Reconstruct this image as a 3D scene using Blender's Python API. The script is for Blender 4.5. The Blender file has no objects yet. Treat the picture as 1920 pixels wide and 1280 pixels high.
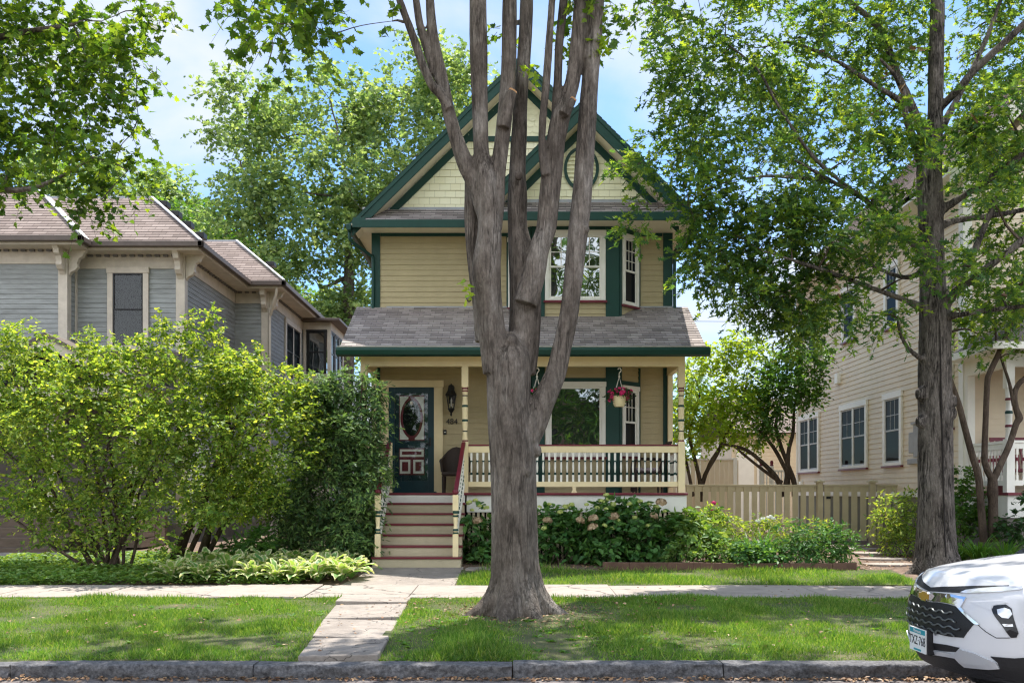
import bpy, bmesh, math, random
import numpy as np
from mathutils import Vector, Matrix, noise
R = random.Random(7)
rng = np.random.default_rng(7)
sc = bpy.context.scene
COL = sc.collection
F, CU, CV, EYE = 1800.0, 962.0, 923.0, 1.65
rad = math.radians

def P(u, v, y):
    return Vector(((u - CU) * y / F, y, EYE - (v - CV) * y / F))
def PX(u, y): return (u - CU) * y / F
def PZ(v, y): return EYE - (v - CV) * y / F
GY = [-400, 9.42, 13.7, 15.2, 17.1, 20, 23, 60, 500]
GZ = [0, 0, .15, .17, .32, .42, .45, .5, .5]
def g(y): return float(np.interp(y, GY, GZ))

# ------------------------------------------------------------------ materials
def N(nt, t, **kw):
    n = nt.nodes.new(t)
    for k, v in kw.items():
        if k.startswith('i_'):
            n.inputs[k[2:].replace('_', ' ')].default_value = v
        else:
            setattr(n, k, v)
    return n
def new_mat(name):
    m = bpy.data.materials.new(name); m.use_nodes = True
    nt = m.node_tree; nt.nodes.clear()
    return m, nt, nt.links.new
def rgba(c): return (c[0], c[1], c[2], 1)
def ramp_node(nt, cols, pos=None):
    r = nt.nodes.new('ShaderNodeValToRGB')
    e = r.color_ramp.elements
    n = len(cols)
    pos = pos or [i / (n - 1) for i in range(n)]
    while len(e) < n: e.new(.5)
    for i in range(n):
        e[i].position = pos[i]; e[i].color = rgba(cols[i])
    return r
def mat(name, col, rough=.6, var=.12, vs=6, bump=0, bs=40, metal=0, spec=.4, stretch=(1, 1, 1), col2=None, dirt=0, ior=1.5, crack=0):
    """painted / plain surface: colour mottled by noise, fine bump"""
    m, nt, L = new_mat(name)
    out = N(nt, 'ShaderNodeOutputMaterial'); b = N(nt, 'ShaderNodeBsdfPrincipled')
    b.inputs['Roughness'].default_value = rough; b.inputs['Metallic'].default_value = metal
    b.inputs['Specular IOR Level'].default_value = spec; b.inputs['IOR'].default_value = ior
    tc = N(nt, 'ShaderNodeTexCoord'); mp = N(nt, 'ShaderNodeMapping'); mp.inputs['Scale'].default_value = stretch
    L(tc.outputs['Object'], mp.inputs['Vector'])
    nz = N(nt, 'ShaderNodeTexNoise'); nz.inputs['Scale'].default_value = vs; nz.inputs['Detail'].default_value = 6
    nz.inputs['Roughness'].default_value = .65
    L(mp.outputs[0], nz.inputs['Vector'])
    c2 = col2 or tuple(x * (1 + var) for x in col)
    c1 = col if col2 else tuple(x * (1 - var) for x in col)
    r = ramp_node(nt, [c1, c2], [.3, .7]); L(nz.outputs['Fac'], r.inputs['Fac'])
    src = r.outputs['Color']
    if dirt:
        n2 = N(nt, 'ShaderNodeTexNoise'); n2.inputs['Scale'].default_value = vs * .35; n2.inputs['Detail'].default_value = 9
        n2.inputs['Roughness'].default_value = .75
        L(mp.outputs[0], n2.inputs['Vector'])
        rr = ramp_node(nt, [(0, 0, 0), (dirt,) * 3], [.48, .72]); L(n2.outputs['Fac'], rr.inputs['Fac'])
        mx = N(nt, 'ShaderNodeMix', data_type='RGBA')
        L(rr.outputs['Color'], mx.inputs[0]); L(src, mx.inputs[6])
        mx.inputs[7].default_value = (col[0] * .45, col[1] * .42, col[2] * .4, 1)
        src = mx.outputs[2]
    if crack:
        nd = N(nt, 'ShaderNodeTexNoise'); nd.inputs['Scale'].default_value = 3; nd.inputs['Detail'].default_value = 5; L(mp.outputs[0], nd.inputs['Vector'])
        va = N(nt, 'ShaderNodeVectorMath', operation='MULTIPLY_ADD'); va.inputs[1].default_value = (.5, .5, .5); L(nd.outputs['Color'], va.inputs[0]); L(mp.outputs[0], va.inputs[2])
        vo = N(nt, 'ShaderNodeTexVoronoi', feature='DISTANCE_TO_EDGE'); vo.inputs['Scale'].default_value = crack; L(va.outputs[0], vo.inputs['Vector'])
        cr = N(nt, 'ShaderNodeMapRange'); cr.inputs['From Min'].default_value = .002; cr.inputs['From Max'].default_value = .007; cr.inputs['To Min'].default_value = .35; L(vo.outputs['Distance'], cr.inputs['Value'])
        mc = N(nt, 'ShaderNodeMix', data_type='RGBA', blend_type='MULTIPLY'); mc.inputs[0].default_value = 1; L(src, mc.inputs[6]); L(cr.outputs[0], mc.inputs[7]); src = mc.outputs[2]
    L(src, b.inputs['Base Color'])
    if bump:
        nb = N(nt, 'ShaderNodeTexNoise'); nb.inputs['Scale'].default_value = bs; nb.inputs['Detail'].default_value = 5
        L(mp.outputs[0], nb.inputs['Vector'])
        bp = N(nt, 'ShaderNodeBump'); bp.inputs['Strength'].default_value = bump; bp.inputs['Distance'].default_value = .01
        L(nb.outputs['Fac'], bp.inputs['Height']); L(bp.outputs[0], b.inputs['Normal'])
    L(b.outputs[0], out.inputs['Surface'])
    return m
def shingle_mat(name, cols, bw=.3, bh=.14, mortar=.004, mcol=(.02, .02, .02), rough=.9, offset=.5, bump=.6, gran=.25):
    """UV-space (metres) courses of tabs, each tab its own tone"""
    m, nt, L = new_mat(name)
    out = N(nt, 'ShaderNodeOutputMaterial'); b = N(nt, 'ShaderNodeBsdfPrincipled')
    b.inputs['Roughness'].default_value = rough; b.inputs['Specular IOR Level'].default_value = .25
    tc = N(nt, 'ShaderNodeTexCoord')
    br = N(nt, 'ShaderNodeTexBrick'); br.offset = offset; br.squash = 1.0
    br.inputs['Scale'].default_value = 1; br.inputs['Brick Width'].default_value = bw; br.inputs['Row Height'].default_value = bh
    br.inputs['Mortar Size'].default_value = mortar; br.inputs['Mortar Smooth'].default_value = .1
    br.inputs['Color1'].default_value = (0, 0, 0, 1); br.inputs['Color2'].default_value = (1, 1, 1, 1)
    br.inputs['Mortar'].default_value = (.5, .5, .5, 1)
    L(tc.outputs['UV'], br.inputs['Vector'])
    r = ramp_node(nt, cols); L(br.outputs['Color'], r.inputs['Fac'])
    nz = N(nt, 'ShaderNodeTexNoise'); nz.inputs['Scale'].default_value = 120; nz.inputs['Detail'].default_value = 3
    L(tc.outputs['Object'], nz.inputs['Vector'])
    n2 = N(nt, 'ShaderNodeTexNoise'); n2.inputs['Scale'].default_value = 1.3; n2.inputs['Detail'].default_value = 5
    L(tc.outputs['Object'], n2.inputs['Vector'])
    ad = N(nt, 'ShaderNodeMath', operation='ADD'); L(nz.outputs['Fac'], ad.inputs[0]); L(n2.outputs['Fac'], ad.inputs[1])
    mr = N(nt, 'ShaderNodeMapRange'); mr.inputs['From Min'].default_value = .6; mr.inputs['From Max'].default_value = 1.4
    mr.inputs['To Min'].default_value = 1 - gran; mr.inputs['To Max'].default_value = 1 + gran
    L(ad.outputs[0], mr.inputs['Value'])
    mu = N(nt, 'ShaderNodeMix', data_type='RGBA', blend_type='MULTIPLY'); mu.inputs[0].default_value = 1
    L(r.outputs['Color'], mu.inputs[6]); L(mr.outputs[0], mu.inputs[7])
    mx = N(nt, 'ShaderNodeMix', data_type='RGBA'); L(br.outputs['Fac'], mx.inputs[0]); L(mu.outputs[2], mx.inputs[6])
    mx.inputs[7].default_value = rgba(mcol)
    L(mx.outputs[2], b.inputs['Base Color'])
    bp = N(nt, 'ShaderNodeBump'); bp.inputs['Strength'].default_value = bump; bp.inputs['Distance'].default_value = .006
    inv = N(nt, 'ShaderNodeMath', operation='SUBTRACT'); inv.inputs[0].default_value = 1; L(br.outputs['Fac'], inv.inputs[1])
    a2 = N(nt, 'ShaderNodeMath', operation='MULTIPLY_ADD'); L(nz.outputs['Fac'], a2.inputs[0]); a2.inputs[1].default_value = .3; L(inv.outputs[0], a2.inputs[2])
    L(a2.outputs[0], bp.inputs['Height']); L(bp.outputs[0], b.inputs['Normal'])
    L(b.outputs[0], out.inputs['Surface'])
    return m
def leaf_mat(name, cols, trans=.42, tcol=None, rough=.5, spec=.35):
    m, nt, L = new_mat(name)
    out = N(nt, 'ShaderNodeOutputMaterial'); b = N(nt, 'ShaderNodeBsdfPrincipled')
    b.inputs['Roughness'].default_value = rough; b.inputs['Specular IOR Level'].default_value = spec
    ge = N(nt, 'ShaderNodeNewGeometry')
    r = ramp_node(nt, cols); L(ge.outputs['Random Per Island'], r.inputs['Fac'])
    tc = N(nt, 'ShaderNodeTexCoord'); nz = N(nt, 'ShaderNodeTexNoise'); nz.inputs['Scale'].default_value = .9; nz.inputs['Detail'].default_value = 3
    L(tc.outputs['Object'], nz.inputs['Vector'])
    hs = N(nt, 'ShaderNodeHueSaturation')
    mr = N(nt, 'ShaderNodeMapRange'); mr.inputs['From Min'].default_value = .3; mr.inputs['From Max'].default_value = .7
    mr.inputs['To Min'].default_value = .75; mr.inputs['To Max'].default_value = 1.25
    L(nz.outputs['Fac'], mr.inputs['Value']); L(mr.outputs[0], hs.inputs['Value']); L(r.outputs['Color'], hs.inputs['Color'])
    L(hs.outputs['Color'], b.inputs['Base Color'])
    t = N(nt, 'ShaderNodeBsdfTranslucent')
    mu = N(nt, 'ShaderNodeMix', data_type='RGBA', blend_type='MULTIPLY'); mu.inputs[0].default_value = 1
    L(hs.outputs['Color'], mu.inputs[6]); mu.inputs[7].default_value = rgba(tcol or (2.6, 2.1, .8))
    L(mu.outputs[2], t.inputs['Color'])
    ms = N(nt, 'ShaderNodeMixShader'); ms.inputs[0].default_value = trans
    L(b.outputs[0], ms.inputs[1]); L(t.outputs[0], ms.inputs[2]); L(ms.outputs[0], out.inputs['Surface'])
    return m
def bark_mat(name, c1, c2, c3, vscale=9, stretch=.08, bump=1.0, dist=.02, crack=.6, width=.07):
    """vertical fissures: dark lines where stretched noise crosses its mean, broken up by larger mottling"""
    m, nt, L = new_mat(name)
    out = N(nt, 'ShaderNodeOutputMaterial'); b = N(nt, 'ShaderNodeBsdfPrincipled')
    b.inputs['Roughness'].default_value = .9; b.inputs['Specular IOR Level'].default_value = .15
    tc = N(nt, 'ShaderNodeTexCoord')
    def noise_at(scale, st, detail, rough, dist_=0):
        mp = N(nt, 'ShaderNodeMapping'); mp.inputs['Scale'].default_value = (1, 1, st); L(tc.outputs['Object'], mp.inputs['Vector'])
        n = N(nt, 'ShaderNodeTexNoise'); n.inputs['Scale'].default_value = scale; n.inputs['Detail'].default_value = detail
        n.inputs['Roughness'].default_value = rough; n.inputs['Distortion'].default_value = dist_; L(mp.outputs[0], n.inputs['Vector']); return n
    def math_(op, a, b_=None, c=None):
        n = N(nt, 'ShaderNodeMath', operation=op)
        for k, x in enumerate((a, b_, c)):
            if x is None: continue
            if isinstance(x, (int, float)): n.inputs[k].default_value = x
            else: L(x, n.inputs[k])
        return n.outputs[0]
    def fissure(scale, st, w):
        n = noise_at(scale, st, 4, .6, .3)
        d = math_('ABSOLUTE', math_('SUBTRACT', n.outputs['Fac'], .5))
        mr = N(nt, 'ShaderNodeMapRange'); mr.inputs['From Max'].default_value = w; L(d, mr.inputs['Value']); return mr.outputs[0]
    f1 = fissure(vscale, stretch, width); f2 = fissure(vscale * 2.3, stretch * 1.3, width * 1.2)
    big = noise_at(2.4, .5, 8, .68); med = noise_at(vscale * 1.2, .45, 8, .75); fine = noise_at(vscale * 7, .3, 5, .7)
    msk = noise_at(5, .4, 4, .6)
    mk = N(nt, 'ShaderNodeMapRange'); mk.inputs['From Min'].default_value = .38; mk.inputs['From Max'].default_value = .6; L(msk.outputs['Fac'], mk.inputs['Value'])
    inv = math_('SUBTRACT', 1.0, f1); cr_ = math_('MULTIPLY', inv, mk.outputs[0])
    h = math_('ADD', math_('MULTIPLY', cr_, -1.0), math_('ADD', math_('MULTIPLY', f2, .35), math_('ADD', math_('MULTIPLY', med.outputs['Fac'], .8), math_('MULTIPLY', fine.outputs['Fac'], .3))))
    r1 = ramp_node(nt, [c2, c1, c3], [.34, .5, .66]); L(big.outputs['Fac'], r1.inputs['Fac'])
    tone = math_('ADD', math_('MULTIPLY', med.outputs['Fac'], .8), math_('MULTIPLY', fine.outputs['Fac'], .5))
    r2 = ramp_node(nt, [(.5, .48, .46), (1.35, 1.33, 1.3)], [.42, .9]); L(tone, r2.inputs['Fac'])
    mu = N(nt, 'ShaderNodeMix', data_type='RGBA', blend_type='MULTIPLY'); mu.inputs[0].default_value = 1
    L(r1.outputs['Color'], mu.inputs[6]); L(r2.outputs['Color'], mu.inputs[7])
    dk = math_('SUBTRACT', 1.0, math_('ADD', math_('MULTIPLY', cr_, crack), math_('MULTIPLY', math_('SUBTRACT', 1.0, f2), crack * .4)))
    m2 = N(nt, 'ShaderNodeMix', data_type='RGBA', blend_type='MULTIPLY'); m2.inputs[0].default_value = 1
    L(mu.outputs[2], m2.inputs[6]); L(dk, m2.inputs[7])
    L(m2.outputs[2], b.inputs['Base Color'])
    bp = N(nt, 'ShaderNodeBump'); bp.inputs['Strength'].default_value = bump; bp.inputs['Distance'].default_value = dist
    L(h, bp.inputs['Height']); L(bp.outputs[0], b.inputs['Normal'])
    L(b.outputs[0], out.inputs['Surface'])
    return m
def glass_mat(name, col=(.012, .014, .016), refl=.09, wav=.04):
    m, nt, L = new_mat(name)
    out = N(nt, 'ShaderNodeOutputMaterial'); d = N(nt, 'ShaderNodeBsdfDiffuse'); d.inputs['Color'].default_value = rgba(col)
    gl = N(nt, 'ShaderNodeBsdfGlossy'); gl.inputs['Roughness'].default_value = .015; gl.inputs['Color'].default_value = (.9, .95, .95, 1)
    tc = N(nt, 'ShaderNodeTexCoord'); nz = N(nt, 'ShaderNodeTexNoise'); nz.inputs['Scale'].default_value = 2.5; nz.inputs['Detail'].default_value = 1
    L(tc.outputs['Object'], nz.inputs['Vector'])
    bp = N(nt, 'ShaderNodeBump'); bp.inputs['Strength'].default_value = wav; bp.inputs['Distance'].default_value = .1
    L(nz.outputs['Fac'], bp.inputs['Height']); L(bp.outputs[0], gl.inputs['Normal'])
    ms = N(nt, 'ShaderNodeMixShader'); ms.inputs[0].default_value = refl
    L(d.outputs[0], ms.inputs[1]); L(gl.outputs[0], ms.inputs[2]); L(ms.outputs[0], out.inputs['Surface'])
    return m
def clear_glass(name, refl=.06):
    m, nt, L = new_mat(name)
    out = N(nt, 'ShaderNodeOutputMaterial')
    t = N(nt, 'ShaderNodeBsdfTransparent'); t.inputs['Color'].default_value = (.9, .92, .91, 1)
    gl = N(nt, 'ShaderNodeBsdfGlossy'); gl.inputs['Roughness'].default_value = .02
    ms = N(nt, 'ShaderNodeMixShader'); ms.inputs[0].default_value = refl
    L(t.outputs[0], ms.inputs[1]); L(gl.outputs[0], ms.inputs[2]); L(ms.outputs[0], out.inputs['Surface'])
    return m

# ------------------------------------------------------------------ object bookkeeping
WL = {}
def thing(name, label, cat, loc=(0, 0, 0), group=None, kind=None):
    o = bpy.data.objects.new(name, None); COL.objects.link(o)
    o.empty_display_size = .2
    o.location = loc; o['label'] = label; o['category'] = cat
    if group: o['group'] = group
    if kind: o['kind'] = kind
    WL[o.name] = Vector(loc)
    return o
def tag(o, label, cat, group=None, kind=None):
    o['label'] = label; o['category'] = cat
    if group: o['group'] = group
    if kind: o['kind'] = kind
    return o
def structure(o, label=None):
    o['kind'] = 'structure'
    if label: o['label'] = label; o['category'] = 'ground'
    return o
def wl(o): return WL.get(o.name, Vector((0, 0, 0))) if o else Vector((0, 0, 0))
def link(o, parent=None, world=None):
    COL.objects.link(o)
    if parent:
        o.parent = parent
        WL[o.name] = wl(parent)
        if world is not None:
            o.location = Vector(world) - wl(parent); WL[o.name] = Vector(world)
    elif world is not None:
        o.location = world; WL[o.name] = Vector(world)
    return o
def copy_obj(o, parent, world=None, rz=None, s=None):
    c = o.copy(); COL.objects.link(c); c.parent = parent
    if world is not None: c.location = Vector(world) - wl(parent)
    if rz is not None: c.rotation_euler = (0, 0, rz)
    if s is not None: c.scale = (s, s, s)
    return c
def copy_tree(root, loc, rz=0, s=1, label=None, group=None):
    r = root.copy(); COL.objects.link(r); r.location = loc; r.rotation_euler = (0, 0, rz); r.scale = (s, s, s)
    if label: r['label'] = label
    if group: r['group'] = group
    for ch in list(root.children):
        c = ch.copy(); COL.objects.link(c); c.parent = r
        for gch in list(ch.children):
            d = gch.copy(); COL.objects.link(d); d.parent = c
    return r

# ------------------------------------------------------------------ mesh builder
class MB:
    def __init__(s): s.v = []; s.f = []; s.m = []; s.uv = []; s.sm = []
    def add(s, vs, fs, mi=0, uvs=None, smooth=False):
        o = len(s.v); s.v.extend([tuple(p) for p in vs])
        for i, f in enumerate(fs):
            s.f.append(tuple(k + o for k in f)); s.m.append(mi if isinstance(mi, int) else mi[i]); s.sm.append(smooth)
            s.uv.append([uvs[k] for k in f] if uvs else None)
        return s
    def box(s, x0, x1, y0, y1, z0, z1, mi=0, M=None):
        vs = [(x, y, z) for x in (x0, x1) for y in (y0, y1) for z in (z0, z1)]
        if M is not None: vs = [M @ Vector(p) for p in vs]
        fs = [(0, 1, 3, 2), (4, 6, 7, 5), (0, 4, 5, 1), (2, 3, 7, 6), (0, 2, 6, 4), (1, 5, 7, 3)]
        return s.add(vs, fs, mi)
    def bar(s, a, b, w, h, mi=0, up=(0, 0, 1)):
        """rectangular bar from a to b, w wide, h tall"""
        a, b = Vector(a), Vector(b); d = (b - a).normalized(); up = Vector(up)
        sx = d.cross(up)
        if sx.length < 1e-4: sx = d.cross(Vector((0, 1, 0)))
        sx.normalize(); uz = sx.cross(d)
        vs = [p + sx * (w / 2 * i) + uz * (h / 2 * j) for p in (a, b) for i in (-1, 1) for j in (-1, 1)]
        fs = [(0, 1, 3, 2), (4, 6, 7, 5), (0, 4, 5, 1), (2, 3, 7, 6), (0, 2, 6, 4), (1, 5, 7, 3)]
        return s.add(vs, fs, mi)
    def prism(s, poly, axis, a, b, mi=0):
        """poly: list of 2D points in the plane normal to axis ('x': (y,z), 'y': (x,z), 'z': (x,y))"""
        def mk(p, t):
            return {'x': (t, p[0], p[1]), 'y': (p[0], t, p[1]), 'z': (p[0], p[1], t)}[axis]
        n = len(poly); vs = [mk(p, a) for p in poly] + [mk(p, b) for p in poly]
        fs = [tuple(range(n)), tuple(range(2 * n - 1, n - 1, -1))] + [(i, (i + 1) % n + 0, (i + 1) % n + n, i + n) for i in range(n)]
        return s.add(vs, fs, mi)
    def tube(s, pts, radii, n=8, mi=0, caps=True, rough=0, seed=0):
        pts = [Vector(p) for p in pts]
        t = (pts[1] - pts[0]).normalized()
        ref = Vector((1, 0, 0)) if abs(t.x) < .8 else Vector((0, 1, 0))
        x = (ref - t * ref.dot(t)).normalized()
        vs = []
        for i, p in enumerate(pts):
            if i == 0: t = (pts[1] - p)
            elif i == len(pts) - 1: t = (p - pts[i - 1])
            else: t = (pts[i + 1] - pts[i - 1])
            t.normalize()
            x = (x - t * x.dot(t)).normalized(); y = t.cross(x)
            for k in range(n):
                a = 2 * math.pi * k / n
                rr = radii[i]
                if rough: rr *= 1 + rough * noise.noise(Vector((math.cos(a) * 1.5 + seed, math.sin(a) * 1.5, i * .35)))
                vs.append(p + (x * math.cos(a) + y * math.sin(a)) * rr)
        m = len(pts)
        fs = [(i * n + k, i * n + (k + 1) % n, (i + 1) * n + (k + 1) % n, (i + 1) * n + k) for i in range(m - 1) for k in range(n)]
        if caps: fs += [tuple(range(n - 1, -1, -1)), tuple(range((m - 1) * n, m * n))]
        return s.add(vs, fs, mi, smooth=True)
    def lathe(s, prof, c=(0, 0, 0), n=12, mis=0, smooth=True, ph=0, sx=1, sy=1):
        """prof: [(r, z)...]; mis int or one per segment"""
        vs = []
        for r, z in prof:
            for k in range(n):
                a = 2 * math.pi * k / n + ph
                vs.append((c[0] + r * math.cos(a) * sx, c[1] + r * math.sin(a) * sy, c[2] + z))
        fs = []; ms = []
        for i in range(len(prof) - 1):
            for k in range(n):
                fs.append((i * n + k, i * n + (k + 1) % n, (i + 1) * n + (k + 1) % n, (i + 1) * n + k))
                ms.append(mis if isinstance(mis, int) else mis[i])
        fs += [tuple(range(n - 1, -1, -1)), tuple(range((len(prof) - 1) * n, len(prof) * n))]
        ms += [ms[0], ms[-1]]
        return s.add(vs, fs, ms, smooth=smooth)
    def lap(s, O, U, V, Nn, u0, u1, v0, v1, step=.113, t=.014, clip=None, mi=0, jit=0):
        """overlapping courses (clapboards, shingles) on the plane O + u U + v V, outward Nn; real relief; UV in metres"""
        O, U, V, Nn = Vector(O), Vector(U).normalized(), Vector(V).normalized(), Vector(Nn).normalized()
        n = max(1, int(round((v1 - v0) / step)))
        for i in range(n):
            a = v0 + (v1 - v0) * i / n; b = v0 + (v1 - v0) * (i + 1) / n
            la, lb = (clip(a), clip(b)) if clip else ((u0, u1), (u0, u1))
            if la[1] - la[0] < .01 and lb[1] - lb[0] < .01: continue
            tt = t * (1 + jit * R.uniform(-1, 1))
            A = O + U * la[0] + V * a; B = O + U * la[1] + V * a; C = O + U * lb[1] + V * b; D = O + U * lb[0] + V * b
            A2, B2 = A + Nn * tt, B + Nn * tt
            C2, D2 = C + Nn * .001, D + Nn * .001
            vm = step * i
            uv = [(la[0], vm), (la[1], vm), (la[0], vm + .001), (la[1], vm + .001), (lb[1], vm + step * .985), (lb[0], vm + step * .985)]
            s.add([A, B, A2, B2, C2, D2], [(0, 1, 3, 2), (2, 3, 4, 5)], mi, uvs=uv)
        return s
    def build(s, name, mats, parent=None, label=None, at=None, bev=0, flip=True, sharp=None):
        me = bpy.data.meshes.new(name)
        off = Vector(at) if at is not None else wl(parent)
        ctr = (0, 0, 0) if at is not None else off
        me.from_pydata([(p[0] - ctr[0], p[1] - ctr[1], p[2] - ctr[2]) for p in s.v], [], s.f)
        mats = mats if isinstance(mats, (list, tuple)) else [mats]
        for m in mats: me.materials.append(m)
        me.polygons.foreach_set('material_index', s.m)
        me.polygons.foreach_set('use_smooth', s.sm)
        if any(u is not None for u in s.uv):
            ul = me.uv_layers.new(name='UVMap'); k = 0
            for f, u in zip(s.f, s.uv):
                for i in range(len(f)):
                    ul.data[k].uv = u[i] if u else (0, 0); k += 1
        if flip:
            bm = bmesh.new(); bm.from_mesh(me); bmesh.ops.recalc_face_normals(bm, faces=bm.faces); bm.to_mesh(me); bm.free()
        me.update()
        if any(s.sm): me.set_sharp_from_angle(angle=rad(sharp or 45))
        o = bpy.data.objects.new(name, me)
        link(o, parent, at)
        if label: o['label'] = label
        if bev:
            md = o.modifiers.new('bevel', 'BEVEL'); md.width = bev; md.segments = 2; md.limit_method = 'ANGLE'; md.angle_limit = rad(50)
        return o

# ------------------------------------------------------------------ foliage
def np_mesh(name, tv, tf, pos, M, size, mats, parent=None, tmi=None, smooth=False, at=None):
    """one mesh of many placed copies of a small leaf/blade shape"""
    tv = np.asarray(tv, float); n = len(pos); K = len(tv)
    size = np.broadcast_to(np.asarray(size, float).reshape(-1, 1, 1) if np.ndim(size) else np.full((n, 1, 1), size), (n, 1, 1))
    W = np.einsum('nij,kj->nki', M, tv) * size + np.asarray(pos)[:, None, :]
    off = np.array(at if at is not None else wl(parent)); W = W - off
    lt = np.concatenate([np.array(f) for f in tf]); tot = np.array([len(f) for f in tf])
    loops = (lt[None, :] + (np.arange(n) * K)[:, None]).ravel()
    totals = np.tile(tot, n); starts = np.concatenate([[0], np.cumsum(totals)[:-1]])
    me = bpy.data.meshes.new(name)
    me.vertices.add(n * K); me.vertices.foreach_set('co', W.astype(np.float32).ravel())
    me.loops.add(len(loops)); me.loops.foreach_set('vertex_index', loops.astype(np.int32))
    me.polygons.add(len(totals)); me.polygons.foreach_set('loop_start', starts.astype(np.int32))
    try: me.polygons.foreach_set('loop_total', totals.astype(np.int32))
    except Exception: pass
    mats = mats if isinstance(mats, (list, tuple)) else [mats]
    for m in mats: me.materials.append(m)
    if tmi is not None: me.polygons.foreach_set('material_index', np.tile(np.array(tmi, np.int32), n))
    me.polygons.foreach_set('use_smooth', np.full(len(totals), smooth))
    me.update(calc_edges=True); me.validate()
    o = bpy.data.objects.new(name, me)
    return link(o, parent, at)
def unit(a): return a / np.maximum(np.linalg.norm(a, axis=-1, keepdims=True), 1e-9)
def frames(a, nrm):
    a = unit(a); x = unit(np.cross(a, nrm)); z = np.cross(x, a)
    return np.stack([x, a, z], axis=-1)
def leaf_template(half, fold=.18, curl=0.0):
    """half outline [(x,y)...] from base to tip -> two mirrored n-gons folded on the midrib"""
    ys = [p[1] for p in half]; y0, y1 = ys[0], ys[-1]
    k = len(half)
    v = [(x, y, abs(x) * fold - curl * y * y) for x, y in half]
    v += [(-x, y, abs(x) * fold - curl * y * y) for x, y in half[1:-1]]
    right = list(range(k)); left = [0] + list(range(k, k + k - 2)) + [k - 1]
    return v, [right, left[::-1]]
OVATE = leaf_template([(0, 0), (.24, .16), (.33, .4), (.22, .72), (0, 1)], .25, .15)
NARROW = leaf_template([(0, 0), (.16, .25), (.19, .5), (.1, .8), (0, 1)], .2, .25)
MAPLE = leaf_template([(0, 0), (.1, .12), (.42, .02), (.34, .2), (.62, .42), (.36, .46), (.3, .58), (.26, .78), (.14, .74), (0, 1.05)], .12, .12)
OAK = leaf_template([(0, -.15), (.03, .1), (.2, .12), (.1, .25), (.36, .42), (.12, .48), (.1, .56), (.34, .8), (.1, .78), (0, 1.05)], .15, .15)
CLUMP = leaf_template([(0, 0), (.3, .05), (.25, .25), (.55, .3), (.35, .5), (.5, .75), (.2, .72), (0, 1)], .3, .1)
_fe = [(0, 0)]
for _k in range(5):
    _y = .08 + _k * .18; _w = .34 * (1 - .13 * _k) * (1 if _k else .7)
    _fe += [(_w, _y + .13), (.05, _y + .14)]
FEATHER = leaf_template(_fe + [(0, 1.05)], .12, .3)
BLADE = ([(-.5, 0, 0), (.5, 0, 0), (.38, .5, .1), (-.38, .5, .1), (0, 1, .35)], [(0, 1, 2, 3), (3, 2, 4)])

def ell_pts(ells, m, p=.45):
    """ells: (centre, (rx,ry,rz), weight) -> points biased to the shells, and outward directions"""
    w = np.array([e[2] * (e[1][0] * e[1][1] * e[1][2]) ** (2 / 3) for e in ells]); w /= w.sum()
    k = rng.choice(len(ells), m, p=w)
    c = np.array([tuple(e[0]) for e in ells])[k]; r = np.array([e[1] for e in ells])[k]
    d = unit(rng.normal(size=(m, 3))); q = rng.random((m, 1)) ** p
    return c + d * r * q, d
def E(u, v, y, ru, rv, ry, w=1.0):
    return (P(u, v, y), (ru * y / F, ry, rv * y / F), w)
def roughen(ells, n=2, s=.45, up=.3, out=.95):
    """smaller lobes pushed out of each lobe so the outline is ragged"""
    r_ = []
    for c, q, w in ells:
        r_.append((c, q, w))
        for _ in range(n):
            d = Vector((R.gauss(0, 1), R.gauss(0, 1), R.gauss(up, .8))).normalized(); k = R.uniform(.6, 1.2) * s
            r_.append((Vector(c) + Vector((d.x * q[0], d.y * q[1], d.z * q[2])) * out * R.uniform(.85, 1.2), (q[0] * k, q[1] * k, q[2] * k), w * 1.15))
    return r_
def leaves(name, ells, nspray, per, L, size, tmpl, mats, parent, droop=.25, up=.9, out=1.0, jit=.5, p=.45, keep=None, twigs=None, twr=.004, gap=0, gs=1.2, mi_rand=0):
    base, d = ell_pts(ells, nspray, p)
    if gap:
        nv = np.array([noise.noise(Vector(b) * gs) for b in base]); base, d = base[nv > -0.5 + gap], d[nv > -0.5 + gap]
    if keep is not None:
        kk = np.array([keep(b) for b in base]); base, d = base[kk], d[kk]
    m = len(base)
    dr = unit(d * out + rng.normal(size=(m, 3)) * jit + np.array([0, 0, -.05]))
    Ls = L * rng.uniform(.6, 1.3, (m, 1, 1))
    t = np.linspace(.12, 1, per)[None, :, None]
    pos = base[:, None, :] + dr[:, None, :] * Ls * t + np.array([0, 0, -1.0]) * droop * Ls * t * t
    side = unit(np.cross(dr, np.array([0, 0, 1.0]) + rng.normal(size=(m, 3)) * .2))
    sg = np.where(np.arange(per) % 2 == 0, 1, -1)[None, :, None]
    ax = dr[:, None, :] * .55 + side[:, None, :] * sg * .8 + rng.normal(size=(m, per, 3)) * .35 + np.array([0, 0, -.3 * droop])
    nr = np.array([0, 0, up]) + rng.normal(size=(m, per, 3)) * .55
    pos = pos.reshape(-1, 3); M = frames(ax.reshape(-1, 3), nr.reshape(-1, 3))
    s = size * rng.uniform(.6, 1.25, len(pos))
    if twigs is not None:
        for i in range(m):
            q = [Vector(base[i]), Vector(base[i] + dr[i] * Ls[i, 0, 0] * .5 - np.array([0, 0, droop * Ls[i, 0, 0] * .25])), Vector(base[i] + dr[i] * Ls[i, 0, 0] - np.array([0, 0, droop * Ls[i, 0, 0]]))]
            twigs.tube(q, [twr, twr * .8, twr * .4], n=3, caps=False)
    return np_mesh(name, tmpl[0], tmpl[1], pos, M, s, mats, parent)
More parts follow.
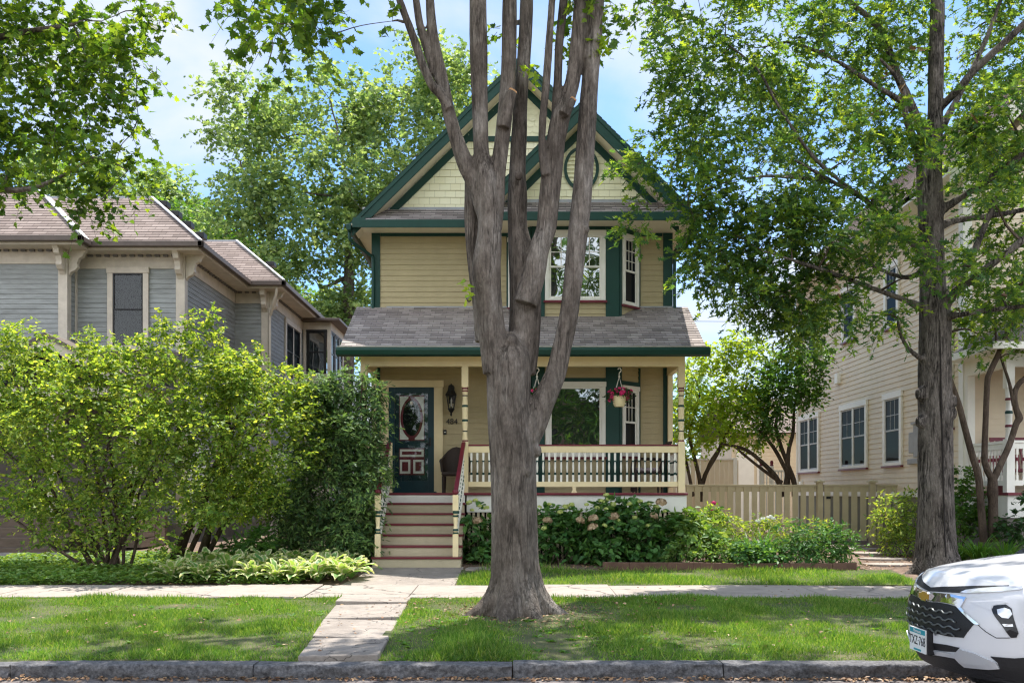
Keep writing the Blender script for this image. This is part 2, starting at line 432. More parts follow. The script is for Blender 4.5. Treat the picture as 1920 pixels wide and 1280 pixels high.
def smooth_path(pts, sub=4):
    """Catmull-Rom through (Vector, r)"""
    out = []
    n = len(pts)
    for i in range(n - 1):
        p0, p1, p2, p3 = pts[max(i - 1, 0)], pts[i], pts[i + 1], pts[min(i + 2, n - 1)]
        for k in range(sub):
            t = k / sub; t2, t3 = t * t, t * t * t
            f = lambda a, b, c, d: .5 * ((2 * b) + (c - a) * t + (2 * a - 5 * b + 4 * c - d) * t2 + (3 * b - a - 3 * c + d) * t3)
            out.append((Vector([f(p0[0][j], p1[0][j], p2[0][j], p3[0][j]) for j in range(3)]), max(.002, f(p0[1], p1[1], p2[1], p3[1]))))
    out.append(pts[-1])
    return out
def limb(mb, pts, n=10, sub=4, skel=None, rough=.0, seed=0):
    sp = smooth_path(pts, sub)
    mb.tube([p for p, r in sp], [r for p, r in sp], n=n, rough=rough, seed=seed)
    if skel is not None: skel.extend(sp)
def reach(mb, skel, targets, r1=.008, k=.55, n=5, wob=.12, rmax=.06, each=None):
    """grow a branch from the nearest skeleton point to each target"""
    for T in sorted(targets, key=lambda t: min((t - s[0]).length for s in skel)):
        def cost(s):
            d = T - s[0]
            return d.length * (1 + .5 * max(0, -d.z / max(d.length, .01)))
        s = min(skel, key=cost)
        r0 = min(s[1] * k, rmax); d = T - s[0]
        if d.length < .05: continue
        pts = [(s[0], r0)]
        m = 3 if d.length < 1.5 else 5
        for i in range(1, m + 1):
            q = s[0] + d * (i / m) + Vector([R.gauss(0, wob * d.length / m) for _ in range(3)]) * (0 if i == m else 1)
            q.z += math.sin(i / m * math.pi) * d.length * .06
            pts.append((q, r0 + (r1 - r0) * i / m))
        q_ = MB() if each else mb
        limb(q_, pts, n=n, sub=2, skel=skel)
        if each: q_.build(*each)
def px_limb(rows, sub=None):
    """rows: (u, v, width px, y)"""
    return [(P(u, v, y), w / 2 * y / F) for u, v, w, y in rows]
def remesh_trunk(mb, name, matl, parent, voxel=.024, furrow=.008, fs=13, zs=1.6, smooth=3):
    me = bpy.data.meshes.new(name + '_raw'); me.from_pydata(mb.v, [], mb.f)
    o = bpy.data.objects.new(name + '_raw', me); COL.objects.link(o)
    md = o.modifiers.new('r', 'REMESH'); md.mode = 'VOXEL'; md.voxel_size = voxel; md.use_smooth_shade = True
    ms = o.modifiers.new('s', 'SMOOTH'); ms.factor = .5; ms.iterations = smooth
    dg = bpy.context.evaluated_depsgraph_get(); dg.update()
    ev = o.evaluated_get(dg); m2 = bpy.data.meshes.new_from_object(ev)
    bpy.data.objects.remove(o); bpy.data.meshes.remove(me)
    m2.name = name
    nv = len(m2.vertices); co = np.empty(nv * 3, np.float32); m2.vertices.foreach_get('co', co); co = co.reshape(-1, 3)
    no = np.empty(nv * 3, np.float32); m2.vertices.foreach_get('normal', no) if False else None
    nrm = np.array([v.normal[:] for v in m2.vertices])
    d = np.array([-abs(noise.noise(Vector((c[0] * fs, c[1] * fs, c[2] * zs)))) * 1.4 + .8 * noise.noise(Vector((c[0] * 3, c[1] * 3, c[2] * 1.3))) for c in co])
    co = co + nrm * (d * furrow)[:, None]
    off = np.array(wl(parent)); co = co - off
    m2.vertices.foreach_set('co', co.astype(np.float32).ravel())
    m2.polygons.foreach_set('use_smooth', np.ones(len(m2.polygons), bool))
    m2.materials.clear(); m2.materials.append(matl); m2.update()
    ob = bpy.data.objects.new(name, m2)
    return link(ob, parent)
def text_obj(name, s, size, matl, parent, world, rot, ext=.003, sx=1, align='CENTER'):
    c = bpy.data.curves.new(name, 'FONT'); c.body = s; c.size = size; c.extrude = ext; c.align_x = align; c.align_y = 'CENTER'
    tmp = bpy.data.objects.new(name, c); COL.objects.link(tmp)
    dg = bpy.context.evaluated_depsgraph_get(); dg.update()
    me = bpy.data.meshes.new_from_object(tmp.evaluated_get(dg)); bpy.data.objects.remove(tmp)
    me.materials.clear(); me.materials.append(matl)
    o = bpy.data.objects.new(name, me); link(o, parent, world); o.rotation_euler = rot; o.scale = (sx, 1, 1)
    return o
# ------------------------------------------------------------------ camera, light, sky
cam = bpy.data.cameras.new('camera'); co = bpy.data.objects.new('camera', cam); COL.objects.link(co)
co.location = (0, 0, EYE); co.rotation_euler = (rad(90), 0, 0)
cam.sensor_fit = 'HORIZONTAL'; cam.sensor_width = 36; cam.lens = 33.75
cam.shift_x = -2 / 1920; cam.shift_y = 283 / 1920; cam.clip_end = 2000; cam.clip_start = .05
sc.camera = co
SUN = Vector((.14, .37, 1)).normalized()
sl = bpy.data.lights.new('sun', 'SUN'); sl.energy = 4.6; sl.angle = rad(.5); sl.color = (1, .95, .87)
so = bpy.data.objects.new('sun', sl); COL.objects.link(so); so.location = (5, 10, 30)
so.rotation_euler = SUN.to_track_quat('Z', 'Y').to_euler()
w = bpy.data.worlds.new('World'); sc.world = w; w.use_nodes = True
nt = w.node_tree; nt.nodes.clear(); L = nt.links.new
wo = N(nt, 'ShaderNodeOutputWorld'); bg = N(nt, 'ShaderNodeBackground'); bg.inputs['Strength'].default_value = .115
sk = N(nt, 'ShaderNodeTexSky', sky_type='NISHITA'); sk.sun_disc = False
sk.sun_elevation = math.asin(SUN.z); sk.sun_rotation = math.atan2(SUN.x, SUN.y); sk.altitude = 200; sk.dust_density = .6; sk.ozone_density = 1.6
tc = N(nt, 'ShaderNodeTexCoord'); sx = N(nt, 'ShaderNodeSeparateXYZ'); L(tc.outputs['Generated'], sx.inputs[0])
# cloud layer: direction projected on a plane overhead
zc = N(nt, 'ShaderNodeMath', operation='MAXIMUM'); L(sx.outputs['Z'], zc.inputs[0]); zc.inputs[1].default_value = 0
za = N(nt, 'ShaderNodeMath', operation='ADD'); L(zc.outputs[0], za.inputs[0]); za.inputs[1].default_value = .18
dx = N(nt, 'ShaderNodeMath', operation='DIVIDE'); L(sx.outputs['X'], dx.inputs[0]); L(za.outputs[0], dx.inputs[1])
dy = N(nt, 'ShaderNodeMath', operation='DIVIDE'); L(sx.outputs['Y'], dy.inputs[0]); L(za.outputs[0], dy.inputs[1])
cx = N(nt, 'ShaderNodeCombineXYZ'); L(dx.outputs[0], cx.inputs[0]); L(dy.outputs[0], cx.inputs[1]); cx.inputs[2].default_value = 3.7
cn = N(nt, 'ShaderNodeTexNoise'); cn.inputs['Scale'].default_value = 1.15; cn.inputs['Detail'].default_value = 8; cn.inputs['Roughness'].default_value = .52; cn.inputs['Distortion'].default_value = .35
L(cx.outputs[0], cn.inputs['Vector'])
# thicker cloud low down, and extra added behind the camera to fill the facade
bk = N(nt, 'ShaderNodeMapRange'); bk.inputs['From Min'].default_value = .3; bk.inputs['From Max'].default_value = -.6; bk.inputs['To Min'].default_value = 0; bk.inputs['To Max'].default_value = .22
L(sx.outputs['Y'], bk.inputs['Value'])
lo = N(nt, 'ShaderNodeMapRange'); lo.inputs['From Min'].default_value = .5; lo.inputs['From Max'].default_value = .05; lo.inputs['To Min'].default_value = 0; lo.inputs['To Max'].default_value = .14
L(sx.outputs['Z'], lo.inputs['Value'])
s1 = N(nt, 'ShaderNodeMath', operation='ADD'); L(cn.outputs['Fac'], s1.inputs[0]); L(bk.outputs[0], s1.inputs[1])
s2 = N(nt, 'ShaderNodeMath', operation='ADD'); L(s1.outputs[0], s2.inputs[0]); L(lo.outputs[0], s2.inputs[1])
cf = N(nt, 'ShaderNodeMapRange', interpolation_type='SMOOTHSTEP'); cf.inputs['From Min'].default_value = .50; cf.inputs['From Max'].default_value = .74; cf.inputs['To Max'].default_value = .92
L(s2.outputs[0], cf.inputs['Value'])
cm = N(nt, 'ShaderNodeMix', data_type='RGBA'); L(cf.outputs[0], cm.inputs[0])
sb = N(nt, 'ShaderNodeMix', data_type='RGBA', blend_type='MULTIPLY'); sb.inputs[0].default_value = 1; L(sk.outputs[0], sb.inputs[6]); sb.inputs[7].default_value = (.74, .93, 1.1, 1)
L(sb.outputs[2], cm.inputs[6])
# unseen cloud behind the camera made brighter, added fill for the shaded front
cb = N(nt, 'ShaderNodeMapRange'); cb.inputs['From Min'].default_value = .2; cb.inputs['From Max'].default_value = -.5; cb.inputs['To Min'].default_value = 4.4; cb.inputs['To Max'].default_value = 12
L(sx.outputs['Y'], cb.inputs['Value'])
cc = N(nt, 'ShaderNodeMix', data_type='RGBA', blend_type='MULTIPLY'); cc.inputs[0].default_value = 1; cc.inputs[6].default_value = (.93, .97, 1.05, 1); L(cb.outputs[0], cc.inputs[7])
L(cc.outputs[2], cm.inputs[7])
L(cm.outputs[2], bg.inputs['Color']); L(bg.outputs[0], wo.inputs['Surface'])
sc.view_settings.view_transform = 'Standard'; sc.view_settings.look = 'None'; sc.view_settings.gamma = 1; sc.view_settings.exposure = 1.05
sc.render.engine = 'CYCLES'
cy = sc.cycles
cy.use_denoising = True; cy.denoising_prefilter = 'NONE'; sc.cycles.pixel_filter_type = 'BLACKMAN_HARRIS'; sc.cycles.filter_width = 1.25
cy.max_bounces = 7; cy.diffuse_bounces = 4; cy.glossy_bounces = 3; cy.transmission_bounces = 4; cy.transparent_max_bounces = 6
cy.caustics_reflective = False; cy.caustics_refractive = False; cy.sample_clamp_indirect = 6

# ------------------------------------------------------------------ materials used across the scene
M = {}
M['khaki'] = mat('khaki_siding', (.445, .37, .208), .55, .06, 3, .15, 60, dirt=.16)
M['cream'] = mat('cream_paint', (.80, .67, .40), .45, .05, 4, .1, 60, dirt=.12)
M['gable'] = shingle_mat('gable_shingles', [(.88, .85, .60), (.92, .89, .64), (.86, .82, .56)], .22, .14, .003, (.55, .52, .34), .6, .5, .5, .05)
M['scallop'] = mat('scallop_shingles', (.88, .85, .60), .6, .05, 6)
M['white'] = mat('white_paint', (.80, .78, .70), .45, .05, 4, .1, 60)
M['skirt'] = mat('pale_skirt_paint', (.74, .73, .66), .5, .07, 3, .1, 40, dirt=.2)
M['green'] = mat('green_paint', (.004, .046, .034), .45, .12, 5, .1, 60)
M['maroon'] = mat('maroon_paint', (.14, .012, .024), .4, .15, 6, .1, 60)
M['tan'] = mat('tan_riser_paint', (.46, .40, .27), .5, .08, 4, .15, 50, dirt=.25)
M['soffit'] = mat('soffit_paint', (.78, .70, .54), .5, .04, 4)
M['roof'] = shingle_mat('grey_shingles', [(.19, .162, .15), (.285, .246, .228), (.385, .335, .31), (.235, .202, .188)], .23, .125, .003, (.07, .065, .066), .9, .37)
M['roof_pink'] = shingle_mat('brown_shingles', [(.16, .125, .108), (.22, .173, .15), (.275, .222, .195), (.19, .148, .13)], .33, .14, .004, (.06, .04, .035), .9, .41)
M['metal'] = mat('galvanised_metal', (.34, .35, .37), .55, .12, 5, metal=.3)
M['glass'] = glass_mat('window_glass', refl=.03)
M['glass_front'] = glass_mat('front_window_glass', (.02, .024, .024), .3, .06)
M['clear'] = clear_glass('clear_glass', .025)
M['storm'] = clear_glass('storm_door_glass', .025)
M['black'] = mat('black_metal', (.012, .012, .012), .45, .2, 8)
M['teal'] = mat('dark_teal_paint', (.006, .035, .045), .35, .15, 5)
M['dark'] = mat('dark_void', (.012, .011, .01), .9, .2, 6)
M['wicker'] = mat('dark_wicker', (.035, .022, .016), .6, .3, 60, .6, 120)
M['stone'] = mat('rubble_stone', (.2, .185, .165), .9, .25, 8, .8, 12, dirt=.3)
M['concrete'] = mat('concrete', (.315, .275, .24), .9, .10, 5, .6, 70, dirt=.45, crack=.33)
M['slab'] = mat('old_slab', (.27, .235, .205), .9, .18, 5, .8, 40, dirt=.6, crack=.8)
M['asphalt'] = mat('asphalt', (.16, .14, .135), .95, .25, 14, .8, 90)
M['granite'] = mat('granite_kerb', (.04, .04, .045), .85, .3, 26, 1.6, 30, col2=(.19, .185, .19), dirt=.7)
M['soil'] = mat('mulch_soil', (.085, .055, .04), 1, .3, 9, 1.0, 30, col2=(.22, .155, .115))
M['lawnbase'] = mat('lawn_soil', (.03, .06, .012), 1, .3, 2.2, .8, 40, col2=(.13, .115, .06))
M['wood'] = mat('weathered_wood', (.13, .095, .07), .85, .2, 5, .5, 25, stretch=(1, 1, 4))
M['edging'] = mat('edging_timber', (.11, .062, .042), .85, .25, 5, .5, 25)
M['fence'] = mat('fence_paint', (.50, .45, .29), .55, .07, 4, .2, 50)
M['blue'] = mat('weathered_blue_grey_siding', (.225, .235, .226), .75, .14, 2.2, .3, 40, stretch=(1, 1, 6), dirt=.4, col2=(.345, .362, .352))
M['beige'] = mat('aged_beige_trim', (.56, .50, .41), .6, .12, 4, .2, 40, dirt=.3)
M['brown'] = mat('brown_metal_gutter', (.1, .075, .06), .5, .2, 5)
M['tanwall'] = mat('tan_vinyl_siding', (.70, .60, .435), .55, .05, 3, .1, 50, dirt=.12)
M['wsash'] = mat('grey_sash', (.42,.42,.40), .5, .06, 4)
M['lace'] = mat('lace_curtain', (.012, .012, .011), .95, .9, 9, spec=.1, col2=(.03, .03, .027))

# ------------------------------------------------------------------ ground
def grid_sheet(name, xs, ys, zf, matl, parent=None):
    mb = MB(); nx, ny = len(xs), len(ys)
    vs = [(x, y, zf(x, y)) for y in ys for x in xs]
    fs = [(j * nx + i, j * nx + i + 1, (j + 1) * nx + i + 1, (j + 1) * nx + i) for j in range(ny - 1) for i in range(nx - 1)]
    mb.add(vs, fs, 0, smooth=True)
    return mb.build(name, matl, parent, flip=False)
def lump(x, y, a=.03, s=.9): return a * noise.noise(Vector((x * s, y * s, 2.3))) + a * .4 * noise.noise(Vector((x * 3.1, y * 3.1, 7)))
xs = [-400, -60, -25] + list(np.arange(-16, 16.1, .5)) + [25, 60, 400]
ys = [-400, -60, -6.0, 9.3, 9.45] + list(np.arange(9.9, 30, .45)) + [34, 45, 70, 200, 900]
structure(grid_sheet('ground', xs, ys, lambda x, y: (-.17 if y < 9.4 else g(y) - .02 + (lump(x, y, .02) if 15 < y < 30 else -.02)), M['soil']), 'brown mulch and soil around the houses')
st = grid_sheet('street', list(np.linspace(-120, 120, 61)), list(np.linspace(-5.5, 9.3, 12)), lambda x, y: -.14 + .012 * noise.noise(Vector((x, y, 0))) - .0, M['asphalt']); structure(st, 'grey asphalt street in front of the kerb')
# granite kerb: long blocks with rough split faces
mb = MB(); cuts = [-60, -40, -25, -14, -9.6, -7.2, -4.83, -2.49, -.005, 2.02, 4.4, 7, 9.5, 14, 25, 40, 60]
for a, b in zip(cuts[:-1], cuts[1:]):
    n = max(8, int((b - a) / .035)) if b - a < 3 else 30
    xs_ = np.linspace(a + .006, b - .006, n + 1); dz = R.uniform(-.008, .008); dy = R.uniform(-.012, .012)
    prof = [(9.22, -.2), (9.214, -.14), (9.21, -.11), (9.208, -.08), (9.208, -.05), (9.21, -.02), (9.214, -.006), (9.226, .002), (9.33, .004), (9.44, 0), (9.45, -.1)]
    vs = []
    for x in xs_:
        for i, (y, z) in enumerate(prof):
            k = 1 if i < 7 else .35
            vs.append((x, y + dy + k * .03 * noise.noise(Vector((x * 5, z * 14, a))) + k * .02 * noise.noise(Vector((x * 19, z * 40, a))), z + dz + (.008 * noise.noise(Vector((x * 4, y * 5, 3))) if i > 2 else 0)))
    q = len(prof)
    fs = [(i * q + j, (i + 1) * q + j, (i + 1) * q + j + 1, i * q + j + 1) for i in range(n) for j in range(q - 1)] + [tuple(range(q)), tuple(range(n * q + q - 1, n * q - 1, -1))]
    mb.add(vs, fs, 0, smooth=True)
structure(mb.build('kerb', M['granite'], sharp=60), 'rough grey granite kerb along the street')
# concrete sidewalk in slabs
mb = MB(); x = -30.0
while x < 30:
    ln = 1.5; t1, t2 = R.uniform(-.012, .012), R.uniform(-.01, .015)
    vs = [(xx, yy, g(yy) + .012 + t1 * (xx - x) / ln + t2 * (yy - 13.7) / 1.5 + zz) for xx in (x + .006, x + ln - .006) for yy in (13.7, 15.2) for zz in (-.12, 0)]
    mb.add(vs, [(0, 1, 3, 2), (4, 6, 7, 5), (0, 4, 5, 1), (2, 3, 7, 6), (0, 2, 6, 4), (1, 5, 7, 3)]); x += ln
structure(mb.build('sidewalk', M['concrete'], bev=.012), 'pale concrete sidewalk crossing the picture')
# front walk: wide apron to the steps, heaved slabs across the verge
mb = MB()
def slab(q, z0, z1, tilt=0):
    vs = [(x, y, z) for (x, y), z in zip(q, (z0, z0 + tilt, z1 + tilt, z1))]
    mb.add(vs + [(p[0], p[1], p[2] - .16) for p in vs], [(0, 1, 2, 3), (7, 6, 5, 4), (0, 4, 5, 1), (1, 5, 6, 2), (2, 6, 7, 3), (3, 7, 4, 0)])
slab([(-2.75, 15.21), (-.93, 15.21), (-.9, 16.1), (-2.6, 16.1)], .185, .245)
slab([(-2.59, 16.11), (-.9, 16.11), (-.88, 17.15), (-2.5, 17.15)], .248, .33)
slab([(-2.41, 13.02), (-1.44, 13.0), (-1.45, 13.68), (-2.46, 13.69)], .185, .178, -.012)
slab([(-2.31, 11.75), (-1.39, 11.78), (-1.43, 12.98), (-2.40, 12.98)], .115, .135, .018)
slab([(-2.22, 10.62), (-1.38, 10.6), (-1.4, 11.72), (-2.31, 11.7)], .07, .115, -.02)
slab([(-2.13, 9.5), (-1.33, 9.47), (-1.36, 10.57), (-2.22, 10.59)], .035, .045, .022)
structure(mb.build('front_walk', M['slab'], bev=.012), 'worn concrete slabs leading to the porch steps')
# left neighbour's walk and right stepping path
mb = MB(); slab([(-11.5, 18.6), (-8.5, 18.6), (-8.5, 19.6), (-11.5, 19.6)], .40, .43); slab([(-11.5, 15.21), (-9.8, 15.21), (-9.8, 18.59), (-11.5, 18.59)], .19, .41)
structure(mb.build('side_walk_path', M['concrete'], bev=.01), 'concrete path to the blue-grey house')
mb = MB()
for (cx_, cy_, w_, d_) in [(6.9, 17.6, .9, .55), (7.15, 18.6, 1.0, .6), (7.35, 19.7, .9, .6), (7.5, 20.9, 1.0, .7), (7.6, 22.0, 1.0, .7)]:
    pts = []
    for k in range(9):
        a = k / 9 * 2 * math.pi; rr = 1 + R.uniform(-.12, .12)
        pts.append((cx_ + math.cos(a) * w_ / 2 * rr, cy_ + math.sin(a) * d_ / 2 * rr))
    mb.prism(pts, 'z', g(cy_) - .08, g(cy_) + .012)
structure(mb.build('stepping_stone_path', M['concrete'], bev=.01), 'flat stones leading to the gate')
def lawn(name, x0, x1, y0, y1, label, hole=None):
    zf = lambda x, y: g(y) + .004 + lump(x, y, .025) - (.035 if (y < 9.55 or y > 13.6) and y < 14 else 0)
    return structure(grid_sheet(name, list(np.linspace(x0, x1, int((x1 - x0) / .2) + 2)), list(np.linspace(y0, y1, int((y1 - y0) / .2) + 2)), zf, M['lawnbase']), label)
lawn('verge_lawn', -22, -2.2, 9.44, 13.69, 'grass verge left of the front walk')
lawn('verge_lawn', -1.46, 22, 9.44, 13.69, 'grass verge around the big tree')
lawn('front_lawn', -.9, 6.6, 15.21, 16.75, 'grass strip between sidewalk and flower bed')
lawn('side_lawn', -22, -7.6, 15.21, 18.4, 'grass by the lilac')
M['leaf_dark'] = leaf_mat('dark_leaf', [(.012, .045, .012), (.025, .075, .018), (.04, .1, .022)], .25)
M['leaf_oak'] = leaf_mat('oak_leaf', [(.036, .095, .038), (.058, .135, .04), (.11, .21, .042), (.22, .32, .05)], .53)
M['leaf_maple'] = leaf_mat('maple_leaf', [(.042, .105, .02), (.075, .16, .025), (.18, .28, .032)], .5)
M['leaf_lilac'] = leaf_mat('lilac_leaf', [(.07, .155, .03), (.125, .225, .042), (.215, .33, .06), (.35, .43, .11)], .46)
M['leaf_lime'] = leaf_mat('lime_leaf', [(.14, .27, .03), (.2, .33, .035), (.26, .39, .05), (.28, .37, .06)], .48)
M['leaf_mid'] = leaf_mat('mid_leaf', [(.04, .12, .025), (.07, .17, .03), (.11, .23, .04)], .4)
M['leaf_far'] = leaf_mat('far_leaf', [(.07, .14, .055), (.115, .19, .072), (.18, .265, .1), (.27, .35, .14)], .48, (2.2, 2.0, 1.0))
M['leaf_yew'] = leaf_mat('evergreen_spray', [(.035, .085, .035), (.075, .155, .055), (.16, .28, .085), (.28, .42, .13)], .35, (1.6, 1.5, .8))
M['hosta_in'] = leaf_mat('hosta_green', [(.10, .23, .07), (.17, .32, .10), (.26, .41, .14)], .35)
M['hosta_edge'] = leaf_mat('hosta_cream_margin', [(.56, .58, .30), (.70, .71, .44)], .3, (1.3, 1.2, .8))
M['strap'] = leaf_mat('strap_leaf', [(.045, .14, .02), (.08, .2, .03), (.13, .27, .045)], .4)
M['grass'] = leaf_mat('grass_blade', [(.06, .16, .02), (.10, .22, .025), (.17, .31, .04), (.30, .36, .10)], .42, (1.8, 1.6, .8))
M['cover'] = leaf_mat('ground_cover_leaf', [(.07, .16, .03), (.12, .23, .05), (.2, .3, .1)], .35)
M['petal'] = mat('magenta_petal', (.62, .03, .16), .5, .25, 20)
M['petal_dark'] = mat('magenta_throat', (.28, .008, .06), .5, .2, 20)
M['tanbloom'] = leaf_mat('dried_bloom', [(.30, .21, .12), (.42, .31, .19), (.54, .42, .28)], .2, (1.2, 1.1, .9))
M['limebloom'] = leaf_mat('green_bloom', [(.38, .46, .1), (.5, .58, .18), (.6, .64, .28)], .25, (1.2, 1.1, .8))
M['whitebloom'] = mat('white_bloom', (.75, .76, .7), .6, .1, 30)
M['litter'] = leaf_mat('dry_leaf', [(.16, .08, .04), (.28, .16, .08), (.38, .26, .15), (.2, .1, .06)], .1, (1.1, 1, .9))
M['bark'] = bark_mat('maple_bark', (.178, .151, .129), (.09, .074, .062), (.295, .266, .237), 11, .09, .85, .016, .5, .05)
M['bark_oak'] = bark_mat('oak_bark', (.235, .208, .185), (.15, .128, .11), (.335, .30, .275), 17, .12, 1.0, .03, .75, .09)
M['bark_thin'] = bark_mat('thin_bark', (.10, .075, .058), (.06, .044, .035), (.16, .125, .10), 16, .2, .6, .008, .4)
M['bark_grey'] = bark_mat('grey_bark', (.16, .14, .12), (.1, .085, .07), (.22, .2, .17), 8, .2, .6, .02, .4)
M['cut'] = mat('cut_wood', (.42, .22, .10), .8, .25, 20)
# ------------------------------------------------------------------ main house
YW, YP = 20.2, 18.7
HX0, HX1, HC = -2.96, 3.34, .19
house = thing('house', 'khaki two-storey Victorian house with dark green trim, cream gables and full-width front porch', 'house', (HC, YW, .35))
SY = (0, -1, 0)
def win_unit(parent, name, u0, u1, z0, z1, O, U, Nn, cas=.09, cols=2, rows=2, single=False, sill=True, pane=None, frame='white', sash='white', label=None, twin=False, curtain=False, grid_low=False):
    """a window in the plane through O with horizontal axis U, outward Nn: casing (part) with sash and pane (sub-parts)"""
    O, U, Nn = Vector(O), Vector(U).normalized(), Vector(Nn).normalized(); Z = Vector((0, 0, 1))
    def bx(mb, a0, a1, b0, b1, d0, d1, mi=0):
        vs = [O + U * a + Z * (b - O.z) + Nn * d for a in (a0, a1) for b in (b0, b1) for d in (d0, d1)]
        mb.add(vs, [(0, 1, 3, 2), (4, 6, 7, 5), (0, 4, 5, 1), (2, 3, 7, 6), (0, 2, 6, 4), (1, 5, 7, 3)], mi)
    mb = MB()
    bx(mb, u0, u0 + cas, z0, z1 - cas, 0, .05); bx(mb, u1 - cas, u1, z0, z1 - cas, 0, .05)
    bx(mb, u0 - .015, u1 + .015, z1 - cas, z1 + .02, 0, .06)
    bx(mb, u0 + cas, u1 - cas, z0, z0 + cas * .6, 0, .05)
    if twin: bx(mb, (u0 + u1) / 2 - .045, (u0 + u1) / 2 + .045, z0 + cas * .6, z1 - cas, 0, .045)
    f = mb.build(name, M[frame], parent, label=label, bev=.006)
    if sill:
        ms = MB(); bx(ms, u0 - .03, u1 + .03, z0 - .045, z0 - .002, 0, .075); ms.build('sill', M['maroon' if sill is True else sill], f)
    spans = [(u0 + cas, u1 - cas)] if not twin else [(u0 + cas, (u0 + u1) / 2 - .045), ((u0 + u1) / 2 + .045, u1 - cas)]
    for a, b in spans:
        c, d = z0 + cas * .6, z1 - cas; m_ = (c + d) / 2; w_ = .04; q = MB()
        if single:
            bx(q, a, a + w_, c, d, 0, .032); bx(q, b - w_, b, c, d, 0, .032); bx(q, a + w_, b - w_, c, c + w_, 0, .032); bx(q, a + w_, b - w_, d - w_, d, 0, .032)
        else:
            for zz0, zz1, dd in ((m_ - w_ / 2, d, .036), (c, m_ + w_ / 2 - .002, .024)):
                bx(q, a, a + w_, zz0, zz1, 0, dd); bx(q, b - w_, b, zz0, zz1, 0, dd)
                bx(q, a + w_, b - w_, zz0, zz0 + w_, 0, dd); bx(q, a + w_, b - w_, zz1 - w_, zz1, 0, dd)
            lows = ((m_, d - w_),) if not grid_low else ((m_, d - w_), (c + w_, m_))
            for zz0, zz1 in lows:
                for k in range(1, cols):
                    xx = a + w_ + (b - a - 2 * w_) * k / cols; bx(q, xx - .009, xx + .009, zz0, zz1, 0, .026)
                for k in range(1, rows):
                    zz = zz0 + (zz1 - zz0) * k / rows; bx(q, a + w_, b - w_, zz - .009, zz + .009, 0, .0255)
        q.build('sash', M[sash], f, bev=.004)
        p = MB(); bx(p, a + .01, b - .01, c + .01, d - .01, .015, .0205); p.build('pane', M[pane or 'glass'], f)
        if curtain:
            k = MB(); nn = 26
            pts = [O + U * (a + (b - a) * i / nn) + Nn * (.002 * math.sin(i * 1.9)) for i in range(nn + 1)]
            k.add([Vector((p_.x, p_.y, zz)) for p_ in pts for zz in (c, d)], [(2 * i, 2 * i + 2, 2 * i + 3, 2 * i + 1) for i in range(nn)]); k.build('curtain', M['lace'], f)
    return f
def raked(mb, xa, za, xb, zb, y0, y1, h, mi=0):
    """board along a slope from (xa,za) to (xb,zb) (top edge), h tall vertically"""
    mb.prism([(xa, za), (xb, zb), (xb, zb - h), (xa, za - h)], 'y', y0, y1, mi)

mb = MB(); mb.box(HX0, HX1, YW + .02, 31.5, .1, 1.5); mb.build('foundation', M['stone'], house)
mb = MB(); mb.box(HX0 + .02, HX1 - .02, YW + .025, 31.4, 1.5, 7.3); mb.prism([(HX0 + .02, 7.3), (HX1 - .02, 7.3), (HC - .04, 10.1)], 'y', YW + .025, 31.4)
mb.prism([(-.12, YW + .03), (.40, YW - .475), (2.18, YW - .475), (2.64, YW + .03)], 'z', 1.62, 7.1)
mb.build('inner_wall', M['khaki'], house)
mb = MB(); mb.lap((0, YW, 0), (1, 0, 0), (0, 0, 1), SY, HX0, HX1, 1.62, 4.6, .115)
mb.lap((HX0, YW, 0), (0, 1, 0), (0, 0, 1), (-1, 0, 0), 0, 11.2, 1.5, 7.1, .115); mb.lap((HX1, YW, 0), (0, 1, 0), (0, 0, 1), (1, 0, 0), 0, 11.2, 1.5, 7.1, .115)
mb.lap((0, YW, 0), (1, 0, 0), (0, 0, 1), SY, HX0, HX1, 5.30, 7.12, .112)
mb.build('siding', M['khaki'], house)
# bay
B = [(-.12, YW), (.38, YW - .5), (2.18, YW - .5), (2.66, YW)]
mb = MB(); mt = MB()
for (xa, ya), (xb, yb) in zip(B[:-1], B[1:]):
    U = Vector((xb - xa, yb - ya, 0)); Ln = U.length; nn = Vector((U.y, -U.x, 0)).normalized()
    mb.lap((xa, ya, 0), U, (0, 0, 1), nn, 0, Ln, 1.62, 7.1, .112)
mb.build('bay_siding', M['khaki'], house)
# green trim on the front: corner boards, bay posts, friezes
for x0, x1 in ((HX0 - .015, HX0 + .165), (HX1 - .185, HX1 + .015)):
    mt.box(x0, x1, YW - .03, YW + .12, 1.62, 7.1)
def onplane(mb, p, q, a, b, z0, z1, d=.03, mi=0):
    p, q = Vector((*p, 0)), Vector((*q, 0)); U = (q - p).normalized(); nn = Vector((U.y, -U.x, 0))
    vs = [p + U * t + nn * k + Vector((0, 0, z)) for t in (a, b) for z in (z0, z1) for k in (-.004, d)]
    mb.add(vs, [(0, 1, 3, 2), (4, 6, 7, 5), (0, 4, 5, 1), (2, 3, 7, 6), (0, 2, 6, 4), (1, 5, 7, 3)], mi)
LF, LS1 = 1.8, .693
LS0 = .707
for z0, z1 in ((1.63, 4.26), (5.1, 7.1)):
    onplane(mt, B[1], B[2], 0, .27, z0, z1); onplane(mt, B[1], B[2], LF - .28, LF, z0, z1)
    onplane(mt, B[0], B[1], LS0 - .06, LS0, z0, z1, .028); onplane(mt, B[2], B[3], 0, .06, z0, z1, .028)
    onplane(mt, B[2], B[3], LS1 - .05, LS1, z0, z1, .03); onplane(mt, B[0], B[1], 0, .05, z0, z1, .03)
onplane(mt, B[1], B[2], .271, LF - .281, 3.9, 4.0); onplane(mt, B[2], B[3], .061, LS1 - .051, 3.84, 3.95); onplane(mt, B[0], B[1], .051, LS0 - .061, 3.84, 3.95)
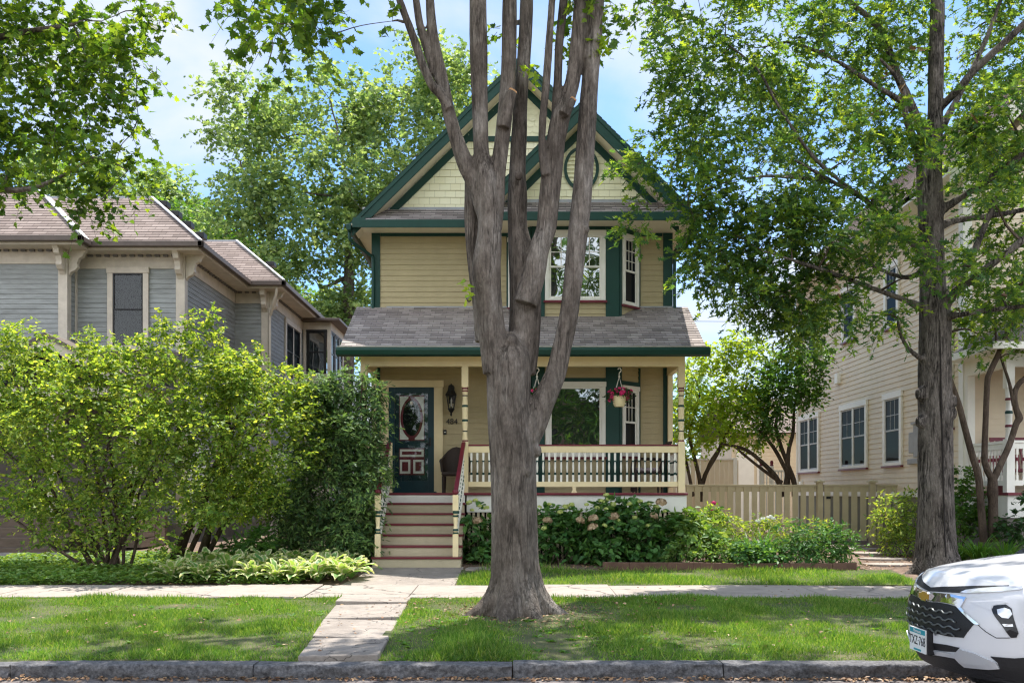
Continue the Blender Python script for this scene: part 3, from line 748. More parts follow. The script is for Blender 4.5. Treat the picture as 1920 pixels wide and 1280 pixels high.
onplane(mt, B[1], B[2], .271, LF - .281, 5.17, 5.25); onplane(mt, B[1], B[2], .271, LF - .281, 7.0, 7.1); onplane(mt, B[2], B[3], .061, LS1 - .051, 6.98, 7.1); onplane(mt, B[0], B[1], .051, LS0 - .061, 6.98, 7.1)
onplane(mt, (HX0, YW), (HX1, YW), .17, 2.83, 7.03, 7.1, .028); onplane(mt, (HX0, YW), (HX1, YW), 5.64, 6.1, 7.03, 7.1, .028)
mt.build('green_trim', M['green'], house, bev=.005)
# windows of the bay
win_unit(house, 'picture_window', .285, 1.515, 2.38, 3.9, (B[1][0], B[1][1], 0), (1, 0, 0), SY, cas=.085, single=True, pane='glass_front')
win_unit(house, 'window', .275, 1.515, 5.58, 7.0, (B[1][0], B[1][1], 0), (1, 0, 0), SY, cas=.085, twin=True, cols=2, rows=2, pane='glass_front')
for i, (p, q, a, b) in enumerate(((B[2], B[3], .075, LS1 - .07), (B[0], B[1], .07, LS0 - .075))):
    U = Vector((q[0] - p[0], q[1] - p[1], 0)); nn = Vector((U.y, -U.x, 0))
    win_unit(house, 'window', a, b, 2.40, 3.84, (p[0], p[1], 0), U, nn, cas=.075, cols=3, rows=2)
    win_unit(house, 'window', a, b, 5.52, 6.97, (p[0], p[1], 0), U, nn, cas=.075, cols=3, rows=3)
# gable walls
APX, APZ, SL = .15, 10.56, .98
mb = MB(); mb.lap((0, YW, 0), (1, 0, 0), (0, 0, 1), SY, 0, 0, 7.56, 9.02, .14, .012, clip=lambda z: (APX - (APZ - .12 - z) / SL, APX + (APZ - .12 - z) / SL), jit=.4)
G2X, G2Z = 1.40, 9.42; Y2 = YW - .5
mb.lap((0, Y2, 0), (1, 0, 0), (0, 0, 1), SY, 0, 0, 7.58, 9.2, .14, .012, clip=lambda z: (G2X - (G2Z - .1 - z), min(3.34, G2X + (G2Z - .1 - z))), jit=.4)
mb.build('gable_wall', M['gable'], house)
mb = MB(); mb.prism([(APX - 1.5, 9.0), (APX + 1.5, 9.0), (APX, 10.42)], 'y', YW - .008, YW + .02); mb.build('peak_backing', M['scallop'], house)
mb = MB(); mb.prism([(G2X - 2.0, 7.3), (3.33, 7.3), (3.33, 7.4), (G2X, 9.2)], 'y', Y2 + .02, YW + .8); mb.build('gable_backing', M['khaki'], house)
# scalloped shingles in the peak
mb = MB(); r = 0; z = 9.13
while z < 10.28:
    hw = (APZ - .14 - z) / SL
    n = int(2 * hw / .17) + 2
    for k in range(n):
        x = APX - hw + (k + (.5 if r % 2 else 0)) * .17 - .085
        pts = [(x - .083, z + .16), (x + .083, z + .16)] + [(x + .083 * math.cos(a), z - .06 * math.sin(a)) for a in np.linspace(0, math.pi, 9)]
        pts = [(min(max(px, APX - hw - .02), APX + hw + .02), min(pz, 10.36 - abs(px - APX))) for px, pz in pts]
        d = lambda pz: .012 + .003 * (k % 2) + .018 * (z + .16 - pz) / .22
        mb.add([(p[0], YW - d(p[1]), p[1]) for p in pts] + [(p[0], YW - d(p[1]) + .004, p[1]) for p in pts], [tuple(range(len(pts)))] + [(i, (i + 1) % len(pts), (i + 1) % len(pts) + len(pts), i + len(pts)) for i in range(len(pts))])
    z += .125; r += 1
mb.build('scalloped_peak', M['scallop'], house)
mb = MB(); mb.box(APX - 1.2, APX + 1.2, YW - .04, YW + .01, 9.02, 9.13)
# frieze boards on the gable walls under the rakes (dark green)
for s in (-1, 1):
    raked(mb, APX, APZ - .27, APX + s * 2.98, APZ - .27 - 2.98 * SL, YW - .042, YW + .01, .2)
for s in (-1, 1): raked(mb, G2X, G2Z - .27, G2X + s * 2.0, G2Z - .27 - 2.0, Y2 - .042, Y2 + .01, .2)
# barge boards
for s, e in ((-1, 3.46), (1, 1.28)): raked(mb, APX, APZ, APX + s * e, APZ - e * SL, YW - .50, YW - .46, .27)
for s, e in ((-1, 2.15), (1, 2.28)): raked(mb, G2X, G2Z, G2X + s * e, G2Z - e, Y2 - .50, Y2 - .46, .27)
mb.build('rake_board', M['green'], house, bev=.005)
mb = MB()   # cream soffits under the rakes
for s, e in ((-1, 3.4), (1, 1.3)): raked(mb, APX, APZ - .2, APX + s * e, APZ - .2 - e * SL, YW - .46, YW - .0, .04)
for s, e in ((-1, 2.1), (1, 2.2)): raked(mb, G2X, G2Z - .2, G2X + s * e, G2Z - .2 - e, Y2 - .46, Y2 + .3, .04)
mb.box(HX0 - .34, .2, YW - .6, YW + .03, 7.1, 7.14); mb.box(HX0 - .34, HX0 + .05, YW + .03, 31.5, 7.101, 7.141)
mb.box(.2, HX1 + .3, Y2 - .6, YW + .03, 7.102, 7.142); mb.box(-.82, .2, Y2 - .6, YW - .6, 7.1025, 7.1425); mb.box(HX1 - .05, HX1 + .3, YW + .03, 31.5, 7.101, 7.141)
mb.build('soffit', M['soffit'], house)
# main roof
mb = MB()
def roof_slope(mb, xa, za, xb, zb, y0, y1, th=.1, step=.13):
    """slope falling from ridge (xa,za) to eave (xb,zb)"""
    V = Vector((xa - xb, 0, za - zb)); Ls = V.length; V.normalize(); s = 1 if xb > xa else -1
    nn = Vector((-V.z * -s, 0, abs(V.x)));  nn = Vector((s * abs(V.z), 0, abs(V.x)))
    mb.lap((xb, y0, zb), (0, 1, 0), V, nn, 0, y1 - y0, 0, Ls, step, .012, mi=0)
    mb.prism([(xa, za - .004), (xb, zb - .004), (xb, zb - th), (xa, za - th)], 'y', y0, y1, 1)
roof_slope(mb, APX, APZ + .04, APX - 3.55, APZ + .04 - 3.55 * SL, YW - .52, 31.8); roof_slope(mb, APX, APZ + .04, APX + 3.5, APZ + .04 - 3.5 * SL, YW - .3, 31.8)
roof_slope(mb, APX + .0, APZ + .043, APX + 1.3, APZ + .043 - 1.3 * SL, YW - .52, YW - .3)
roof_slope(mb, G2X, G2Z + .075, G2X + 2.32, G2Z + .075 - 2.32, Y2 - .52, YW + .6); roof_slope(mb, G2X, G2Z + .075, G2X - 2.2, G2Z + .075 - 2.2, Y2 - .52, YW - .03)
mb.build('roof', [M['roof'], M['green']], house)
# pent roofs across the gable feet
mb = MB()
def pent(mb, x0, x1, yb, zb, yf, zf, mi=0, step=.125):
    V = Vector((0, yb - yf, zb - zf)); Ls = V.length; nn = Vector((0, -(zb - zf), yb - yf))
    mb.lap((0, yf, zf), (1, 0, 0), V, nn, x0, x1, 0, Ls, step, .012, mi=mi)
    mb.prism([(yf, zf - .004), (yb, zb - .004), (yb, zb - .1), (yf, zf - .1)], 'x', x0, x1, 1)
pent(mb, HX0 - .2, -.6, YW - .01, 7.60, YW - .60, 7.20); pent(mb, -.75, HX1 + .2, Y2 - .01, 7.60, Y2 - .60, 7.22)
mb.build('pent_roof', [M['roof'], M['green']], house)
mb = MB(); mb.box(HX0 - .32, -.78, YW - .64, YW - .60, 7.05, 7.21); mb.box(-.82, HX1 + .3, Y2 - .64, Y2 - .60, 7.055, 7.225); mb.box(-.82, -.78, Y2 - .6, YW - .6, 7.05, 7.2)
mb.box(HX0 - .30, HX0 - .05, YW - .638, YW - .605, 7.055, 7.0551 + .2)
mb.build('fascia', M['green'], house, bev=.005)
mb = MB(); mb.box(HX0 - .2, -.6, YW - .035, YW - .02, 7.585, 7.64); mb.box(-.6, HX1, Y2 - .035, Y2 - .02, 7.585, 7.65); mb.build('flashing', M['metal'], house)
# oval louvred vent
mb = MB(); oc = (1.40, Y2 - .05, 8.28); n = 36
for k in range(n):
    a, b = 2 * math.pi * k / n, 2 * math.pi * (k + 1) / n
    pts = []
    for t in (a, b):
        for rr in (0, 1):
            rx, rz = (.30 + .06 * rr), (.385 + .06 * rr)
            pts.append((oc[0] + rx * math.cos(t), oc[2] + rz * math.sin(t)))
    A0, A1, B0, B1 = pts
    f = [(p[0], oc[1], p[1]) for p in (A0, A1, B1, B0)] + [(p[0], oc[1] + .06, p[1]) for p in (A0, A1, B1, B0)]
    mb.add(f, [(0, 1, 2, 3), (1, 5, 6, 2), (4, 0, 3, 7)])
vent = mb.build('oval_vent', M['green'], house)
mb = MB()
for k in range(9):
    z = oc[2] - .34 + k * .085; hw = .30 * math.sqrt(max(0, 1 - ((z - oc[2]) / .385) ** 2))
    mb.add([(oc[0] - hw, oc[1] + .05, z + .07), (oc[0] + hw, oc[1] + .05, z + .07), (oc[0] + hw, oc[1] + .01, z), (oc[0] - hw, oc[1] + .01, z), (oc[0] + hw, oc[1] + .04, z), (oc[0] - hw, oc[1] + .04, z)], [(0, 1, 2, 3), (3, 2, 4, 5)])
mb.build('louvre', M['scallop'], vent)
# eave gutters and downspouts
for sgn, xg in ((-1, HX0 - .40), (1, HX1 + .36)):
    y0 = YW - .64 if sgn < 0 else Y2 - .64
    mb = MB(); mb.prism([(xg - .06, 7.12), (xg + .06, 7.12), (xg + .05, 7.0), (xg - .03 * 1, 7.0)], 'y', y0, 31.5); mb.build('gutter', M['green'], house, bev=.01)
    xw = HX0 + .02 if sgn < 0 else HX1 + .05
    mb = MB(); yy = YW - .45 if sgn < 0 else Y2 - .2
    pts = [(Vector((xg, yy, 7.0)), .035), (Vector((xg, yy, 6.88)), .035), (Vector((xg - sgn * .06, yy + .06, 6.80)), .035), (Vector((xw + sgn * .06, YW - .08, 6.62)), .035), (Vector((xw, YW - .06, 6.5)), .035), (Vector((xw, YW - .06, 5.45)), .035)]
    limb(mb, pts, n=8, sub=4); mb.build('downspout', M['green'], house)
# ------------------------------------------------------------------ porch
mb = MB(); mb.box(HX0 - .04, HX1 + .04, 18.52, YW, 1.60, 1.645); mb.build('porch_floor', M['maroon'], house, bev=.008)
mb = MB(); mb.box(-.90, HX1 + .02, 18.58, 18.63, 1.27, 1.598); mb.box(HX0 - .02, -2.56, 18.58, 18.63, 1.27, 1.598); mb.box(HX1 - .03, HX1 + .02, 18.63, YW, 1.27, 1.598); mb.box(HX0 - .02, HX0 + .03, 18.63, YW, 1.27, 1.598)
mb.build('porch_skirt', M['skirt'], house, bev=.005)
mb = MB()
for k in range(70):
    x = HX0 + k * .0905
    if -2.55 < x < -.92: continue
    mb.box(x, x + .05, 18.61, 18.63, .2, 1.268)
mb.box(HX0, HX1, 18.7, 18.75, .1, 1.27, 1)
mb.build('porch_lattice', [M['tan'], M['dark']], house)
mb = MB(); mb.box(HX0, HX1, YP - .06, YP + .06, 4.10, 4.30); mb.box(HX0, HX0 + .11, YP + .06, YW - .03, 4.1, 4.298); mb.box(HX1 - .11, HX1, YP + .06, YW - .03, 4.1, 4.298)
mb.build('porch_beam', M['cream'], house, bev=.006)
mb = MB(); mb.box(HX0 + .1, HX1 - .1, YP + .055, YW - .03, 4.27, 4.30); mb.box(HX0 - .3, HX1 + .3, 18.24, YP - .05, 4.285, 4.31); mb.build('porch_ceiling', M['cream'], house)
PR0, PR1 = HX0 - .36, HX1 + .36
mb = MB(); PV = Vector((0, 2.02, 1.17)); nn = Vector((0, -1.17, 2.02)); mb.lap((0, 18.18, 4.38), (1, 0, 0), PV, nn, PR0 + .03, PR1 - .03, 0, PV.length, .127, .011, mi=0)
mb.prism([(18.18, 4.375), (20.2, 5.545), (20.2, 5.42), (18.18, 4.27)], 'x', PR0 + .03, PR1 - .03, 1)
mb.build('porch_roof', [M['roof'], M['cream']], house)
for xx in (HX0 + .03, HX1 - .09):
    mb = MB(); mb.prism([(18.7, 4.3), (20.2, 4.3), (20.2, 5.42), (18.7, 4.56)], 'x', xx, xx + .06); mb.build('porch_gable_end', M['khaki'], house)
mb = MB(); mb.prism([(18.18, 4.395), (18.07, 4.385), (18.05, 4.33), (18.09, 4.25), (18.18, 4.22)], 'x', PR0 - .02, PR1 + .02); mb.build('porch_gutter', M['green'], house, bev=.006)
mb = MB(); mb.box(PR0, PR1, 18.065, 18.24, 4.392, 4.402); mb.build('drip_edge', M['white'], house)
mb = MB(); mb.box(HX0 + .3, HX1, YW - .04, YW + .0, 5.53, 5.56); mb.build('flashing', M['metal'], house)
# turned porch posts
cr, gr, mr, bk_ = 0, 1, 2, 3
def turned_post(x, y):
    mb = MB(); w = .065
    mb.box(x - w, x + w, y - w, y + w, 1.646, 2.64, cr); mb.box(x - w, x + w, y - w, y + w, 3.70, 4.10, cr)
    rings = [(2.64, .06, mr), (2.67, .06, cr), (2.80, .045, cr), (2.83, .052, bk_), (2.855, .045, cr), (3.0, .058, cr), (3.03, .06, gr), (3.075, .055, cr), (3.28, .06, cr), (3.31, .062, gr), (3.355, .056, cr), (3.5, .048, cr), (3.52, .054, bk_), (3.545, .048, cr), (3.6, .055, cr), (3.61, .06, mr), (3.64, .06, cr), (3.655, .06, mr), (3.69, .06, cr), (3.70, .06, cr)]
    prof = [(r, z) for z, r, m in rings]; ms = [m for z, r, m in rings[:-1]]
    mb.lathe(prof, (x, y, 0), 14, ms)
    return mb.build('porch_post', [M['cream'], M['green'], M['maroon'], M['black']], house)
for x in (-2.90, -.935, 3.275): turned_post(x, YP)
for bx_ in ((-2.455, -2.355, YP - .05, YP + .05, 1.646, 2.62), (HX0 + .0, HX0 + .1, YW - .14, YW - .032, 1.646, 4.1), (HX1 - .1, HX1, YW - .14, YW - .032, 1.646, 4.1)): mb = MB(); mb.box(*bx_); mb.build('half_post', M['cream'], house, bev=.006)
# railings
def make_baluster():
    mb = MB(); w = .02; h = .56
    mb.box(-w, w, -w, w, 0, .13); mb.box(-w, w, -w, w, h - .13, h)
    prof = [(.016, .13), (.024, .145), (.024, .17), (.012, .18), (.016, .20), (.022, .28), (.019, .36), (.013, .40), (.012, .41), (.024, .42), (.024, .445), (.016, .455), (.016, .43 + .0)]
    prof = [(.016, .13), (.021, .135), (.024, .15), (.024, .172), (.013, .18), (.015, .2), (.021, .27), (.018, .34), (.012, .385), (.024, .39), (.024, .412), (.018, .43)]
    mb.lathe(prof, (0, 0, 0), 8, [0, 1, 1, 1, 0, 0, 0, 0, 1, 1, 0])
    return mb.build('baluster', [M['white'], M['green']], None)
bal0 = make_baluster(); bal_used = [0]
def put_bal(parent, p):
    if not bal_used[0]:
        bal0.parent = parent; bal0.location = Vector(p) - wl(parent); bal_used[0] = 1
    else: copy_obj(bal0, parent, p)
def railing(p, q, gap=.1135):
    p, q = Vector(p), Vector(q); d = (q - p); L_ = d.length
    mb = MB(); Zv = Vector((0, 0, 1))
    mb.bar(p + Zv * .925, q + Zv * .925, .09, .028, 1); mb.bar(p + Zv * .845, q + Zv * .845, .055, .128, 0); mb.bar(p + Zv * .165, q + Zv * .165, .06, .1, 0)
    r_ = mb.build('porch_railing', [M['cream'], M['maroon']], house, bev=.006)
    n = max(1, int(L_ / gap))
    for k in range(n): put_bal(r_, p + d * ((k + .5) / n) + Zv * .215)
    return r_
r_ = railing((-.87, YP, 1.646), (3.21, YP, 1.646)); railing((-2.835, YP, 1.646), (-2.455, YP, 1.646)); railing((3.275, YP + .065, 1.646), (3.275, YW - .14, 1.646)); railing((-2.9, YP + .065, 1.646), (-2.9, YW - .14, 1.646))
mb = MB(); mb.prism([(1.15, 1.76), (1.23, 1.76), (1.22, 1.70), (1.25, 1.646), (1.13, 1.646), (1.16, 1.70)], 'y', YP - .03, YP + .03); mb.build('rail_foot', M['cream'], r_)
# steps
stairs = MB(); ri = .19; SX0, SX1 = -2.52, -.91
treads = MB()
for i in range(1, 7):
    y0 = 18.55 - i * .25; zt = 1.645 - i * ri
    treads.box(SX0, SX1, y0 - .03, y0 + .26, zt - .035, zt)
    stairs.box(SX0 + .02, SX1 - .02, y0 + .0, y0 + .02, zt - ri - (.3 if i == 6 else .0), zt - .036)
stairs.box(SX0 + .02, SX1 - .02, 18.53, 18.56, 1.645 - ri, 1.598, 1)
stairs.prism([(17.06, .2), (18.53, .2), (18.53, 1.40), (17.06, .40)], 'x', SX0 + .025, SX0 + .06); stairs.prism([(17.06, .2), (18.53, .2), (18.53, 1.40), (17.06, .40)], 'x', SX1 - .06, SX1 - .025)
steps_ = stairs.build('porch_steps', [M['tan'], M['skirt']], house); treads.build('tread', M['maroon'], steps_, bev=.008)
def newel(x):
    mb = MB(); y = 17.12; w = .05; z = .507
    mb.box(x - w, x + w, y - w, y + w, z, z + .40); mb.box(x - w, x + w, y - w, y + w, z + .82, z + 1.10)
    mb.lathe([(.045, .40), (.05, .41), (.05, .43), (.036, .44), (.036, .455), (.05, .46), (.05, .48), (.04, .5), (.032, .56), (.043, .66), (.04, .70), (.05, .71), (.05, .735), (.036, .745), (.036, .76), (.05, .77), (.05, .80), (.045, .82)], (x, y, z), 12, [0, 1, 1, 0, 0, 1, 1, 0, 0, 0, 0, 1, 1, 0, 0, 1, 1])
    mb.lathe([(.02, 1.10), (.05, 1.12), (.06, 1.15), (.05, 1.19), (.02, 1.2)], (x, y, z), 12, 2)
    return mb.build('newel_post', [M['cream'], M['green'], M['maroon']], house)
def stair_rail(x, xt):
    a = Vector((x, 17.12, .507)); b = Vector((xt, YP - .05, 1.646)); Zv = Vector((0, 0, 1))
    t0, t1 = a + Zv * 1.14, b + Zv * .97
    mb = MB(); mb.bar(t0, t1, .075, .05, 1); mb.bar(t0 - Zv * .07, t1 - Zv * .07, .05, .07, 0); mb.bar(a + Zv * .25 + Vector((0, .05, 0)), b + Zv * .16, .05, .06, 0)
    r_ = mb.build('stair_railing', [M['white'], M['maroon']], house, bev=.008)
    for k in range(13):
        t = (k + 1) / 14; p0 = (a + Zv * .28).lerp(b + Zv * .19, t); p1 = (t0 - Zv * .1).lerp(t1 - Zv * .1, t)
        h = p1.z - p0.z
        c = copy_obj(bal0, r_, p0); c.scale = (1, 1, h / .56)
for x, xt in ((-2.41, -2.405), (-1.025, -.96)): newel(x); stair_rail(x, xt)
# ------------------------------------------------------------------ front door
yd = YW - .012
mb = MB(); mb.box(-2.79, -2.615, yd - .035, yd, 1.646, 3.86); mb.box(-1.66, -1.476, yd - .035, yd, 1.646, 3.86); mb.box(-2.81, -1.456, yd - .045, yd, 3.86, 4.01); mb.build('door_frame', M['cream'], house, bev=.006)
door = MB(); dx0, dx1, dz0, dz1 = -2.612, -1.663, 1.67, 3.855
door.box(dx0, dx0 + .12, yd - .03, yd, dz0, dz1); door.box(dx1 - .12, dx1, yd - .03, yd, dz0, dz1); door.box(dx0 + .12, dx1 - .12, yd - .03, yd, dz1 - .12, dz1); door.box(dx0 + .12, dx1 - .12, yd - .03, yd, dz0, dz0 + .22)
door.box(dx0 + .12, dx1 - .12, yd - .006, yd, dz0 + .22, dz1 - .12)
door = door.build('front_door', M['teal'], house, bev=.006)
def dX(u): return PX(u, YW)
def dZ(v): return PZ(v, YW)
mb = MB(); mb.box(dX(748.5), dX(796), yd - .0085, yd - .0062, dZ(826), dZ(741), 1); mb.box(dX(750), dX(794.8), yd - .0115, yd - .0087, dZ(824), dZ(743.5), 0)
ocx, ocz = dX(772.2), dZ(783.5)
def oval(mb, rx, rz, y0, y1, mi, pinch=0, n=40):
    pts = []
    for k in range(n):
        a = 2 * math.pi * k / n; q = 1 + pinch * (abs(math.sin(a)) ** 14) + pinch * .6 * (abs(math.cos(a)) ** 14)
        pts.append((ocx + rx * math.cos(a) * q, ocz + rz * math.sin(a) * q))
    mb.prism(pts, 'y', y0, y1, mi)
oval(mb, dX(793) - ocx, dZ(745.5) - ocz, yd - .0165, yd - .0117, 1, .04)
mb.box(dX(766), dX(778), yd - .0164, yd - .0117, dZ(748), dZ(741), 1); mb.box(dX(766), dX(778), yd - .0164, yd - .0117, dZ(826), dZ(819), 1)
mb.box(dX(750), dX(794.6), yd - .0115, yd - .0062, dZ(856), dZ(842), 0); mb.box(dX(754), dX(790.5), yd - .0145, yd - .0117, dZ(852), dZ(846), 1)
mb.box(dX(748.5), dX(796), yd - .0085, yd - .0062, dZ(890), dZ(840), 1)
for a, b in ((750, 769.6), (775, 794.6)):
    mb.box(dX(a), dX(b), yd - .0115, yd - .0087, dZ(887.5), dZ(861.5), 0); mb.box(dX(a + 4), dX(b - 4), yd - .0145, yd - .0117, dZ(883), dZ(865.5), 1)
mb.build('door_panel', [M['white'], M['maroon']], door)
mb = MB(); oval(mb, dX(788.8) - ocx, dZ(750) - ocz, yd - .0185, yd - .0167, 0); mb.build('oval_glass', M['glass'], door)
mb = MB(); mb.lathe([(.02, 0), (.034, .03), (.036, .055), (.02, .075), (.008, .08)], (ocx, yd - .03, dZ(759)), 10); mb.build('door_ornament', M['white'], door)
mb = MB(); mb.box(dx0 + .125, dx1 - .125, yd - .027, yd - .024, dz0 + .225, dz1 - .125); mb.build('storm_glass', M['storm'], door)
mb = MB(); mb.box(dx1 - .09, dx1 - .06, yd - .07, yd - .03, 2.62, 2.80); mb.tube([(dx1 - .075, yd - .03, 2.68), (dx1 - .075, yd - .075, 2.68), (dx1 - .17, yd - .075, 2.67)], [.012] * 3, 8); mb.build('handle', M['black'], door)
mb = MB(); mb.box(-2.66, -1.6, yd - .3, yd - .04, 1.646, 1.672); mb.build('threshold', M['teal'], house)
# wall lantern, house number, bell
lx, ly = PX(847, YW), YW - .19
mb = MB(); z = PZ(752, YW)
hexp = rad(30)
mb.lathe([(.015, .33), (.06, .31), (.075, .24), (.085, .20), (.13, .12), (.135, .105), (.10, .095)], (lx, ly, z), 6, 0, False, hexp)
for k in range(6):
    a = hexp + k * math.pi / 3
    mb.bar((lx + .105 * math.cos(a), ly + .105 * math.sin(a), z + .1), (lx + .062 * math.cos(a), ly + .062 * math.sin(a), z - .16), .014, .014)
mb.lathe([(.075, -.16), (.08, -.18), (.055, -.22), (.03, -.25), (.018, -.27), (.03, -.29), (.02, -.31), (.006, -.33)], (lx, ly, z), 6, 0, False, hexp)
mb.box(lx - .06, lx + .06, YW - .035, YW - .015, z - .05, z + .3); mb.bar((lx, YW - .03, z + .26), (lx, ly, z + .33), .025, .04)
lan = mb.build('wall_lantern', M['black'], house)
mb = MB(); mb.lathe([(.10, .095), (.058, -.158)], (lx, ly, z), 6, 0, False, hexp); mb.build('lantern_glass', M['clear'], lan)
mb = MB(); mb.lathe([(.018, -.12), (.018, -.03), (.022, .0), (.01, .04), (.002, .06)], (lx, ly, z), 8); mb.build('candle_bulb', M['white'], lan)
text_obj('house_number', '484', .165, M['black'], house, (PX(847.5, YW), YW - .03, PZ(790.5, YW)), (rad(90), 0, 0), .006)
mb = MB(); mb.box(PX(831.5, YW), PX(837.5, YW), YW - .03, YW - .01, PZ(814.5, YW), PZ(805.5, YW)); db = mb.build('doorbell', M['black'], house, bev=.006)
mb = MB(); mb.box(PX(833.5, YW), PX(835.5, YW), YW - .034, YW - .03, PZ(811, YW), PZ(809, YW)); mb.build('bell_button', M['white'], db)
# ------------------------------------------------------------------ on the porch
def basket(u, label):
    x = PX(u, YP)
    t = thing('hanging_basket', label, 'flower basket', (x, YP, PZ(752, YP)), 'flower baskets hung from the porch beam')
    z0, z1 = PZ(762.5, YP), PZ(742.5, YP)
    mb = MB(); mb.lathe([(.09, z0), (.115, z0 + .05), (.14, z1 - .02), (.152, z1 - .015), (.152, z1), (.13, z1), (.12, z1 - .03)], (x, YP, 0), 20); mb.build('pot', M['cream'], t)
    mb = MB(); zt = PZ(706, YP)
    for k in range(4):
        a = k * math.pi / 2 + .6; mb.tube([(x + .14 * math.cos(a), YP + .14 * math.sin(a), z1), (x, YP, zt)], [.004, .004], 4)
    mb.lathe([(.02, zt - .01), (.022, zt), (.012, zt + .02)], (x, YP, 0), 8)
    hk = [(x, YP, zt), (x, YP, zt + .07), (x + .035, YP, zt + .11), (x + .03, YP, zt + .15), (x, YP, zt + .165), (x - .03, YP, zt + .145)]
    limb(mb, [(Vector(p), .009) for p in hk], n=6, sub=4); mb.build('hanger', M['white'], t)
    el = [(Vector((x, YP, z1 + .06)), (.2, .19, .1), 1), (Vector((x - .16, YP, z1 + .0)), (.09, .1, .1), 1), (Vector((x + .17, YP, z1 + .04)), (.09, .1, .1), 1)]
    leaves('foliage', el, 130, 4, .08, .045, OVATE, M['leaf_dark'], t, droop=.5)
    fm = MB()
    n = 10; vs = [(0, 0, -.012)]
    for k in range(n):
        a = 2 * math.pi * k / n; rr = .032 if k % 2 == 0 else .026
        vs += [(rr * .35 * math.cos(a), rr * .35 * math.sin(a), -.002), (rr * math.cos(a), rr * math.sin(a), .012 if k % 2 else .008)]
    for k in range(n):
        a0, b0, a1, b1 = 1 + 2 * k, 2 + 2 * k, 1 + 2 * ((k + 1) % n), 2 + 2 * ((k + 1) % n)
        fm.add([vs[0], vs[a0], vs[a1]], [(0, 1, 2)], 1); fm.add([vs[a0], vs[b0], vs[b1], vs[a1]], [(0, 1, 2, 3)], 0)
    first = None
    for k in range(34):
        c, d = ell_pts(el, 1, .1); c, d = c[0], d[0]
        if d[1] > .4: d[1] = -d[1]; c[1] = 2 * YP - c[1]
        dirv = Vector((d[0], d[1] - .5, d[2] * .7 + .2)).normalized()
        if first is None: o = first = fm.build('flower', [M['petal'], M['petal_dark']], None, at=(0, 0, 0)); o.parent = t
        else: o = copy_obj(first, t)
        o.location = Vector(c) - wl(t); o.rotation_euler = dirv.to_track_quat('Z', 'Y').to_euler(); s = R.uniform(.85, 1.35); o.scale = (s, s, s)
    return t
basket(1161, 'cream hanging pot of pink petunias in front of the narrow bay window')
basket(1007, 'cream hanging pot of pink petunias half hidden in the fork of the big tree')
# porch chairs
def wicker_armchair(x, y, rz, label):
    t = thing('wicker_armchair', label, 'armchair', (x, y, 1.646))
    t.rotation_euler = (0, 0, rz)
    def mk(mb, name, m=None, **k): 
        o = mb.build(name, m or M['wicker'], None, at=(0, 0, 0), **k); o.parent = t; o.location = (0, 0, 0); return o
    mb = MB(); mb.box(-.27, .27, -.27, .25, .34, .42); mk(mb, 'seat', bev=.03)
    mb = MB()   # rounded wrap-round back
    n = 14; rows = [(.42, .30), (.60, .32), (.80, .335), (.95, .33)]
    for th, flip in ((0, 0), (.035, 1)):
        pass
    vs = []
    for z, r_ in rows:
        for k in range(n + 1):
            a = rad(-20 + 220 * k / n); h = z if z < .7 else z - (.30 if z > .9 else .16) * (abs(math.cos(a)) ** 2)
            for rr in (r_, r_ - .04): vs.append((rr * math.cos(a), rr * math.sin(a) * .95, h))
    q = 2 * (n + 1); fs = []
    for i in range(len(rows) - 1):
        for k in range(n):
            a0 = i * q + 2 * k; fs += [(a0, a0 + 2, a0 + q + 2, a0 + q), (a0 + 1, a0 + q + 1, a0 + q + 3, a0 + 3)]
    for k in range(n): a0 = (len(rows) - 1) * q + 2 * k; fs.append((a0, a0 + 2, a0 + 3, a0 + 1))
    for e in (0, 2 * n):
        for i in range(len(rows) - 1): a0 = i * q + e; fs.append((a0, a0 + 1, a0 + q + 1, a0 + q))
    mb.add(vs, fs, 0, smooth=True); mk(mb, 'backrest')
    for sx_ in (-1, 1):
        for sy_ in (-1, 1):
            mb = MB(); mb.tube([(sx_ * .24, sy_ * .23, 0), (sx_ * .235, sy_ * .225, .34)], [.022, .03], 8); mk(mb, 'leg')
    return t
wicker_armchair(-1.17, 19.55, 0, 'dark wicker armchair on the porch beside the front door')
t = thing('porch_chair', 'dark slatted porch chair with a floral cushion behind the right end of the railing', 'chair', (2.72, 19.35, 1.646))
cx_, cy_, cz_ = 2.72, 19.35, 1.646
mb = MB(); mb.box(cx_ - .28, cx_ + .25, cy_ - .26, cy_ + .26, cz_ + .38, cz_ + .42); mb.build('seat', M['wicker'], t, bev=.01)
M['floral'] = mat('floral_cushion', (.10, .05, .06), .9, .3, 30, col2=(.55, .48, .5)); 
mb = MB(); mb.box(cx_ - .26, cx_ + .2, cy_ - .24, cy_ + .24, cz_ + .425, cz_ + .50); mb.build('cushion', M['floral'], t, bev=.03)
mb = MB()
for k in range(7):
    yy = cy_ - .24 + k * .08; mb.bar((cx_ + .24, yy, cz_ + .4), (cx_ + .42, yy, cz_ + 1.0), .02, .03)
mb.bar((cx_ + .42, cy_ - .27, cz_ + 1.0), (cx_ + .42, cy_ + .27, cz_ + 1.0), .04, .05); mb.build('backrest', M['wicker'], t)
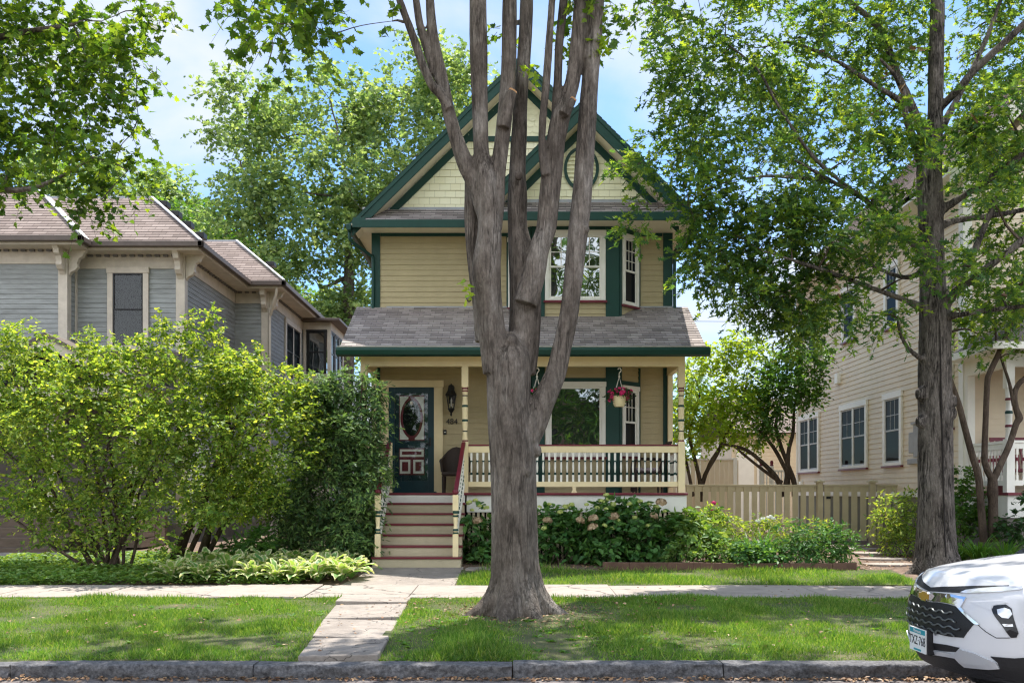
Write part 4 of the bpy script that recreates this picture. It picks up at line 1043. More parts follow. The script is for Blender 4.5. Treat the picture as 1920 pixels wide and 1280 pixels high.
for s in (-1, 1):
    mb = MB(); limb(mb, [(Vector((cx_ - .3, cy_ + s * .27, cz_ + .02)), .02), (Vector((cx_ - .30, cy_ + s * .27, cz_ + .5)), .02), (Vector((cx_ - .24, cy_ + s * .27, cz_ + .66)), .022), (Vector((cx_ + .05, cy_ + s * .27, cz_ + .68)), .022), (Vector((cx_ + .32, cy_ + s * .27, cz_ + .66)), .02)], 8, 3); mb.build('armrest', M['wicker'], t)
    for xx in (-.27, .24):
        mb = MB(); mb.tube([(cx_ + xx, cy_ + s * .24, cz_), (cx_ + xx, cy_ + s * .24, cz_ + .38)], [.018, .022], 8); mb.build('leg', M['wicker'], t)
# ------------------------------------------------------------------ blue-grey house on the left
BL = thing('blue_house', 'weathered blue-grey clapboard house with brown hipped roof and carved eave brackets', 'house', (-10, 24, .4))
XA, XB, XC, XD = -10.46, -7.88, -6.94, -6.0
YA, YB, YC, YD, YE = 22.5, 23.0, 27.2, 31.6, 35.0
ZE = 7.42
mb = MB(); st_ = .115
mb.lap((0, YA, 0), (1, 0, 0), (0, 0, 1), SY, -16, XA, .9, ZE - .2, st_); mb.lap((XA, YA, 0), (0, 1, 0), (0, 0, 1), (1, 0, 0), 0, YB - YA, .9, ZE - .2, st_)
mb.lap((0, YB, 0), (1, 0, 0), (0, 0, 1), SY, XA, XB, .9, ZE - .2, st_); mb.lap((XB, YB, 0), (0, 1, 0), (0, 0, 1), (1, 0, 0), 0, YC - YB, .9, ZE - .2, st_)
mb.lap((0, YC, 0), (1, 0, 0), (0, 0, 1), SY, XB, XC, .9, ZE - .2, st_); mb.lap((XC, YC, 0), (0, 1, 0), (0, 0, 1), (1, 0, 0), 0, YE - YC, .9, ZE - .2, st_)
mb.build('siding', M['blue'], BL)
mb = MB(); mb.prism([(-16, YA + .02), (XA - .02, YA + .02), (XA - .02, YB + .02), (XB - .02, YB + .02), (XB - .02, YC + .02), (XC - .02, YC + .02), (XC - .02, YE), (-16, YE)], 'z', .1, ZE - .01); mb.build('inner_wall', M['blue'], BL)
mb = MB(); mb.prism([(-16, YA - .02), (XA + .02, YA - .02), (XA + .02, YB - .02), (XB + .02, YB - .02), (XB + .02, YC - .02), (XC + .02, YC - .02), (XC + .02, YE), (-16, YE)], 'z', .1, .9); mb.build('foundation', M['stone'], BL)
mb = MB()
for (x, y) in ((XA, YA), (XB, YB), (XC, YC)):
    mb.box(x - .19, x + .025, y - .03, y + .18, .9, ZE - .25)
mb.box(XA + .002, XA + .03, YB - .1, YB - .001, .9, ZE - .25)
# frieze boards
mb.box(-16, XA + .028, YA - .028, YA, ZE - .42, ZE - .02); mb.box(XA + .03, XB + .028, YB - .028, YB, ZE - .42, ZE - .02); mb.box(XB, XB + .028, YB, YC - .03, ZE - .42, ZE - .02)
mb.box(XB + .03, XC + .028, YC - .028, YC, ZE - .42, ZE - .02); mb.box(XC, XC + .028, YC, YE, ZE - .42, ZE - .02); mb.box(XA, XA + .028, YA, YB - .03, ZE - .42, ZE - .02)
mb.build('corner_trim', M['beige'], BL, bev=.008)
dn = MB()   # dentil course
def dent(x0, x1, y, axis):
    k = x0
    while k < x1:
        if axis == 'x': dn.box(k, k + .11, y - .09, y - .028, ZE - .14, ZE - .02)
        else: dn.box(y + .028, y + .09, k, k + .11, ZE - .14, ZE - .02)
        k += .2
dent(-15.9, XA - .2, YA, 'x'); dent(XA + .1, XB - .2, YB, 'x'); dent(XB + .1, XC - .2, YC, 'x'); dent(YB + .2, YC - .15, XB, 'y'); dent(YC + .2, YE - .1, XC, 'y')
dn.build('dentil_molding', mat('grey_dentils', (.16, .15, .145), .8, .2, 6), BL)
OV = .58
ef = MB(); gt = MB()
poly = [(-16, YA - OV), (XA + OV, YA - OV), (XA + OV, YB - OV), (XB + OV, YB - OV), (XB + OV, YC - OV), (XC + OV, YC - OV), (XC + OV, YE + .3), (-16, YE + .3)]
ef.prism(poly, 'z', ZE, ZE + .05)
ef.prism([(p[0] - .07 * (p[0] > -15), p[1] + .07 * (p[1] < 34)) for p in poly], 'z', ZE - .09, ZE - .002)
ef.build('eave_soffit', M['beige'], BL, bev=.01)
for a, b in zip(poly[:-2], poly[1:-1]):
    a3, b3 = Vector((*a, ZE + .03)), Vector((*b, ZE + .03)); d_ = (b3 - a3).normalized()
    gt.bar(a3 - d_ * .06, b3 + d_ * .06, .12, .13)
gt.build('gutter', [M['brown']], BL, bev=.015)
def bracket(x, y, ax):
    """scrolled bracket hanging under the eave: profile extruded 0.13 m"""
    pr = [(0, 0), (.42, 0), (.43, -.07), (.36, -.13), (.33, -.22), (.24, -.27), (.20, -.38), (.22, -.46), (.14, -.55), (.06, -.58), (0, -.66)]
    mb = MB()
    if ax == 'y':
        mb.prism([(y - p, ZE - .02 + q) for p, q in pr], 'x', x - .07, x + .07)
    else:
        mb.prism([(x + p, ZE - .02 + q) for p, q in pr], 'y', y - .07, y + .07)
    return mb.build('bracket', M['beige'], BL, bev=.012)
for x, y in ((XA - .08, YA - .03), (XB - .08, YB - .03), (XC - .08, YC - .03)):
    bracket(x, y, 'y'); bracket(x + .11, y + .11, 'x')
bracket(XC + .03, YE - .2, 'x')
ZD = 9.1
def hip_faces(mb, segs):
    for (p, q, r_, s_) in segs:
        P_, Q_, R_, S_ = [Vector(v) for v in (p, q, r_, s_)]
        U = (Q_ - P_).normalized(); nn = (Q_ - P_).cross(S_ - P_).normalized()
        if nn.z < 0: nn = -nn
        V = nn.cross(U) if nn.cross(U).z > 0 else U.cross(nn)
        Lq = (Q_ - P_).length; hv = (S_ - P_).dot(V); a = (S_ - P_).dot(U); b = (R_ - P_).dot(U)
        mb.lap(P_, U, V, nn, 0, Lq, 0, hv, .14, .010, clip=lambda v, a=a, b=b, Lq=Lq, hv=hv: (a * v / hv, Lq + (b - Lq) * v / hv))
ze = ZE + .06; T = 1.9
rf = MB()
eA, eB, eC = XA + OV, XB + OV, XC + OV; fA, fB, fC = YA - OV, YB - OV, YC - OV
hip_faces(rf, [((-16, fA, ze), (eA, fA, ze), (eA - T, fA + T, ZD), (-16, fA + T, ZD)),
               ((eA, fA, ze), (eA, fB, ze), (eA - T + .02, fB + T, ZD), (eA - T, fA + T, ZD)),
               ((eA, fB, ze + .004), (eB, fB, ze + .004), (eB - T, fB + T, ZD), (eA - T, fB + T, ZD)),
               ((eB, fB, ze), (eB, fC, ze), (eB - T, fC + T, ZD), (eB - T, fB + T, ZD)),
               ((eB, fC, ze + .004), (eC, fC, ze + .004), (eC - T, fC + T, ZD), (eB - T, fC + T, ZD)),
               ((eC, fC, ze), (eC, YE + .3, ze), (eC - T, YE - 1.6, ZD), (eC - T, fC + T, ZD))])
roofL = rf.build('roof', M['roof_pink'], BL)
mb = MB(); mb.prism([(-16, fA + T), (eA - T, fA + T), (eA - T, fB + T), (eB - T, fB + T), (eB - T, fC + T), (eC - T, fC + T), (eC - T, YE - 1.6), (-16, YE - 1.6)], 'z', ZD - .2, ZD + .05)
for a, b in (((eA, fA, ze), (eA - T, fA + T, ZD)), ((eB, fB, ze), (eB - T, fB + T, ZD)), ((eC, fC, ze), (eC - T, fC + T, ZD))):
    a, b = Vector(a), Vector(b); mb.bar(a.lerp(b, .03) + Vector((.05, -.02, .02)), b + Vector((.05, -.02, .03)), .08, .03)
mb.bar(Vector((eA, fB, ze)) + Vector((-.05, 0, .05)), Vector((eA - T, fB + T, ZD + .03)), .10, .03)
mb.build('ridge_cap', M['metal'], roofL)
for k in range(4):
    mb = MB(); a = Vector((eB, fB, ze)).lerp(Vector((eB - T, fB + T, ZD)), .18 + k * .24)
    mb.box(a.x - .02, a.x + .22, a.y + .25, a.y + .55, a.z - .02, a.z + .13); mb.build('roof_vent', M['black'], roofL, bev=.02)
mb = MB(); a = Vector((eC, fC, ze)).lerp(Vector((eC - T, fC + T, ZD)), .45); mb.box(a.x + .05, a.x + .3, a.y + .3, a.y + .6, a.z, a.z + .13)
mb.build('roof_vent', M['black'], roofL, bev=.02)
win_unit(BL, 'window', PX(203, YB), PX(280, YB), PZ(654, YB), PZ(503, YB), (0, YB - .024, 0), (1, 0, 0), SY, cas=.13, cols=1, rows=1, frame='beige', sash='black', pane='clear', curtain=True, sill='beige')
win_unit(BL, 'window', 29.1, 31.2, PZ(712, 29.5), PZ(600, 29.5), (XC + .012, 0, 0), (0, 1, 0), (1, 0, 0), cas=.14, frame='beige', sash='black', twin=True, cols=1, rows=1, sill='beige')
win_unit(BL, 'window', 25.4, 26.8, 1.9, 4.2, (XB + .012, 0, 0), (0, 1, 0), (1, 0, 0), cas=.13, frame='beige', sash='black', cols=1, rows=1, sill='beige')
mb = MB(); limb(mb, [(Vector((XC + .35, YC - .45, ZE + .0)), .04), (Vector((XC + .34, YC - .44, ZE - .2)), .04), (Vector((XC + .1, YC - .1, ZE - .75)), .04), (Vector((XC + .06, YC - .06, ZE - 1)), .04), (Vector((XC + .06, YC - .06, 1)), .04)], 8, 3); mb.build('downspout', M['beige'], BL)
# glazed sunroom at the back corner
sx0, sx1, sy0, sy1 = XC + .03, XD, YD, YD + 2.4
ztop = PZ(618, YD); 
mb = MB(); mb.box(sx0, sx1, sy0, sy1, .3, PZ(700, YD)); mb.box(sx0, sx0 + .1, sy0, sy0 + .12, PZ(700, YD), ztop); mb.box(sx1 - .12, sx1, sy0, sy0 + .12, PZ(700, YD), ztop); mb.box(sx1 - .12, sx1, sy1 - .12, sy1, PZ(700, YD), ztop); mb.box(sx0, sx1, sy0 - .01, sy1, ztop, ztop + .25)
for k in (1, 2): mb.box(sx1 - .1, sx1 - .01, sy0 + 2.4 * k / 3 - .05, sy0 + 2.4 * k / 3 + .05, PZ(700, YD), ztop)
sr = mb.build('sunroom', M['beige'], BL, bev=.01)
mb = MB(); mb.box(sx0 - .1, sx1 + .35, sy0 - .35, sy1 + .3, ztop + .25, ztop + .33); mb.build('sunroom_roof', M['brown'], BL, bev=.01)
win_unit(BL, 'window', sx0 + .12, sx1 - .14, PZ(700, YD), ztop - .02, (0, sy0 + .03, 0), (1, 0, 0), SY, cas=.05, frame='black', sash='black', cols=1, rows=1, sill=False, pane='glass_front')
for k in range(3): win_unit(BL, 'window', sy0 + .14 + k * .78, sy0 + .14 + k * .78 + .66, PZ(700, YD), ztop - .02, (sx1 - .06, 0, 0), (0, 1, 0), (1, 0, 0), cas=.05, frame='black', sash='black', cols=2, rows=2, sill=False, pane='glass_front')
# front porch of that house with a small gabled entry
mb = MB(); mb.box(-16, -8.1, 20.9, YA, .45, 1.1); mb.build('porch_floor', M['wood'], BL)
mb = MB(); mb.box(-16, -8.15, 21.0, 21.15, 3.75, 4.15); mb.box(-8.3, -8.15, 21.15, YB, 3.75, 4.149)
for x in (-8.3, -10.1, -12.4, -14): mb.box(x - .09, x + .09, 20.98, 21.17, 1.1, 3.75)
mb.build('porch_post', M['beige'], BL, bev=.01)
mb = MB(); V = Vector((0, 2.3, .75)); nn = Vector((0, -.75, 2.3)); mb.lap((0, 20.6, 4.25), (1, 0, 0), V, nn, -16, -7.8, 0, V.length, .14, .01, mi=0); mb.prism([(20.6, 4.245), (22.9, 4.99), (22.9, 4.8), (20.6, 4.12)], 'x', -16, -7.8, 1)
mb.build('porch_roof', [M['roof_pink'], M['brown']], BL)
gx, gz = PX(88, 20.4), PZ(624, 20.4)
mb = MB()
for s in (-1, 1):
    mb.prism([(gx, gz), (gx + s * 1.9, gz - 1.0), (gx + s * 1.9, gz - 1.1), (gx, gz - .1)], 'y', 20.3, 22.6, 0)
mb.build('entry_gable_roof', M['brown'], BL)
mb = MB()
for s in (-1, 1): mb.prism([(gx, gz - .1), (gx + s * 1.8, gz - 1.05), (gx + s * 1.8, gz - 1.25), (gx, gz - .32)], 'y', 20.34, 20.42, 0)
mb.box(gx - 1.7, gx + 1.7, 20.42, 20.5, gz - 1.35, gz - 1.15)
mb.build('entry_gable_board', M['beige'], BL)
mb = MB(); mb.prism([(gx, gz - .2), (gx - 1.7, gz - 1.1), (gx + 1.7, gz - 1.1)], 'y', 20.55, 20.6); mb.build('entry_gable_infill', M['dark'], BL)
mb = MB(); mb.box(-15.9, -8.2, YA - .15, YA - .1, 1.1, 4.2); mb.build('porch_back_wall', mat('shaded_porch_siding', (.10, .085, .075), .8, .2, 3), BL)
mb = MB()
for k in range(4): mb.box(-11.6, -9.45, 20.9 - .32 * (k + 1), 20.9 - .32 * k, .3, 1.1 - .2 * (k + 1))
mb.build('entry_steps', M['wood'], BL, bev=.02)
# ------------------------------------------------------------------ beige house on the right
RH = thing('beige_house', 'beige clapboard house with white-trimmed side windows behind the oak', 'house', (12, 24, .4))
XR, YR0, YR1, ZR = 9.2, 19.6, 31.0, 8.0
mb = MB(); mb.lap((XR, YR0, 0), (0, 1, 0), (0, 0, 1), (-1, 0, 0), 0, YR1 - YR0, 1.62, ZR, .128, .016); mb.lap((0, YR0, 0), (1, 0, 0), (0, 0, 1), SY, XR, 17, 1.62, ZR, .128, .016)
mb.lap((0, YR0, 0), (1, 0, 0), (0, 0, 1), SY, XR, 17, ZR, 12, .128, .016, clip=lambda z: (XR + (z - ZR), 17 - (z - ZR)))
mb.build('siding', M['tanwall'], RH)
mb = MB(); mb.box(XR + .02, 17, YR0 + .02, YR1, .1, ZR); mb.prism([(XR + .02, ZR), (17, ZR), (13.1, 11.9)], 'y', YR0 + .02, YR1); mb.build('inner_wall', M['tanwall'], RH)
mb = MB(); mb.box(XR + .01, 17, YR0 + .01, YR1, .1, 1.55); mb.build('foundation', mat('olive_foundation', (.17, .165, .12), .8, .15, 3, .3, 30), RH)
mb = MB(); mb.box(XR - .035, XR + .01, YR0 - .02, YR1, 1.55, 1.66); mb.box(XR - .03, XR + .16, YR0 - .03, YR0 + .17, 1.67, ZR); mb.box(XR - .03, XR + .12, YR1 - .12, YR1 + .03, 1.67, ZR); mb.box(XR - .028, XR, YR0 + .18, YR1 - .13, ZR - .3, ZR); mb.build('white_trim', M['white'], RH, bev=.006)
mb = MB(); mb.box(XR - .55, XR + .02, YR0 - .6, YR1 + .3, ZR - .02, ZR + .04); mb.box(XR - .6, XR - .52, YR0 - .62, YR1 + .32, ZR - .06, ZR + .12)
raked(mb, 13.1, ZR + 4.5, XR - .55, ZR + .05, YR0 - .64, YR0 - .58, .3); raked(mb, 13.1, ZR + 4.5, 17.6, ZR + .05, YR0 - .64, YR0 - .58, .3); mb.build('eave', M['white'], RH)
mb = MB(); roof_slope(mb, 13.1, ZR + 4.55, XR - .6, ZR + .1, YR0 - .66, YR1 + .35, .12, .14); roof_slope(mb, 13.1, ZR + 4.55, 17.6, ZR + .1, YR0 - .66, YR1 + .35, .12, .14); mb.build('roof', [M['roof_pink'], M['white']], RH)
for (a, b, z0, z1, tw) in ((28.75, 30.75, 2.28, 4.05, 1), (24.85, 26.9, 2.3, 4.05, 1), (22.62, 23.76, 2.3, 4.05, 0), (25.7, 26.75, 5.8, 7.3, 0), (22.8, 23.7, 5.65, 7.2, 0), (28.9, 29.9, 5.75, 7.2, 0), (20.0, 20.9, 3.0, 5.4, 0)):
    win_unit(RH, 'window', a, b, z0, z1, (XR - .014, 0, 0), (0, 1, 0), (-1, 0, 0), cas=.13, twin=bool(tw), cols=3 if not tw else 2, rows=2, frame='white', sash='wsash')
mb = MB()
for (a, b, z0, z1, d) in ((21.75, 22.05, 2.55, 3.02, .12), (21.3, 21.7, 2.45, 3.18, .16)): mb.box(XR - d, XR - .0, a, b, z0, z1)
mb.box(XR - .2, XR, 21.2, 21.75, 3.18, 3.24); mb.box(XR - .09, XR, 21.2, 22.2, 2.30, 2.42)
mb.build('utility_box', mat('grey_meter_box', (.3, .29, .27), .5, .15, 5), RH, bev=.01)
mb = MB(); mb.box(XR - .12, XR, 26.9, 27.15, 5.0 - .3, 5.0); mb.build('wall_vent', M['white'], RH, bev=.02)
mb = MB(); mb.box(XR - .1, XR, 30.4, 30.6, 1.7, 2.0); mb.build('wall_vent', M['white'], RH, bev=.02)
mb = MB(); mb.tube([(XR - .06, 30.85, .4), (XR - .06, 30.85, ZR)], [.045, .045], 8); mb.build('downspout', M['white'], RH)
# its porch
QX, QY0 = XR, 17.9
mb = MB(); mb.box(QX - .02, 15.5, QY0 - .1, YR0, 1.60, 1.65); mb.build('porch_floor', M['maroon'], RH)
mb = MB(); mb.box(QX, 15.5, QY0 - .04, QY0 + .02, 1.18, 1.598); mb.box(QX, QX + .05, QY0 + .02, YR0, 1.18, 1.598); mb.build('porch_skirt', M['skirt'], RH)
mb = MB(); mb.box(QX + .02, 15.5, QY0, QY0 + .3, .2, 1.17); mb.box(QX + .02, QX + .3, QY0 + .3, YR0, .2, 1.17); mb.build('porch_foundation', M['stone'], RH)
mb = MB(); mb.box(QX, 15.5, QY0, QY0 + .14, 4.0, 4.3); mb.box(QX, QX + .14, QY0 + .14, YR0 - .03, 4.0, 4.298); mb.build('porch_beam', M['white'], RH)
def white_post(x, y):
    mb = MB(); w = .075
    mb.box(x - w, x + w, y - w, y + w, 1.651, 2.65, 0); mb.box(x - w, x + w, y - w, y + w, 3.6, 4.0, 0)
    mb.lathe([(.07, 2.65), (.055, 2.7), (.055, 2.85), (.068, 2.87), (.068, 2.9), (.055, 2.92), (.06, 3.1), (.068, 3.12), (.068, 3.16), (.055, 3.18), (.05, 3.35), (.066, 3.37), (.066, 3.4), (.055, 3.42), (.07, 3.6)], (x, y, 0), 12, [0, 0, 0, 1, 1, 0, 0, 2, 2, 0, 0, 1, 1, 0])
    return mb.build('porch_post', [M['white'], M['maroon'], M['green']], RH)
white_post(QX + .08, QY0 + .07); white_post(QX + 1.75, QY0 + .07)
mb = MB(); mb.box(QX, QX + .15, YR0 - .17, YR0 - .03, 1.651, 4.0); mb.build('half_post', M['white'], RH)
rb0 = None
def white_rail(p, q):
    global rb0
    p, q = Vector(p), Vector(q); d = q - p; Zv = Vector((0, 0, 1)); mb = MB()
    mb.bar(p + Zv * .95, q + Zv * .95, .08, .05); mb.bar(p + Zv * .87, q + Zv * .87, .05, .1); mb.bar(p + Zv * .18, q + Zv * .18, .06, .1)
    r_ = mb.build('porch_railing', M['white'], RH)
    n = int(d.length / .115)
    for k in range(n):
        w_ = p + d * ((k + .5) / n) + Zv * .23
        if rb0 is None:
            b_ = MB(); b_.box(-.02, .02, -.02, .02, 0, .1); b_.box(-.02, .02, -.02, .02, .48, .59)
            b_.lathe([(.016, .1), (.02, .14), (.012, .16), (.022, .25), (.014, .36), (.02, .38), (.02, .41), (.014, .43), (.016, .48)], (0, 0, 0), 8, [0, 0, 0, 0, 1, 1, 1, 0])
            rb0 = b_.build('baluster', [M['white'], M['maroon']], None); rb0.parent = r_; rb0.location = w_ - wl(r_)
        else: copy_obj(rb0, r_, w_)
white_rail((QX + .08, QY0 + .16, 1.651), (QX + .08, YR0 - .18, 1.651)); white_rail((QX + .17, QY0 + .07, 1.651), (QX + 1.66, QY0 + .07, 1.651))
mb = MB(); ez = 4.34
hip_faces(mb, [((QX - .45, QY0 - .45, ez), (15.6, QY0 - .45, ez), (15.6, YR0, ez + 1.1), (QX + 1.4, YR0, ez + 1.1)), ((QX - .452, YR0, ez), (QX - .45, QY0 - .45, ez), (QX + 1.4, YR0 - .01, ez + 1.1), (QX + 1.39, YR0, ez + 1.1))])
mb.build('porch_roof', M['roof'], RH)
mb = MB(); mb.box(QX - .45, 15.6, QY0 - .45, QY0 + .1, ez - .05, ez - .01); mb.box(QX - .45, QX + .1, QY0 + .1, YR0, ez - .052, ez - .012); mb.box(QX - .5, 15.6, QY0 - .5, QY0 - .45, ez - .08, ez + .05); mb.box(QX - .5, QX - .45, QY0 - .45, YR0, ez - .08, ez + .05); mb.build('porch_gutter', M['white'], RH)
t = thing('porch_bench', 'dark red bench behind the white railing of the right-hand porch', 'bench', (10.1, 18.9, 1.65))
mb = MB(); mb.box(9.6, 10.9, 18.7, 19.15, 2.05, 2.12); mb.build('seat', M['maroon'], t, bev=.01)
mb = MB()
for k in range(12): mb.bar((9.62 + k * .115, 19.15, 2.12), (9.62 + k * .115, 19.3, 2.72), .07, .02, up=(0, 1, 0))
mb.bar((9.58, 19.3, 2.72), (10.95, 19.3, 2.72), .04, .07); mb.build('backrest', M['maroon'], t)
for x in (9.65, 10.85):
    mb = MB(); mb.box(x - .03, x + .03, 18.72, 19.2, 1.651, 2.05); mb.build('leg', M['maroon'], t)
# ------------------------------------------------------------------ fence and gate between the houses
FY = 23.0
fn = thing('picket_fence', 'khaki board fence with flat cap rail between the two houses', 'fence', (6, FY, .45))
gtT = thing('fence_gate', 'khaki board gate hung between two capped posts of the fence', 'gate', (PX(1586, FY), FY, .45))
def panel(parent, name, u0, u1, v0):
    x0, x1 = PX(u0, FY), PX(u1, FY); zt = PZ(v0, FY); mb = MB()
    mb.box(x0, x1, FY - .06, FY + .06, zt - .04, zt); mb.box(x0, x1, FY - .025, FY + .025, zt - .17, zt - .042); mb.box(x0, x1, FY - .025, FY + .025, .56, .70)
    n = max(3, int((x1 - x0) / .185)); pit = (x1 - x0) / n
    for k in range(n):
        mb.box(x0 + k * pit + .01, x0 + k * pit + pit * .72, FY - .045, FY - .027, .5, zt - .045)
    return mb.build(name, M['fence'], parent, bev=.004)
panel(fn, 'panel', 1286, 1530, 908); panel(fn, 'panel', 1643, 1735, 908)
for u in (1536.5, 1635):
    x = PX(u, FY); mb = MB(); mb.box(x - .065, x + .065, FY - .065, FY + .065, .3, PZ(904, FY)); mb.box(x - .1, x + .1, FY - .1, FY + .1, PZ(904, FY), PZ(902, FY) + .01); mb.add([(x - .09, FY - .09, PZ(901.5, FY)), (x + .09, FY - .09, PZ(901.5, FY)), (x + .09, FY + .09, PZ(901.5, FY)), (x - .09, FY + .09, PZ(901.5, FY)), (x, FY, PZ(898, FY))], [(0, 1, 4), (1, 2, 4), (2, 3, 4), (3, 0, 4), (3, 2, 1, 0)])
    mb.build('post', M['fence'], fn, bev=.004)
panel(gtT, 'board_panel', 1544, 1628, 908)
mb = MB(); mb.box(PX(1548, FY) , PX(1556, FY), FY - .07, FY - .046, 1.5, 1.56); mb.build('latch', M['black'], gtT)
# things behind the fence
GA = thing('garage', 'tan garage with a white side door behind the small trees', 'garage', (9.5, 37, .5))
gy = 36.0
mb = MB(); mb.lap((0, gy, 0), (1, 0, 0), (0, 0, 1), SY, PX(1372, gy), PX(1505, gy), .5, PZ(812, gy), .14, .014); mb.box(PX(1372, gy), PX(1505, gy), gy + .02, gy + 6, .3, PZ(812, gy)); mb.build('wall', M['tanwall'], GA)
mb = MB(); V = Vector((0, 3.2, 1.6)); mb.lap((0, gy - .4, PZ(812, gy)), (1, 0, 0), V, (0, -1.6, 3.2), PX(1366, gy), PX(1512, gy), 0, V.length, .15, .01); mb.prism([(gy - .4, PZ(812, gy) - .005), (gy + 2.8, PZ(812, gy) + 1.59), (gy + 6.2, PZ(812, gy))], 'x', PX(1366, gy), PX(1512, gy)); mb.build('roof', M['roof_pink'], GA)
mb = MB(); mb.box(PX(1380, gy), PX(1413, gy), gy - .06, gy, .5, PZ(838, gy)); mb.build('door', M['white'], GA)
mb = MB(); mb.box(PX(1419, gy), PX(1426, gy), gy - .04, gy, .5, PZ(812, gy)); mb.build('corner_board', M['white'], GA)
PF = thing('privacy_fence', 'tall plain cream board fence at the back of the yard', 'fence', (6, 30, .5))
mb = MB(); x = PX(1250, 30)
while x < PX(1378, 30): mb.box(x, x + .142, 30, 30.02, .5, PZ(862, 30)); x += .15
mb.build('boards', M['tanwall'], PF)
mb = MB(); mb.box(PX(1250, 30), PX(1380, 30), 29.97, 30.05, PZ(862, 30), PZ(859, 30)); mb.build('cap_rail', M['white'], PF)
for u in (1290, 1378): mb = MB(); mb.box(PX(u, 30) - .06, PX(u, 30) + .06, 29.95, 30.07, .4, PZ(858, 30)); mb.build('post', M['white'], PF)
DK = thing('deck_railing', 'short white deck railing with dark red post caps behind the fence', 'railing', (8.3, 29, .5))
mb = MB(); mb.bar((PX(1428, 29), 29, 2.3), (PX(1482, 29), 29, 2.3), .06, .06)
for k in range(9): mb.bar((PX(1432 + k * 5.5, 29), 29, .9), (PX(1432 + k * 5.5, 29), 29, 2.28), .035, .035, up=(0, 1, 0))
mb.build('rail', M['white'], DK)
for u in (1427, 1447, 1476):
    mb = MB(); x = PX(u, 29); mb.box(x - .05, x + .05, 28.95, 29.05, .5, 2.45, 0); mb.lathe([(.04, 2.45), (.06, 2.48), (.04, 2.51), (.055, 2.56), (.03, 2.62)], (x, 29, 0), 10, 1); mb.build('post', [M['white'], M['maroon']], DK)
# ------------------------------------------------------------------ the big multi-stemmed maple in front
MT = thing('maple_tree', 'big grey-barked maple on the verge with many upright stems, in front of the house', 'tree', (PX(965, 12.4), 12.4, .08))
def Q(y, *rows): return [(P(u, v, y + (r[0] if r else 0)), w * y / F / 2) for u, v, w, *r in rows]
tb = MB(); Y0 = 12.4; sk = []
limb(tb, Q(Y0, (968, 1175, 150), (968, 1150, 128), (967, 1125, 110), (967, 1095, 98), (965.5, 1050, 91), (964.5, 1000, 88), (963, 900, 86), (960, 830, 88), (954, 760, 82), (954, 700, 84), (956, 670, 78), (956, 645, 54), (956, 622, 24)), 20, 4)
# root flares
for ang, ln, r0 in ((200, .75, .15), (255, .65, .17), (300, .55, .15), (345, .75, .16), (20, .6, .13), (140, .6, .13), (80, .5, .12)):
    a = rad(ang); c = Vector((PX(967, Y0), Y0, 0))
    dv = Vector((math.cos(a), math.sin(a), 0))
    limb(tb, [(c + dv * .16 + Vector((0, 0, .75)), r0 * .9), (c + dv * .24 + Vector((0, 0, .40)), r0 * .95), (c + dv * (.26 + ln * .18) + Vector((0, 0, .19)), r0 * .85), (c + dv * (.29 + ln * .4) + Vector((0, 0, .08)), r0 * .6), (c + dv * (.3 + ln * .78) + Vector((0, 0, -.03)), .03)], 10, 3)
# left mass and its stems
limb(tb, Q(Y0 - .05, (930, 700, 50), (922, 620, 52), (916, 560, 50), (912, 500, 54, -.05), (918, 440, 46, -.1), (915, 380, 42, -.1), (908, 330, 40, -.1), (902, 280, 30, -.05), (900, 200, 31), (897, 80, 34), (896, -20, 32), (893, -160, 26), (880, -320, 18)), 14, 4, sk)
limb(tb, Q(Y0 + .12, (910, 640, 40), (903, 570, 36), (894, 510, 32), (886, 430, 30), (884, 360, 28), (884, 312, 26), (884, 296, 20)), 12, 4)
limb(tb, Q(Y0 - .12, (920, 440, 30), (908, 400, 31), (892, 350, 33), (872, 305, 33), (856, 260, 27), (841, 210, 25), (832, 160, 23), (820, 110, 22), (811, 60, 20), (806, 0, 17), (800, -120, 14), (780, -260, 9)), 12, 4, sk)
limb(tb, Q(Y0 - .12, (833, 165, 18), (815, 135, 17), (800, 90, 16.5), (788, 50, 16), (780, 0, 14), (765, -100, 11), (745, -220, 7)), 10, 4, sk)
limb(tb, Q(Y0 - .2, (842, 205, 18), (826, 178, 18), (810, 160, 17.5), (794, 125, 17), (780, 85, 17), (764, 40, 15), (749, 0, 14), (720, -90, 10), (690, -190, 7)), 10, 4, sk)
limb(tb, Q(Y0 - .08, (925, 430, 34), (930, 380, 34), (933, 330, 32), (938, 290, 30), (944, 240, 29), (950, 180, 29), (954, 120, 29), (955, 40, 29), (956, -40, 27), (962, -180, 22), (970, -330, 14)), 12, 4, sk)
limb(tb, Q(Y0 - .2, (943, 240, 26), (950, 205, 24), (957, 182, 22), (961, 172, 18)), 10, 4)
# right mass
limb(tb, Q(Y0 + .16, (975, 700, 60), (982, 640, 60), (985, 560, 60), (982, 510, 56), (975, 460, 46), (970, 420, 37), (970, 370, 38), (970, 320, 32), (973, 260, 31), (977, 180, 27), (983, 100, 26), (987, 20, 26), (989, -60, 24), (1000, -200, 18), (1010, -330, 11)), 14, 4, sk)
limb(tb, Q(Y0 - .06, (985, 570, 46), (1000, 520, 44), (1010, 470, 40), (1024, 430, 38), (1029, 380, 40), (1034, 330, 40), (1042, 270, 37), (1050, 225, 37), (1062, 190, 31), (1074, 150, 28), (1082, 90, 28), (1086, 40, 27), (1090, -40, 24), (1098, -180, 18), (1110, -320, 11)), 14, 4, sk)
limb(tb, Q(Y0 - .02, (1046, 230, 26), (1044, 190, 20), (1046, 150, 17), (1048, 90, 17), (1053, 40, 17), (1058, -20, 16), (1066, -150, 12), (1070, -280, 7)), 10, 4, sk)
